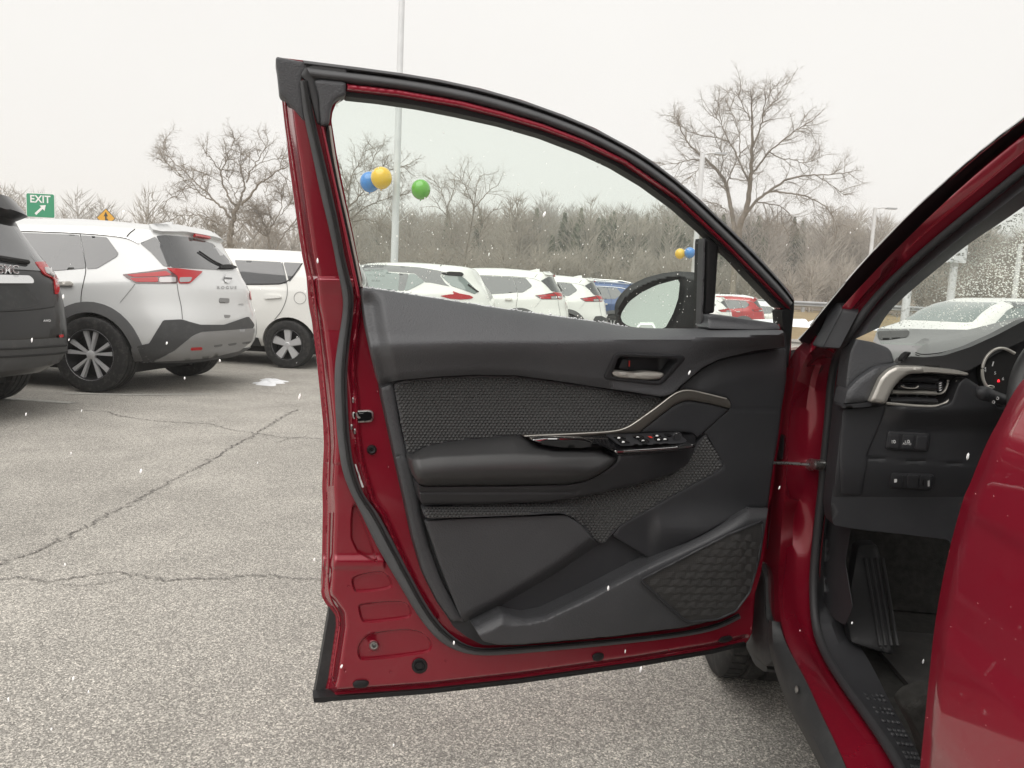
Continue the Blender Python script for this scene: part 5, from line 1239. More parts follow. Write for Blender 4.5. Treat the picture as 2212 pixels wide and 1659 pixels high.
def cut_arches(V, F, wb, r, zc, half):
    """open the wheel arches"""
    me = bpy.data.meshes.new('tmp'); me.from_pydata([tuple(v) for v in V], [], F); me.update()
    bm = bmesh.new(); bm.from_mesh(me); bmesh.ops.recalc_face_normals(bm, faces=bm.faces); bm.to_mesh(me); bm.free()
    o = bpy.data.objects.new('tmp', me); col.objects.link(o); cs = []
    for x in (0, wb):
        v, f = [], []
        n = 32
        for s in (-1, 1):
            for i in range(n):
                a = 2 * math.pi * i / n; v.append((x + r * math.cos(a), s * half, zc + r * math.sin(a)))
        f = [tuple(range(n)), tuple(range(2 * n - 1, n - 1, -1))] + [(i, n + i, n + (i + 1) % n, (i + 1) % n) for i in range(n)]
        cm = bpy.data.meshes.new('tmp'); cm.from_pydata(v, [], f); cm.update()
        bm = bmesh.new(); bm.from_mesh(cm); bmesh.ops.recalc_face_normals(bm, faces=bm.faces); bm.to_mesh(cm); bm.free()
        c = bpy.data.objects.new('tmp', cm); col.objects.link(c); cs.append(c)
        md = o.modifiers.new('b', 'BOOLEAN'); md.operation = 'DIFFERENCE'; md.object = c; md.solver = 'EXACT'
    dg = bpy.context.evaluated_depsgraph_get(); ev = bpy.data.meshes.new_from_object(o.evaluated_get(dg))
    V2 = np.array([v.co[:] for v in ev.vertices]); F2 = [tuple(p.vertices) for p in ev.polygons]
    for q in cs + [o]: bpy.data.objects.remove(q)
    bpy.data.meshes.remove(ev)
    return V2, F2

class Car:
    def __init__(s, name, label, layers, paint, loc, rotz, wb, wr, tw, track, group, arch=.05, scale=1.0):
        s.root = thing(name, label, 'car', loc, rotz, group, scale); s.wb, s.wr = wb, wr
        V0, F0 = body_mesh(layers); s.bvh = BVHTree.FromPolygons([Vector(v) for v in V0.tolist()], [list(f) for f in F0])
        V, F = cut_arches(V0, F0, wb, wr + arch, wr, 1.2)
        s.body = mk('body', V, F, paint, s.root, local=True, angle=50)
        s.M = ROOTM[s.root.name]; Mi = s.M.inverted(); s.co = Mi @ Vector(CAM); s.R3 = Mi.to_3x3()
        s.hw = max(l[3] for l in layers)
        V, F = box_vf((-.30, -(track / 2 - tw * .55), .19), (wb + .35, track / 2 - tw * .55, .75)); mk('underbody', V, F, M_UNDER, s.root, local=True, smooth=False)
    def hit(s, P, mode='px', off=.004, side=1):
        out = np.zeros((len(P), 3)); 
        for i, p in enumerate(P):
            if mode == 'px':
                d = s.R3 @ Vector(rays([p])[0]); d.normalize(); o = s.co
            elif mode == 'side': o = Vector((p[0], 3.0 * side, p[1])); d = Vector((0, -side, 0))
            elif mode == 'front': o = Vector((8, p[0], p[1])); d = Vector((-1, 0, 0))
            elif mode == 'rear': o = Vector((-4, p[0], p[1])); d = Vector((1, 0, 0))
            h, n, _, _ = s.bvh.ray_cast(o, d)
            if h is None:
                q = o + d * ((-o).dot(d) if mode == 'px' else 3.0)
                h, n, _, _ = s.bvh.find_nearest(q)
            if n.dot(d) > 0: n = -n
            out[i] = h + n * off
        return out
    def panel(s, name, outline, mat, mode='px', off=.005, step=6.0, sm=1, mirror=False, parent=None, side=1, back=.006):
        O = resample(chaikin(densify(outline, step * 1.2), sm) if sm else np.asarray(outline, float), step=step * .7)
        V, T, loops = triangulate(O, step)
        V3 = s.hit(V, mode, off, side); nb = len(loops[0]); c = V3.mean(0)
        B = s.hit(V[:nb], mode, off - back, side)
        n0 = len(V3); F = [tuple(t) for t in T] + [(i, (i + 1) % nb, n0 + (i + 1) % nb, n0 + i) for i in range(nb)]
        VV = np.vstack([V3, B])
        o = mk(name, VV, F, mat, parent or s.root, local=True, angle=45)
        if mirror: mk(name, VV * [1, -1, 1], [f[::-1] for f in F], mat, parent or s.root, local=True, angle=45)
        return o
    def line(s, name, P, r, mat, mode='px', off=.003, mirror=False, parent=None, n=30):
        P = curve_px(P, n, 2); V3 = s.hit(P, mode, off)
        o = tube(name, V3, r, mat, None, 5, out=True); V, F = o
        ob = mk(name, V, F, mat, parent or s.root, local=True)
        if mirror: mk(name, V * [1, -1, 1], [f[::-1] for f in F], mat, parent or s.root, local=True)
        return ob
    def text(s, body, x, y, size, mat, off=.012, mode='px', bold=.01, wide=1.0, slope=0.0):
        V, F = text_vf(body, 1.0, .0, bold)
        mk('badge_lettering', s.hit(np.stack([x + V[:, 0] * size * wide, y - V[:, 1] * size - slope * V[:, 0] * size], 1), mode, off), F, mat, s.root, local=True, smooth=False)
    def wheels(s, style, track, tw, rim_r, rear_only=False):
        tv, tf = wheel_vf(s.wr, tw)
        rv, rf_ = rim_vf(style, rim_r, tw)
        dv_, df_ = lathe([(rim_r * 1.0, tw * .40), (rim_r * 1.02, tw * .49), (rim_r * .95, tw * .5), (rim_r * .93, tw * .34), (rim_r * .9, -tw * .1), (0, -tw * .1)], 40, 'y')
        for x in (0, s.wb):
            for sd in (1, -1):
                c = np.array([x, sd * (track / 2), s.wr]); fl = np.array([1, sd, 1])
                ff = (lambda f: [q[::-1] for q in f]) if sd < 0 else (lambda f: f)
                w = mk('wheel', tv * fl + c, ff(tf), M_TYRE, s.root, local=True, angle=35)
                mk('rim_barrel', dv_ * fl + c, ff(df_), M_RIMD, w, local=True)
                mk('rim', rv * fl + c, ff(rf_), M_RIMS if style != 'dark' else M_RIMD, w, local=True, angle=30)

def rim_vf(style, r, tw):
    parts = []
    y1 = tw * .44
    lp, lf = lathe([(r * .96, tw * .40), (r * 1.0, tw * .46), (r * .985, tw * .50), (r * .955, tw * .46)], 44, 'y'); parts.append((lp, lf))
    lp, lf = lathe([(r * .17, y1 - .03), (r * .17, y1 - .004), (r * .13, y1 + .002), (0, y1 + .004)], 20, 'y'); parts.append((lp, lf))
    def spoke(a0, a1, w0, w1, r0=.12, r1=.97):
        p0 = np.array([math.cos(a0), 0, math.sin(a0)]) * r * r0; p1 = np.array([math.cos(a1), 0, math.sin(a1)]) * r * r1
        d = p1 - p0; d /= np.linalg.norm(d); n = np.array([-d[2], 0, d[0]])
        v = []
        for p, w, yy in ((p0, w0, y1 - .005), (p1, w1, y1)):
            for sgn, dy in ((-1, 0), (1, 0), (1, -.03), (-1, -.03)): v.append(p + n * sgn * w / 2 * (1 if dy == 0 else 1.25) + np.array([0, yy + dy, 0]))
        f = [(0, 1, 5, 4), (1, 2, 6, 5), (2, 3, 7, 6), (3, 0, 4, 7), (0, 3, 2, 1), (4, 5, 6, 7)]
        return np.array(v), f
    for k in range(5):
        a = 2 * math.pi * k / 5 + math.pi / 2
        if style == 'split':
            for q in (-.235, .235): parts.append(spoke(a + q * .25, a + q * 1.0, r * .06, r * .15))
        elif style == 'five':
            parts.append(spoke(a, a, r * .26, r * .46)); 
        else:
            parts.append(spoke(a, a - .12, r * .12, r * .2)); parts.append(spoke(a, a + .3, r * .1, r * .16))
    return join(parts)

HEAD = math.atan2(.105, -.99)
ROGUE_L = [(.30, -.78, 3.42, .80, 5, 4), (.40, -.92, 3.58, .885, 5.5, 4), (.55, -.985, 3.66, .92, 5.5, 4.2), (.72, -.975, 3.67, .925, 5.5, 4.2), (.88, -.94, 3.64, .92, 5, 4.2),
           ([(2.2, 1.02), (3.5, .93)], -.915, 3.52, .905, 5, 4.2), ([(2.2, 1.085), (2.9, 1.03)], -.885, 2.85, .88, 5, 5), (1.22, -.80, 2.45, .83, 5, 5), (1.38, -.70, 2.08, .775, 5, 5),
           ([(-.6, 1.515), (0, 1.53), (1.7, 1.53)], -.615, 1.74, .715, 5.5, 5), ([(-.6, 1.575), (.2, 1.60), (1.5, 1.595)], -.575, 1.50, .665, 6, 5), ([(-.6, 1.615), (.4, 1.655), (1.3, 1.64)], -.53, 1.30, .56, 6, 5),
           ([(-.6, 1.635), (.4, 1.685), (1.1, 1.67)], -.42, 1.1, .34, 5, 4), ([(-.6, 1.64), (.4, 1.692), (1, 1.68)], -.2, .85, .08, 4, 4)]
RG = Car('silver_suv', 'silver SUV with dark wheel arch trim parked left of the open red door', ROGUE_L, M_SILVERP, (-3.93, 7.93, 0), HEAD, 2.706, .362, .235, 1.60, 'cars parked in the row')
def c1(*p): return Q('R1', *p)
RG.wheels('split', 1.62, .235, .248)
R = RG
R.panel('side_window', c1(60, 366, 533, 384, 578, 606, 390, 622, 60, 640), M_CGLASS, mirror=True)
R.panel('quarter_window', c1(541, 386, 718, 400, 796, 508, 782, 530, 652, 608, 584, 612), M_CGLASS, mirror=True)
R.panel('front_window', [(1.05, 1.08), (1.02, 1.50), (1.55, 1.50), (1.85, 1.38), (2.25, 1.12)], M_CGLASS, 'side', step=.08, mirror=True)
R.panel('windscreen', [(-.68, 1.12), (.68, 1.12), (.58, 1.50), (-.58, 1.50)], M_CGLASS, 'front', step=.1)
R.line('roof_trim', c1(60, 352, 300, 362, 560, 372, 850, 398, 930, 442), .007, M_CHROME, mirror=True, off=.006)
R.line('door_gap', c1(537, 378, 560, 480, 580, 612, 560, 700, 545, 770, 541, 868), .003, M_UNDER, mirror=True)
R.line('tailgate_gap', c1(1186, 712, 1195, 780, 1215, 860, 1222, 948), .003, M_GREYC)
R.line('roof_seam', c1(850, 395, 870, 370, 905, 345), .004, M_UNDER)
R.line('quarter_gap', c1(905, 712, 860, 770, 805, 835), .002, M_GREYL)
arc = lambda r, a0, a1, n=16, cx=0, cz=.362: [(cx + r * math.cos(a), cz + r * math.sin(a)) for a in np.linspace(R_(a0), R_(a1), n)]
for cx in (0, 2.706):
    R.panel('arch_trim', arc(.505, -8, 188, 20, cx) + arc(.405, 188, -8, 20, cx), M_GREYC, 'side', off=.012, step=.05, sm=0, mirror=True, back=.02)
R.panel('sill_trim', [(.46, .30), (.46, .44), (2.25, .44), (2.25, .30)], M_GREYC, 'side', off=.012, step=.08, sm=0, mirror=True, back=.02)
TLP = R.panel('tail_lamp', c1(820, 650, 1000, 628, 1112, 612, 1188, 662, 1192, 708, 1050, 708, 910, 706, 860, 680), M_LAMPD, mirror=True, off=.010, back=.014)
R.panel('lamp_bar', c1(850, 652, 1000, 640, 1110, 628, 1150, 655, 1090, 662, 900, 668), M_LAMPR, mirror=True, off=.014, parent=TLP)
R.panel('lamp_bar', c1(870, 676, 1060, 668, 1060, 700, 915, 700), M_LAMPR, mirror=True, off=.014, parent=TLP)
R.panel('reversing_lamp', c1(1068, 670, 1175, 668, 1180, 702, 1068, 702), M_LAMPC, mirror=True, off=.014, parent=TLP)
TL2 = R.panel('tail_lamp', c1(1113, 605, 1200, 612, 1356, 630, 1272, 709, 1197, 709, 1188, 662), M_LAMPR, off=.012, back=.016)
R.panel('reversing_lamp', c1(1200, 672, 1285, 670, 1268, 702, 1200, 704), M_LAMPC, off=.016, parent=TL2)
R.panel('tail_lamp', [(-.50, .93), (-.50, 1.00), (-.74, 1.045), (-.70, .93)], M_LAMPR, 'rear', off=.012, step=.05)
R.panel('rear_pillar_trim', c1(938, 440, 1042, 395, 1090, 470, 1146, 598, 1095, 592, 1010, 500), M_CGLASS, mirror=True, off=.006)
BW = R.panel('rear_window', c1(1046, 392, 1100, 386, 1250, 398, 1420, 440, 1500, 520, 1582, 612, 1500, 618, 1148, 602, 1090, 470), M_CGLASS, off=.007)
R.line('wiper', c1(1480, 592, 1420, 565, 1340, 510, 1325, 500), .010, M_UNDER, off=.02)
R.panel('wiper_base', c1(1455, 612, 1480, 590, 1530, 588, 1580, 606, 1570, 614), M_UNDER, off=.03)
R.panel('bumper', c1(925, 1125, 1000, 1110, 1095, 955, 1215, 950, 1340, 985, 1500, 985, 1660, 930, 1700, 985, 1690, 1010, 1340, 1032, 1290, 1060, 1160, 1160, 1030, 1215, 950, 1232, 882, 1190), M_GREYD, off=.012, mirror=False, back=.02)
R.panel('bumper_skid', c1(1030, 1220, 1160, 1160, 1290, 1056, 1340, 1034, 1698, 1008, 1678, 1090, 1600, 1150, 1400, 1195, 1200, 1212), M_GREYL, off=.022, back=.03)
for k in range(3):
    R.panel('bumper_slot', c1(1420 + k * 95, 1118 - k * 10, 1480 + k * 95, 1108 - k * 10, 1472 + k * 95, 1122 - k * 10, 1425 + k * 95, 1130 - k * 10), M_GREYC, off=.025, step=4)
R.panel('lower_valance', [(-.74, .305), (.74, .305), (.80, .40), (-.80, .40)], M_GREYD, 'rear', off=.010, step=.07, back=.02)
R.panel('reflector', c1(1272, 1132, 1346, 1128, 1346, 1146, 1268, 1150), M_LAMPR, off=.026)
R.panel('mud_flap', c1(880, 1140, 920, 1130, 960, 1225, 1000, 1235, 995, 1260, 910, 1268), M_GREYC, off=.014, back=.04, mirror=True)
R.panel('plate_recess', c1(1322, 770, 1612, 768, 1630, 890, 1345, 872), M_SILVERP, off=-.004, back=.004)
R.panel('plate_bracket', c1(1468, 805, 1535, 808, 1532, 842, 1466, 838), M_GREYL, off=.006)
R.panel('tailgate_handle', c1(1498, 918, 1545, 920, 1540, 938, 1505, 940), M_GREYL, off=.004)
R.panel('badge', [(p[0], p[1]) for p in [(c1(1520, 678)[0][0] + 7 * math.cos(a), c1(1520, 678)[0][1] + 10 * math.sin(a)) for a in np.linspace(0, 6.28, 16, endpoint=False)]], M_CHROME, off=.016, step=3, sm=0)
R.panel('badge_bar', c1(1494, 672, 1546, 675, 1546, 686, 1494, 683), M_GREYC, off=.019, step=3, sm=0)
R.text('R O G U E', *c1(1518, 738)[0], 9.0, M_GREYL, .006, wide=1.05)
R.text('AWD', *c1(1612, 850)[0], 5.5, M_GREYL, .006, wide=.8)
R.panel('door_handle', c1(384, 702, 486, 700, 491, 712, 486, 726, 384, 722), M_SILV, off=.03, step=4, mirror=True, back=.03)
SPO = R.panel('spoiler', [(.62, 1.545), (.60, 1.60), (.3, 1.625), (-.3, 1.625), (-.60, 1.60), (-.62, 1.545), (-.3, 1.575), (.3, 1.575)], M_SILVERP, 'rear', off=.045, step=.06, back=.08)
R.panel('brake_lamp', [(.16, 1.545), (.16, 1.565), (-.16, 1.565), (-.16, 1.545)], M_LAMPR, 'rear', off=.05, step=.05, sm=0, back=.03)
fin = [np.array([[-.28, 0, 1.63], [-.05, 0, 1.655], [-.27, 0, 1.72]])]
V = np.array([[-.30, .02, 1.63], [-.02, .015, 1.66], [-.02, -.015, 1.66], [-.30, -.02, 1.63], [-.29, .006, 1.715], [-.22, .006, 1.71], [-.22, -.006, 1.71], [-.29, -.006, 1.715]])
mk('antenna_fin', V, [(0, 1, 5, 4), (1, 2, 6, 5), (2, 3, 7, 6), (3, 0, 4, 7), (4, 5, 6, 7)], M_SILVERP, R.root, local=True)

def respray(root, old, new):
    for o in [root] + list(root.children_recursive):
        for s_ in getattr(o, 'material_slots', []):
            if s_.material is old: s_.link = 'OBJECT'; s_.material = new
def car_copy(src, name, label, paint, loc, rotz, group, scale=1.0, old=None):
    r = copy_tree(src.root); r.name = name; r.location = loc; r.rotation_euler = (0, 0, rotz); r.scale = (scale,) * 3
    r['label'] = label; r['group'] = group
    ROOTM[r.name] = Matrix.LocRotScale(Vector(loc), Matrix.Rotation(rotz, 3, 'Z').to_quaternion(), Vector((scale,) * 3))
    respray(r, old or M_SILVERP, paint)
    return r
GRP = 'cars parked in the row'
def spot(pxx, Y, over, half):
    """ground point of the rear axle for a car whose near rear corner shows at grid column pxx"""
    p = at(pxx, 640, Y); X = p[0]
    h = np.array([math.cos(HEAD), math.sin(HEAD)]); rt = np.array([h[1], -h[0]])
    q = np.array([X, Y]) + h * over + rt * half
    return (q[0], q[1], float(gz(q[0], q[1])))
car_copy(RG, 'white_suv', 'white SUV seen through the door glass right behind the two-tone hatchback', M_WHITEPA, spot(1226, 15.3, .96, .90), HEAD, GRP)
car_copy(RG, 'white_suv', 'second white SUV from the two-tone hatchback, nearest the door mirror', M_WHITEPA, spot(1311, 17.9, .93, .88), HEAD, GRP)
car_copy(RG, 'blue_suv', 'dark blue SUV partly hidden by the door mirror', M_BLUEP, spot(1400, 20.7, .93, .86), HEAD, GRP)
q1 = car_copy(RG, 'white_suv', 'white SUV at the left edge of the small quarter window', M_WHITEPA, spot(1590, 29.0, .93, .86), HEAD, GRP)
q2 = car_copy(RG, 'red_suv', 'bright red SUV with snow on its roof seen through the quarter window', M_CARRED, spot(1660, 31.0, .93, .86), HEAD, GRP)
q3 = car_copy(RG, 'white_suv', 'snow-covered white car at the right edge of the quarter window', M_WHITEPA, spot(1712, 34.0, .93, .86), HEAD, GRP)
q3.location.z = -.18; q1.location.z = -.08
def snow_cap(root, label):
    V = []; n, m = 16, 8; g = np.random.default_rng(len(label))
    for j in range(m):
        for i in range(n):
            x = -.5 + 1.9 * i / (n - 1); y = -.62 + 1.24 * j / (m - 1); e_ = min(i, n - 1 - i) / 3; f_ = min(j, m - 1 - j) / 2
            V.append((x, y, 1.60 + .05 * (1 - (y / .6) ** 2) + .09 * min(1, e_) * min(1, f_) + g.normal(0, .008)))
    o = mk('roof_snow', V, [(j * n + i, j * n + i + 1, (j + 1) * n + i + 1, (j + 1) * n + i) for j in range(m - 1) for i in range(n - 1)], M_SNOW, None, local=True, angle=None)
    o.location = root.location; o.rotation_euler = root.rotation_euler; tag(o, label, 'snow')
snow_cap(q2, 'layer of snow on the bright red SUV roof'); snow_cap(q3, 'layer of snow on the rightmost car in the quarter window')
# roof rails that only the blue one carries
bl = [o for o in bpy.data.objects if o.name.startswith('blue_suv')][0]
for sd in (1, -1):
    P = np.array([[-.45, sd * .60, 1.645], [-.2, sd * .61, 1.69], [.6, sd * .62, 1.71], [1.2, sd * .61, 1.68], [1.4, sd * .60, 1.63]])
    V, F = tube('roof_rail', P, .018, M_CHROME, None, 8, out=True); mk('roof_rail', V, F, M_CHROME, bl, local=True)

# ---------------- white boxy wagon behind the silver SUV
SOUL_L = [(.28, -.60, 3.25, .78, 5, 4), (.38, -.70, 3.40, .86, 5, 4), (.55, -.745, 3.44, .895, 5, 4), (.75, -.75, 3.44, .90, 5, 4), (.92, -.745, 3.40, .895, 5.5, 4), ([(2.2, 1.04), (3.3, .96)], -.735, 3.28, .885, 6, 4),
          ([(2.2, 1.10), (2.9, 1.05)], -.72, 2.80, .87, 6, 5), (1.25, -.67, 2.45, .84, 6, 5), (1.42, -.60, 2.15, .80, 6, 5), ([(-.6, 1.51), (.5, 1.52), (2, 1.50)], -.55, 1.9, .765, 6, 5),
          ([(-.6, 1.565), (.5, 1.58), (2, 1.55)], -.5, 1.7, .70, 6, 5), ([(-.6, 1.59), (.5, 1.61), (2, 1.58)], -.4, 1.5, .55, 6, 5), ([(-.6, 1.60), (.5, 1.62), (2, 1.59)], -.2, 1.2, .1, 5, 5)]
SL = Car('white_wagon', 'white boxy wagon with five-spoke wheel between the silver car and red door', SOUL_L, M_WHITEPA, (-2.98, 10.92, 0), HEAD, 2.57, .325, .21, 1.58, GRP, .045)
SL.wheels('five', 1.60, .21, .215)
S = SL
S.panel('side_window', c1(1572, 552, 1700, 556, 1888, 566, 1926, 708, 1780, 712, 1640, 712), M_CGLASS, mirror=True)
S.panel('quarter_window', c1(1900, 567, 2024, 572, 2010, 610, 1938, 702), M_CGLASS, mirror=True)
S.panel('front_window', c1(1380, 548, 1540, 550, 1600, 712, 1380, 712), M_CGLASS, mirror=True)
S.line('window_trim', c1(1640, 714, 1780, 714, 1930, 710, 2026, 572), .008, M_UNDER, mirror=True)
S.panel('door_handle', c1(1772, 792, 1800, 784, 1884, 790, 1888, 804, 1790, 812, 1772, 806), M_WHITEPA, off=.03, step=4, mirror=True, back=.03)
fc = c1(2010, 805)[0]; S.line('fuel_flap', [(fc[0] + 13 * math.cos(a), fc[1] + 13 * math.sin(a)) for a in np.linspace(0, 6.283, 24)], .003, M_GREYL)
S.line('door_gap', c1(1892, 568, 1926, 712, 1925, 800, 1890, 890, 1840, 950), .004, M_GREYC, mirror=True)
S.panel('sill_trim', [(.42, .28), (.42, .40), (2.15, .40), (2.15, .28)], M_CLAD, 'side', off=.012, step=.08, sm=0, mirror=True, back=.02)
S.panel('windscreen', [(-.70, 1.14), (.70, 1.14), (.62, 1.46), (-.62, 1.46)], M_CGLASS, 'front', step=.1)
S.panel('rear_window', [(.58, 1.14), (.52, 1.46), (-.52, 1.46), (-.58, 1.14)], M_CGLASS, 'rear', step=.08)
for sd in (1, -1): S.panel('tail_lamp', [(sd * .66, .95), (sd * .80, .95), (sd * .72, 1.42), (sd * .64, 1.42)], M_LAMPR, 'rear', step=.06, off=.01)
S.panel('bumper', [(-.8, .36), (.8, .36), (.8, .52), (-.8, .52)], M_CLAD, 'rear', step=.08, off=.02, back=.03)
# ---------------- two-tone hatchback behind the door glass
KICK_L = [(.28, -.62, 3.25, .76, 5, 4), (.40, -.76, 3.42, .84, 5, 4), (.58, -.82, 3.47, .87, 5, 4), (.78, -.80, 3.47, .875, 5, 4), (.93, -.765, 3.42, .865, 4.5, 4), ([(-.8, 1.07), (2.2, 1.02), (3.3, .95)], -.72, 3.26, .845, 4.5, 4),
          ([(-.8, 1.17), (1, 1.08), (2.9, 1.06)], -.66, 2.80, .82, 4.5, 5), (1.28, -.56, 2.35, .77, 4.5, 5), (1.42, -.47, 2.0, .715, 5, 5), ([(-.6, 1.50), (.5, 1.52), (2, 1.47)], -.42, 1.75, .665, 5, 5),
          ([(-.6, 1.545), (.6, 1.58), (2, 1.53)], -.36, 1.5, .58, 5, 5), ([(-.6, 1.56), (.6, 1.605), (2, 1.55)], -.25, 1.3, .40, 5, 5), ([(-.6, 1.565), (.6, 1.61), (2, 1.55)], -.1, 1.0, .08, 5, 5)]
kx = spot(1055, 12.8, .80, .84)
KK = Car('two_tone_hatchback', 'white hatchback with black rear pillar low in the door glass', KICK_L, M_WHITEPA, kx, HEAD, 2.62, .325, .2, 1.54, GRP, .045)
KK.wheels('split', 1.56, .2, .22)
def k1(*p): return Q('S1', *p)
K = KK
K.panel('roof_pillar_trim', k1(90, 205, 300, 208, 600, 228, 760, 255, 840, 275, 790, 285, 780, 300, 830, 370, 870, 395, 700, 360, 650, 358, 640, 350, 560, 280, 300, 262, 90, 262), M_CGLASS, mirror=True, step=5)
K.panel('side_window', k1(60, 268, 300, 270, 415, 280, 428, 310, 415, 430, 300, 436, 60, 440), M_CGLASSL, mirror=True, step=5, off=.007)
K.panel('quarter_window', k1(510, 284, 560, 286, 625, 335, 645, 355, 560, 400, 500, 428, 470, 430), M_CGLASSL, mirror=True, step=5, off=.007)
K.panel('window_pillar', k1(418, 280, 508, 284, 470, 430, 416, 432), M_CGLASS, mirror=True, step=5, off=.006)
K.panel('rear_window', k1(785, 300, 850, 290, 960, 300, 1000, 330, 1110, 440, 1085, 462, 1000, 430, 880, 390), M_CGLASSL, step=5, off=.008)
K.panel('spoiler', k1(790, 285, 860, 270, 960, 275, 985, 290, 975, 305, 860, 298), M_UNDER, step=5, off=.03, back=.03)
KT = K.panel('tail_lamp', k1(780, 476, 860, 464, 905, 462, 885, 432, 950, 456, 1040, 472, 1072, 490, 1045, 503, 960, 508, 860, 500), M_LAMPR, mirror=True, step=5, off=.012, back=.02)
K.panel('windscreen', [(-.66, 1.10), (.66, 1.10), (.54, 1.48), (-.54, 1.48)], M_CGLASSL, 'front', step=.08)
K.panel('front_window', [(1.02, 1.10), (1.0, 1.44), (1.45, 1.44), (1.75, 1.34), (2.15, 1.10)], M_CGLASSL, 'side', step=.08, mirror=True, off=.007)
K.line('wiper', k1(1020, 380, 1080, 425, 1110, 445), .012, M_UNDER, off=.02)
K.panel('roof_antenna', k1(780, 220, 786, 220, 830, 155, 826, 152), M_UNDER, step=4, sm=0, off=.01)
K.panel('bumper', [(-.78, .34), (.78, .34), (.80, .62), (-.80, .62)], M_GREYC, 'rear', step=.08, off=.015, back=.03)
for cx in (0, 2.62): K.panel('arch_trim', arc(.46, -8, 188, 18, cx, .325) + arc(.37, 188, -8, 18, cx, .325), M_GREYC, 'side', off=.012, step=.05, sm=0, mirror=True, back=.02)

# ---------------- black SUV at the left edge
GMC_L = [(.32, -.80, 3.40, .80, 5, 4), (.42, -.94, 3.55, .88, 5, 4), (.58, -.985, 3.60, .915, 5, 4), (.74, -.965, 3.60, .92, 5, 4), (.90, -.935, 3.55, .915, 5, 4), ([(2.2, 1.04), (3.4, .97)], -.90, 3.42, .905, 5, 4),
         ([(2.2, 1.12), (2.9, 1.07)], -.85, 2.85, .885, 5, 5), (1.25, -.74, 2.45, .845, 5, 5), (1.42, -.62, 2.1, .79, 5, 5), (1.53, -.54, 1.80, .735, 6, 5), ([(-.6, 1.60), (.5, 1.62), (2, 1.57)], -.5, 1.5, .67, 6, 5),
         ([(-.6, 1.635), (.5, 1.655), (2, 1.6)], -.42, 1.3, .5, 6, 5), ([(-.6, 1.645), (.5, 1.665), (2, 1.6)], -.2, 1.1, .1, 5, 5)]
GM = Car('black_suv', 'glossy black SUV cut off by the left edge of the view', GMC_L, M_BLACKP, (-4.60, 5.50, 0), HEAD, 2.725, .36, .235, 1.60, GRP)
GM.wheels('dark', 1.62, .235, .24)
def g1(*p): return Q('T1', *p)
G = GM
G.panel('rear_window', [(.62, 1.12), (.56, 1.46), (-.56, 1.46), (-.62, 1.12)], M_CGLASS, 'rear', step=.08, off=.006)
G.panel('spoiler', [(.64, 1.50), (.60, 1.60), (0, 1.63), (-.60, 1.60), (-.64, 1.50), (-.4, 1.53), (.4, 1.53)], M_BLACKP, 'rear', step=.07, off=.10, back=.14)
G.line('wiper', [(.45, 1.16), (.1, 1.20), (-.32, 1.17)], .018, M_UNDER, 'rear', off=.02)
GT = G.panel('tail_lamp', g1(298, 408, 380, 405, 445, 418, 485, 490, 508, 640, 500, 672, 480, 690, 465, 555, 380, 512, 330, 450), M_LAMPR, off=.012, mirror=True, step=5, back=.02)
G.panel('reversing_lamp', g1(370, 455, 440, 460, 465, 520, 460, 545, 392, 505), M_LAMPC, off=.018, mirror=True, step=5, parent=GT)
G.panel('chrome_bar', g1(-260, 520, 0, 524, 240, 530, 274, 560, 276, 592, 0, 592, -260, 590), M_CHROME, off=.02, step=6, back=.02)
G.panel('plate_panel', g1(-200, 612, 0, 612, 212, 604, 330, 720, 345, 765, 235, 800, 0, 826, -200, 830), M_CLAD, off=.004, step=6)
G.panel('lower_bumper', g1(-260, 1095, 0, 1085, 300, 1075, 480, 1065, 560, 1062, 575, 1165, 500, 1270, 300, 1310, 0, 1345, -260, 1370), M_GREYD, off=.015, step=7, back=.03)
G.line('bumper_groove', g1(-100, 1160, 200, 1150, 480, 1130, 560, 1125), .008, M_UNDER, off=.016)
G.line('bumper_groove', g1(-100, 1230, 200, 1215, 480, 1195, 565, 1180), .008, M_UNDER, off=.016)
G.panel('reflector', g1(500, 1040, 535, 1032, 538, 1055, 505, 1062), M_LAMPR, off=.016, step=4)
G.line('tailgate_gap', g1(-100, 835, 100, 832, 360, 810, 470, 790), .005, M_UNDER)
G.text('GMC', *g1(60, 474)[0], 25.0, M_CHROME, .008, bold=.02, wide=.90, slope=-.02)
G.text('GMC', *g1(60, 474)[0], 23.5, M_LAMPD, .012, bold=-.015, wide=.957, slope=-.02)
G.text('AWD', *g1(402, 915)[0], 6.5, M_CHROME, .008, wide=1.0)

# ---------------- white car seen through the windscreen, nose to the left
wh = R_(206); wb_ = at(2010, 690, 13.6); wd = np.array([math.cos(wh), math.sin(wh)])
ws = car_copy(KK, 'white_hatchback', 'wet white car seen through the windscreen beyond the dashboard', M_WHITEPA, (wb_[0] - wd[0] * 2.75, wb_[1] - wd[1] * 2.75, -.05), wh, GRP, 1.0, old=M_WHITEPA)
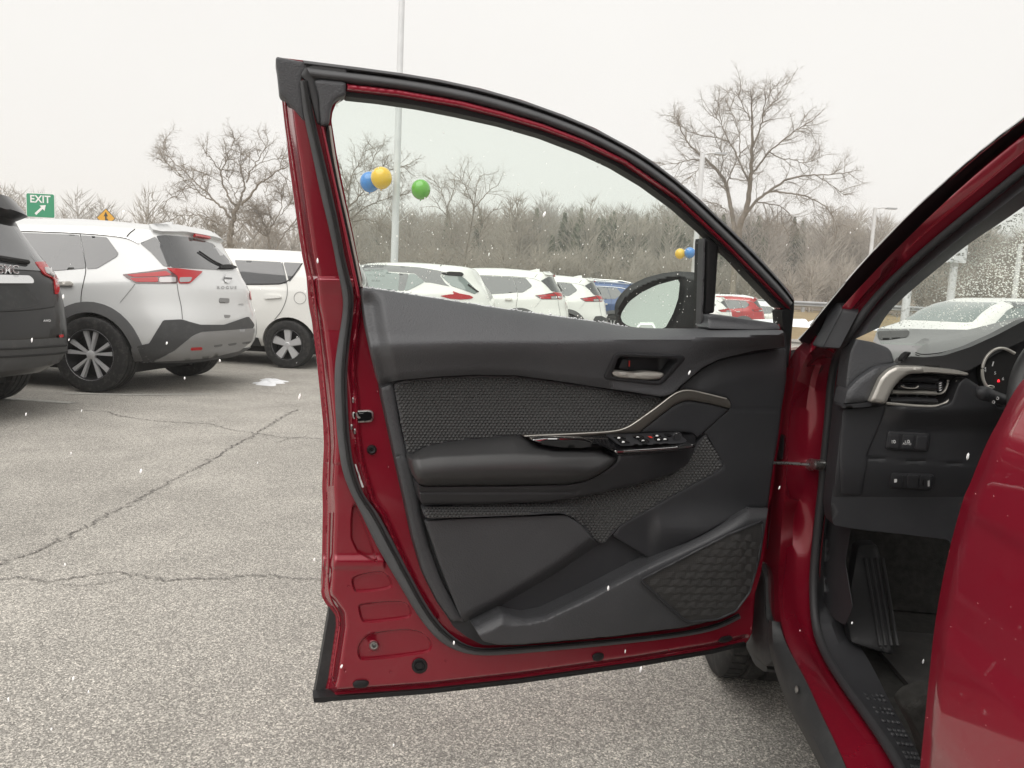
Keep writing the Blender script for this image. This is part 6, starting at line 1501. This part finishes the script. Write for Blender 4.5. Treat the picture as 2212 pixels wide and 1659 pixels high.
# ================================================================== trees
class TreeBuf:
    def __init__(s): s.V = []; s.F = []; s.k = 0
    def limb(s, P, r, sides):
        v, f = tube('', P, r, None, None, sides, caps=False, out=True)
        s.V.append(v); s.F += [tuple(i + s.k for i in q) for q in f]; s.k += len(v)
    def slivers(s, A, B, w, seed=0):
        """fine twigs: three-sided tapering needles"""
        A = np.asarray(A); B = np.asarray(B); d = B - A; d /= np.linalg.norm(d, axis=1)[:, None] + 1e-9
        u = np.cross(d, [.3, .9, .2]); u /= np.linalg.norm(u, axis=1)[:, None] + 1e-9; v = np.cross(d, u)
        w = np.broadcast_to(w, (len(A),))[:, None]
        V = np.stack([A + u * w, A - u * w * .5 + v * w * .87, A - u * w * .5 - v * w * .87, B], 1).reshape(-1, 3); n = len(A)
        b = s.k + np.arange(n)[:, None] * 4
        T = (b[:, None] + np.array([[0, 1, 3], [1, 2, 3], [2, 0, 3]])[None]).reshape(-1, 3)
        s.V.append(V); s.F += T.tolist(); s.k += len(V)
    def obj(s, name, mat, parent):
        return mk(name, np.vstack(s.V), [tuple(f) for f in s.F], mat, parent, angle=None)

def unit(v): return v / (np.linalg.norm(v, axis=-1, keepdims=True) + 1e-9)

def traced_tree(name, label, limbs, reg, Y, ppm, seed, dens=1.0, tw=1.0, group='bare trees', spread=.35, thick=1.0):
    """limbs measured from the picture, given depth of their own, then twigged out"""
    g = np.random.default_rng(seed); TR, CR = TreeBuf(), TreeBuf()
    s_px = Y / FOC
    base = at(*Q(reg, *limbs[0][0][:2])[0], Y); gzb = float(terrain_z(base[0], Y)) if Y > 31 else 0
    root = thing(name, label, 'tree', (base[0], base[1], gzb), 0, group)
    paths = []
    for li, (pts, w0, w1) in enumerate(limbs):
        P2 = curve_px(Q(reg, *pts), max(8, len(pts) * 2), 2)
        # start at the depth of the nearest earlier limb
        y0, sl = Y, 0
        if paths:
            best = 1e9
            for q2, q3 in paths:
                d = np.linalg.norm(q2 - P2[0], axis=1); j = d.argmin()
                if d[j] < best: best = d[j]; y0 = q3[j, 1]
            L = np.linalg.norm(np.diff(P2, axis=0), axis=1).sum() * s_px
            sl = g.uniform(-1, 1) * spread * L * 1.6
        t = np.linspace(0, 1, len(P2)); yy = y0 + sl * t ** 1.2
        P3 = np.array([at(a, b, y) for (a, b), y in zip(P2, yy)])
        P3[1:-1] += g.normal(0, .03, (len(P3) - 2, 3))
        w = np.interp(t, [0, 1], [w0, w1]) * REG[reg][2] * s_px * .5 * thick
        if li == 0:                                  # carry the trunk to the ground
            P3 = np.vstack([[P3[0, 0], P3[0, 1], gzb - .1], P3]); w = np.r_[w[0] * 1.25, w]; P2 = np.vstack([P2[:1], P2])
        TR.limb(P3, np.maximum(w, .018), 7 if w0 > 15 else 5); paths.append((P2, P3))
        L = np.linalg.norm(np.diff(P3, axis=0), axis=1).sum()
        lo = .35 if w0 > 25 else .1
        nb = int(L * 2.1 * dens)
        for k in range(nb):
            f = g.uniform(lo, 1) * (len(P3) - 1); i = min(int(f), len(P3) - 2); p = P3[i] * (1 - f + i) + P3[i + 1] * (f - i)
            d = unit(P3[i + 1] - P3[i]); side = unit(g.normal(0, 1, 3)); side = unit(side - d * (side @ d))
            bl = g.uniform(.7, 2.2) * (1.15 - .5 * f / len(P3)) * tw
            n = 6; q = [p]; dd = unit(d * .75 + side * .85 + np.array([0, 0, .12]))
            for _ in range(n - 1):
                dd = unit(dd + g.normal(0, .20, 3) + np.array([0, 0, .03])); q.append(q[-1] + dd * bl / (n - 1))
            q = np.array(q); CR.limb(q, np.linspace(.028, .010, n) * tw ** .5, 3)
            m = int(7 * dens) + 2
            j = g.uniform(.5, n - 1.01, m); ji = j.astype(int); a = q[ji] + (q[ji + 1] - q[ji]) * (j - ji)[:, None]
            sd = unit(g.normal(0, 1, (m, 3))); b = a + unit(unit(q[ji + 1] - q[ji]) * .8 + sd * .8) * g.uniform(.3, .9, m)[:, None] * tw
            CR.slivers(a, b, .010)
            m2 = m * 3; ii = g.integers(0, m, m2); fr_ = g.uniform(.25, 1, m2)[:, None]; a2 = a[ii] + (b[ii] - a[ii]) * fr_
            b2 = a2 + unit(unit(b[ii] - a[ii]) * .8 + unit(g.normal(0, 1, (m2, 3))) * .9) * g.uniform(.15, .5, m2)[:, None] * tw
            CR.slivers(a2, b2, .0075)
    TR.obj('trunk', M_BARK, root); CR.obj('crown', M_TWIG, root)
    return root

T_RIGHT = [((905, 1180, 900, 1120, 890, 1000, 860, 880, 850, 770, 800, 670, 720, 590, 640, 530, 560, 440, 500, 300), 36, 5), ((915, 1180, 920, 1120, 930, 1010, 975, 940, 990, 830, 1000, 740, 1010, 640, 1015, 500, 1015, 300, 1010, 150, 1000, 90), 46, 4),
    ((845, 740, 880, 640, 915, 560, 960, 500, 1000, 470), 10, 4), ((700, 585, 620, 570, 530, 590, 430, 610, 380, 590), 9, 3), ((800, 670, 820, 590, 800, 500, 770, 440), 8, 3), ((845, 930, 790, 880, 740, 870, 690, 860), 7, 3),
    ((975, 940, 1040, 860, 1130, 790, 1220, 730, 1320, 690, 1450, 680, 1600, 670, 1700, 660), 22, 3), ((1130, 790, 1250, 800, 1400, 825, 1500, 880, 1580, 960, 1600, 1040), 13, 3), ((1000, 740, 960, 660, 920, 560, 860, 450, 800, 330, 780, 180), 15, 3),
    ((1010, 680, 1080, 590, 1130, 520, 1220, 450, 1320, 370, 1400, 330, 1510, 225), 15, 3), ((1015, 500, 1060, 400, 1090, 280, 1100, 180, 1170, 60), 13, 3), ((1040, 860, 1150, 880, 1230, 900, 1300, 980, 1380, 1080), 9, 3), ((1000, 300, 960, 220, 920, 130, 900, 100), 7, 3),
    ((1090, 280, 1150, 180, 1200, 110, 1250, 45), 7, 3), ((1130, 520, 1200, 560, 1300, 580, 1400, 600, 1500, 550), 8, 3), ((860, 450, 760, 420, 640, 400, 560, 380, 480, 270), 7, 3), ((800, 330, 740, 230, 760, 160), 5, 3), ((1320, 370, 1370, 300, 1380, 260), 5, 3),
    ((1220, 900, 1210, 1000, 1280, 1100), 5, 3), ((1450, 680, 1550, 740, 1650, 820), 6, 3), ((720, 590, 640, 640, 560, 740), 7, 3), ((930, 560, 940, 420, 900, 300, 830, 150), 8, 3)]
traced_tree('bare_tree', 'tall leafless tree standing right of the open door frame', T_RIGHT, 'T3', 62, 1, 21, 1.3, 1.25, thick=1.0)
T_LEFT = [((992, 1560, 990, 1480, 985, 1300, 1000, 1180, 1040, 1080, 1070, 1000), 80, 50), ((990, 1130, 900, 1020, 810, 940, 730, 850, 600, 740, 480, 610, 390, 540, 330, 480, 290, 420, 255, 300), 30, 5), ((810, 940, 690, 890, 600, 830, 520, 760, 440, 650, 370, 580, 230, 500), 18, 4),
    ((1050, 1020, 980, 910, 920, 800, 895, 700, 885, 620, 930, 530, 970, 420, 1040, 260), 30, 5), ((885, 620, 830, 550, 770, 480, 710, 405), 13, 4), ((900, 740, 850, 700, 780, 680, 640, 620), 9, 4), ((1070, 1000, 1110, 900, 1150, 780, 1140, 700, 1100, 640, 1090, 540, 1110, 370), 32, 6),
    ((1160, 740, 1210, 620, 1250, 560, 1310, 460, 1370, 370, 1405, 285), 20, 5), ((1110, 990, 1200, 880, 1300, 770, 1400, 690, 1500, 620, 1620, 560), 34, 10), ((1060, 930, 1010, 820, 950, 690, 940, 600), 11, 4), ((940, 1210, 850, 1205, 800, 1150, 700, 1105, 560, 1090, 420, 1110, 320, 1160, 270, 1230), 16, 5),
    ((1250, 560, 1400, 490, 1600, 480), 9, 4), ((520, 760, 450, 860, 380, 900, 250, 960), 7, 3), ((800, 1150, 780, 1250, 760, 1310), 6, 3), ((1500, 620, 1600, 700, 1700, 760), 9, 4)]
traced_tree('bare_tree', 'leafless tree with a wide crooked crown left of the red door', T_LEFT, 'T5', 40, 1, 22, 1.4, .8, thick=.85)
T_L2 = [((1415, 1560, 1410, 1480, 1405, 1310, 1340, 1150, 1270, 1060, 1180, 980), 30, 5), ((1405, 1310, 1440, 1190, 1530, 1100, 1560, 900, 1540, 760), 16, 4), ((1480, 1480, 1560, 1330, 1680, 1170, 1760, 1050, 1800, 900), 20, 4), ((1390, 1330, 1250, 1230, 1100, 1110), 12, 4), ((1440, 1190, 1400, 1060, 1380, 900, 1350, 820), 10, 4), ((1530, 1100, 1640, 960, 1700, 850), 10, 4)]
traced_tree('bare_tree', 'smaller leafless tree close against the left edge of the red door', T_L2, 'T5', 44, 1, 23, 1.8, .8)
T_G1 = [((215, 800, 212, 700, 215, 560, 215, 450, 190, 350, 160, 260), 18, 4), ((215, 560, 290, 480, 340, 420, 420, 330, 500, 190), 12, 3), ((230, 640, 330, 560, 420, 520, 520, 480, 640, 460), 11, 3), ((215, 450, 240, 330, 300, 230, 340, 160), 9, 3), ((250, 660, 350, 640, 430, 670, 520, 690), 8, 3), ((420, 330, 520, 300, 630, 260), 7, 3), ((340, 420, 360, 300, 420, 150), 7, 3)]
traced_tree('bare_tree', 'leafless tree behind the balloons at the left side of the door glass', T_G1, 'T4', 50, 1, 24, 1.6, 1.0)
T_G2 = [((985, 1000, 975, 900, 940, 760, 920, 640, 905, 560, 870, 460, 830, 390, 800, 340), 12, 3), ((905, 560, 950, 460, 960, 340), 8, 3), ((1020, 1000, 1030, 900, 1070, 700, 1095, 560, 1060, 470, 1020, 390, 980, 330), 14, 3), ((1095, 560, 1180, 460, 1260, 400), 9, 3), ((1090, 600, 1100, 460, 1130, 340), 8, 3), ((1070, 700, 1160, 660, 1240, 560), 7, 3), ((920, 640, 850, 560, 800, 480), 7, 3), ((1020, 480, 1050, 400, 1080, 340), 6, 3), ((1030, 900, 1130, 780, 1200, 620), 8, 3)]
traced_tree('bare_tree', 'round-crowned leafless tree in the middle of the door glass', T_G2, 'T4', 75, 1, 25, 1.1, 1.5)

# ---------------- the wooded slope: one mass nobody could count
def wood(name, label, cnt, xr, yr, hr, mat, seed, tw=190, keep=None, width=.045):
    g = np.random.default_rng(seed); B = TreeBuf()
    k = 0
    while k < cnt:
        Y = g.uniform(*yr); a = g.uniform(*xr); X = a * Y
        if keep is not None and not keep(a, Y, g): continue
        k += 1
        h = g.uniform(*hr); z = float(terrain_z(X, Y)) - .2
        B.slivers(np.array([[X, Y, z]]), np.array([[X + g.normal(0, .4), Y, z + h]]), g.uniform(.10, .20))
        cw = h * g.uniform(.20, .32); n = tw
        t = g.beta(2.2, 1.4, n); zz = z + h * (.22 + .76 * t)
        r = cw * np.sin(np.pi * np.clip(.12 + .86 * t, 0, 1)) ** .7 * np.sqrt(g.random(n)); an = g.uniform(0, 2 * math.pi, n)
        A = np.stack([X + r * np.cos(an) * .75, Y + r * np.sin(an) * .75, zz - h * .05], 1)
        d = unit(np.stack([np.cos(an) * .7, np.sin(an) * .7, np.full(n, .9)], 1) + g.normal(0, .4, (n, 3)))
        B.slivers(A, A + d * g.uniform(.7, 2.0, n)[:, None], width * g.uniform(.5, 1.2, n))
        m = n // 6; A2 = np.tile([X, Y, 0.0], (m, 1)); zz2 = g.uniform(.2, .75, m); A2[:, 2] = z + h * zz2
        an = g.uniform(0, 2 * math.pi, m); d = np.stack([np.cos(an), np.sin(an), np.full(m, 1.1)], 1) * (cw * g.uniform(.5, 1, m))[:, None]
        B.slivers(A2, A2 + d, width * 1.6)
    o = B.obj(name, mat, None); tag(o, label, 'woodland', kind='stuff'); return o
hillside = lambda a, Y, g: True
wood('bare_wood', 'brown leafless woodland covering the slope behind the cars', 420, (-.26, .72), (86, 180), (8.5, 12.5), M_WOOD, 31)
wood('bare_wood', 'grey leafless woodland along the crest of the slope', 260, (-.26, .72), (100, 190), (10, 14), M_WOOD2, 32)
wood('brush', 'low brown brush at the foot of the wooded slope', 260, (-.25, .72), (70, 90), (3, 6), M_WOOD, 33, 90)
wood('far_trees', 'low line of distant bare trees behind the green exit sign', 120, (-.78, -.26), (85, 150), (8, 13), M_WOOD, 34, 150, width=.05)
def conifers(name, label, cnt, xr, yr, hr, seed):
    g = np.random.default_rng(seed); B = TreeBuf()
    for k in range(cnt):
        Y = g.uniform(*yr); X = g.uniform(*xr) * Y; z = float(terrain_z(X, Y)) - .2; h = g.uniform(*hr)
        B.slivers(np.array([[X, Y, z]]), np.array([[X, Y, z + h]]), .16)
        n = 420; t = g.random(n) ** .75; r = (h * .17) * (1 - t) ** .8 * g.uniform(.55, 1.1, n) + .15; an = g.uniform(0, 2 * math.pi, n)
        zz = z + h * (.18 + .80 * t); A = np.stack([np.full(n, X), np.full(n, Y), zz], 1) + np.stack([np.cos(an), np.sin(an), np.zeros(n)], 1) * (r * g.uniform(0, .6, n))[:, None]
        Bq = np.stack([X + r * np.cos(an), Y + r * np.sin(an), zz + g.uniform(-.35, .25, n)], 1)
        B.slivers(A, Bq, g.uniform(.12, .24, n))
    o = B.obj(name, M_CONIF, None); tag(o, label, 'woodland', kind='stuff'); return o
conifers('conifers', 'dark green conifers mixed into the slope above the door mirror', 230, (.02, .34), (92, 180), (6.5, 11), 41)
conifers('conifers', 'scattered dark conifers poking above the bare woodland crest', 90, (-.22, .70), (105, 190), (8, 12), 42)

# ---------------- lamp posts, balloons
def lamp_post(label, xb, yb, xt, yt, Y, r0, r1, arm=1.0, head=True, balloons=()):
    b = at(xb, yb, Y); t = at(xt, yt, Y); X = (b[0] + t[0]) / 2
    zb = float(terrain_z(X, Y)) if Y > 31 else float(gz(X, Y)); zt = t[2]
    o = thing('lamp_post', label, 'lamp post', (X, Y, zb), 0, 'lamp posts on the lot')
    tube('pole', np.array([[X, Y, zb], [X, Y, zb + .8], [X, Y, (zb + zt) / 2], [X, Y, zt]]), [r0 * 1.05, r0, (r0 + r1) / 2, r1], M_POLE, o, 14)
    V, F = box_vf((X - .28, Y - .28, zb), (X + .28, Y + .28, zb + .35)); mk('footing', V, F, M_GALV, o, smooth=False)
    if head:
        V, F = tube('', np.array([[X, Y, zt - .08], [X + arm * .45, Y, zt + .04], [X + arm * .75, Y, zt + .02]]), .05, None, None, 8, out=True); mk('arm', V, F, M_POLE, o)
        x0, x1 = sorted((X + arm * .7, X + arm * 1.35)); V, F = box_vf((x0, Y - .16, zt - .05), (x1, Y + .16, zt + .05)); mk('lamp_head', V, F, M_GALV, o, smooth=False)
    return o
P1 = lamp_post('tall grey lamp post behind the door with green balloon beside it', 852, 560, 872, -140, 24, .125, .085)
lamp_post('lamp post in front of the tall tree right of the door', 1497, 590, 1520, 331, 40, .16, .13, .9)
lamp_post('short lamp post left of the red windscreen pillar', 1879, 545, 1893, 449, 58, .16, .13, 1.2)
lamp_post('lamp post seen through the wet windscreen at the right edge', 2195, 620, 2203, 527, 40, .13, .11, 1.0)
lamp_post('thick post seen through the windscreen left of the white car', 1953, 690, 1975, 500, 30, .16, .13, 1.0, head=False)
lamp_post('sign post with pale box behind the middle of the windscreen', 2053, 640, 2063, 560, 32, .16, .15, 1.0, head=False)
sp_ = at(2058, 548, 31.8); V, F = box_vf((sp_[0] - .75, 31.7, sp_[2] - .38), (sp_[0] + .55, 31.9, sp_[2] + .38)); tag(mk('sign_box', V, F, M_POLE, None, smooth=False), 'pale grey sign box on a post seen through the windscreen', 'sign')
def balloon(name, label, x, y, rpx, Y, mat, tie=None):
    c = at(x, y, Y); r = rpx * Y / FOC
    o = thing(name, label, 'balloon', (c[0], c[1], c[2] - r * 1.06), 0, 'balloons tied to the lamp posts')
    a = np.linspace(0, math.pi, 18); prof = [(max(1e-4, r * math.sin(t) * (1 + .02 * math.cos(t))), c[2] + r * math.cos(t) * (1.02 if t < 1.57 else 1.06)) for t in a]
    V, F = lathe([(p, h) for p, h in prof], 28, 'z'); V[:, :2] += c[:2]; mk('envelope', V, F, mat, o)
    V, F = lathe([(.001, c[2] - r * 1.05), (r * .06, c[2] - r * 1.10), (r * .09, c[2] - r * 1.16)], 10, 'z'); V[:, :2] += c[:2]; mk('knot', V, F, mat, o)
    if tie is not None: tube('string', np.array([[c[0], c[1], c[2] - r * 1.15], [(c[0] * .6 + tie[0] * .4), Y, c[2] - r * 1.5 - .25], [tie[0], Y, tie[1]]]), .006, M_WHITEP, o, 4)
_t = at(856, 490, 23.9); TIE1 = (_t[0], _t[2])
balloon('yellow_balloon', 'yellow balloon beside the nearer lamp post, in front of a blue one', 824, 384, 22.5, 23.4, M_BYEL, TIE1)
balloon('blue_balloon', 'blue balloon half hidden by the yellow one near the lamp post', 799, 393, 21, 23.9, M_BBLU, TIE1)
balloon('green_balloon', 'lone green balloon right of the nearer lamp post', 909, 409, 20.5, 23.6, M_BGRN, TIE1)
balloon('yellow_balloon', 'small yellow balloon at the far left of the cluster above the mirror', 1469, 548, 11, 39.5, M_BYEL)
balloon('blue_balloon', 'small blue balloon in the middle of the cluster above the mirror', 1490, 546, 11.5, 39.3, M_BBLU)
balloon('pink_balloon', 'pink balloon cut by the window division bar', 1514, 548, 11, 39.5, M_BPNK)

# ---------------- signs
def sign_frame(x, y, Y): return at(x, y, Y)
ex = at(87.5, 444, 46); sx, sz = 31 * 46 / FOC, 26 * 46 / FOC
gb = float(terrain_z(ex[0], 46))
ES = thing('exit_sign', 'green EXIT sign with white arrow above the parked silver car', 'sign', (ex[0], 46, gb))
TU, TV = unit(np.array([1.0, 0, .035])), np.array([-.035, 0, 1.0])
def sgn(name, V, F, mat, root, o, dy): mk(name, place(np.asarray(V, float), np.asarray(o) + np.array([0, dy, 0]), (1, 0, 0), (0, 0, 1), (0, -1, 0)), F, mat, root, smooth=False)
def rrect(w, h, r, n=5):
    P = []
    for cx, cy, a0 in ((w - r, h - r, 0), (-w + r, h - r, 90), (-w + r, -h + r, 180), (w - r, -h + r, 270)):
        for i in range(n): a = R_(a0 + 90 * i / (n - 1)); P.append((cx + r * math.cos(a), cy + r * math.sin(a)))
    return P
def slab(P, th):
    k = len(P); V = [(x, y, 0) for x, y in P] + [(x, y, -th) for x, y in P]
    return V, [tuple(range(k)), tuple(range(2 * k - 1, k - 1, -1))] + [(i, k + i, k + (i + 1) % k, (i + 1) % k) for i in range(k)]
V, F = slab(rrect(sx, sz, .12), .05); sgn('border', V, F, M_SWHITE, ES, ex, 0)
V, F = slab(rrect(sx - .05, sz - .05, .10), .02); sgn('panel', V, F, M_SGREEN, ES, ex, -.012)
V, F = text_vf('EXIT', .62, .0, .012); sgn('lettering', V + [0, sz * .48, 0], F, M_SWHITE, ES, ex, -.022)
ar = [(-.36, -.46), (-.26, -.56), (.14, -.18), (.25, -.29), (.34, .06), (-.04, .02), (.05, -.08)]
V, F = slab([(x, y - .02) for x, y in ar], .004); sgn('arrow', V, F, M_SWHITE, ES, ex, -.024)
for s_ in (-.52, .48):
    V, F = box_vf((ex[0] + s_ - .07, 46.06, gb), (ex[0] + s_ + .07, 46.16, ex[2] + sz * .6)); mk('post', V, F, M_GALV, ES, smooth=False)
mgc = at(229, 471, 52); q = 20 * 52 / FOC; gb2 = float(terrain_z(mgc[0], 52))
MS = thing('merge_sign', 'yellow diamond merge sign behind the silver car roof', 'sign', (mgc[0], 52, gb2))
V, F = slab([(q, 0), (0, q), (-q, 0), (0, -q)], .04); sgn('panel', V, F, M_SBLACK, MS, mgc, 0)
V, F = slab([(q * .93, 0), (0, q * .93), (-q * .93, 0), (0, -q * .93)], .02); sgn('face', V, F, M_SYEL, MS, mgc, -.01)
ar = [(-.045, -.45), (.045, -.45), (.045, .12), (.14, .10), (0, .40), (-.14, .10), (-.045, .12)]
V, F = slab([(x * 1.1, y * 1.05) for x, y in ar], .004); sgn('arrow', V, F, M_SBLACK, MS, mgc, -.02)
V, F = slab([(.26, -.36), (.20, -.42), (.03, -.10), (.09, -.02)], .004); sgn('merging_stroke', V, F, M_SBLACK, MS, mgc, -.0215)
V, F = box_vf((mgc[0] - .06, 52.05, gb2), (mgc[0] + .06, 52.13, mgc[2] + .3)); mk('post', V, F, M_GALV, MS, smooth=False)

# ---------------- guard rail beyond the lot
gy = 41.5; GX = np.arange(8, 44, 2.0)
GRL = thing('guard_rail', 'galvanised guard rail along the road beyond the lot', 'guard rail', (20, gy, float(terrain_z(20, gy))))
zr = 1.60
prof = [(0, -.16), (-.03, -.12), (-.08, -.10), (-.08, -.06), (-.03, -.03), (0, 0), (-.03, .03), (-.08, .06), (-.08, .10), (-.03, .12), (0, .16)]
V = []; 
for x in (6, 25, 46): V += [(x, gy + p[0], zr + p[1]) for p in prof]
m = len(prof); mk('beam', V, [(j * m + i, j * m + i + 1, (j + 1) * m + i + 1, (j + 1) * m + i) for j in range(2) for i in range(m - 1)], M_GALV, GRL)
for x in GX:
    V, F = box_vf((x - .07, gy + .01, float(terrain_z(x, gy)) - .1), (x + .07, gy + .17, zr + .14)); mk('post', V, F, M_GALV, GRL, smooth=False)

# ---------------- falling snow
g = np.random.default_rng(77); k = 170
Yd = np.exp(g.uniform(math.log(1.1), math.log(13), k)); fx = g.uniform(-60, 2270, k); fy = g.uniform(440, 1640, k)
pos = np.array([at(x, y, Y) for x, y, Y in zip(fx, fy, Yd)]); ok = pos[:, 2] > .05; pos = pos[ok]; Yd = Yd[ok]
s = g.uniform(.0009, .0021, len(pos)) * (1 + .10 * Yd)
tilt = g.normal(.12, .12, len(pos)); rot = np.zeros((len(pos), 3, 3)); rot[:, 0, 0] = np.cos(tilt); rot[:, 0, 2] = np.sin(tilt); rot[:, 2, 0] = -np.sin(tilt); rot[:, 2, 2] = np.cos(tilt); rot[:, 1, 1] = 1
tag(scatter('falling_snow', ICO1, pos, np.stack([s, s, s * g.uniform(1.8, 3.6, len(s))], 1), M_FLAKE, None, rot), 'sparse white flakes of falling snow in the air', 'snow', kind='stuff')

# ---------------- the damp winter air between here and the slope
hz = bpy.data.materials.new('damp_air'); hz.use_nodes = True
for n_ in list(hz.node_tree.nodes): hz.node_tree.nodes.remove(n_)
ho = hz.node_tree.nodes.new('ShaderNodeOutputMaterial'); hv = hz.node_tree.nodes.new('ShaderNodeVolumePrincipled')
hv.inputs['Color'].default_value = (1, 1, 1, 1); hv.inputs['Density'].default_value = .0016; hv.inputs['Anisotropy'].default_value = .2
hz.node_tree.links.new(hv.outputs[0], ho.inputs['Volume'])
V, F = box_vf((-420, -60, -3), (420, 460, 27))
tag(mk('haze', V, F, hz, smooth=False), 'thin pale winter haze filling the air', 'haze', kind='stuff')
scene.cycles.volume_bounces = 2
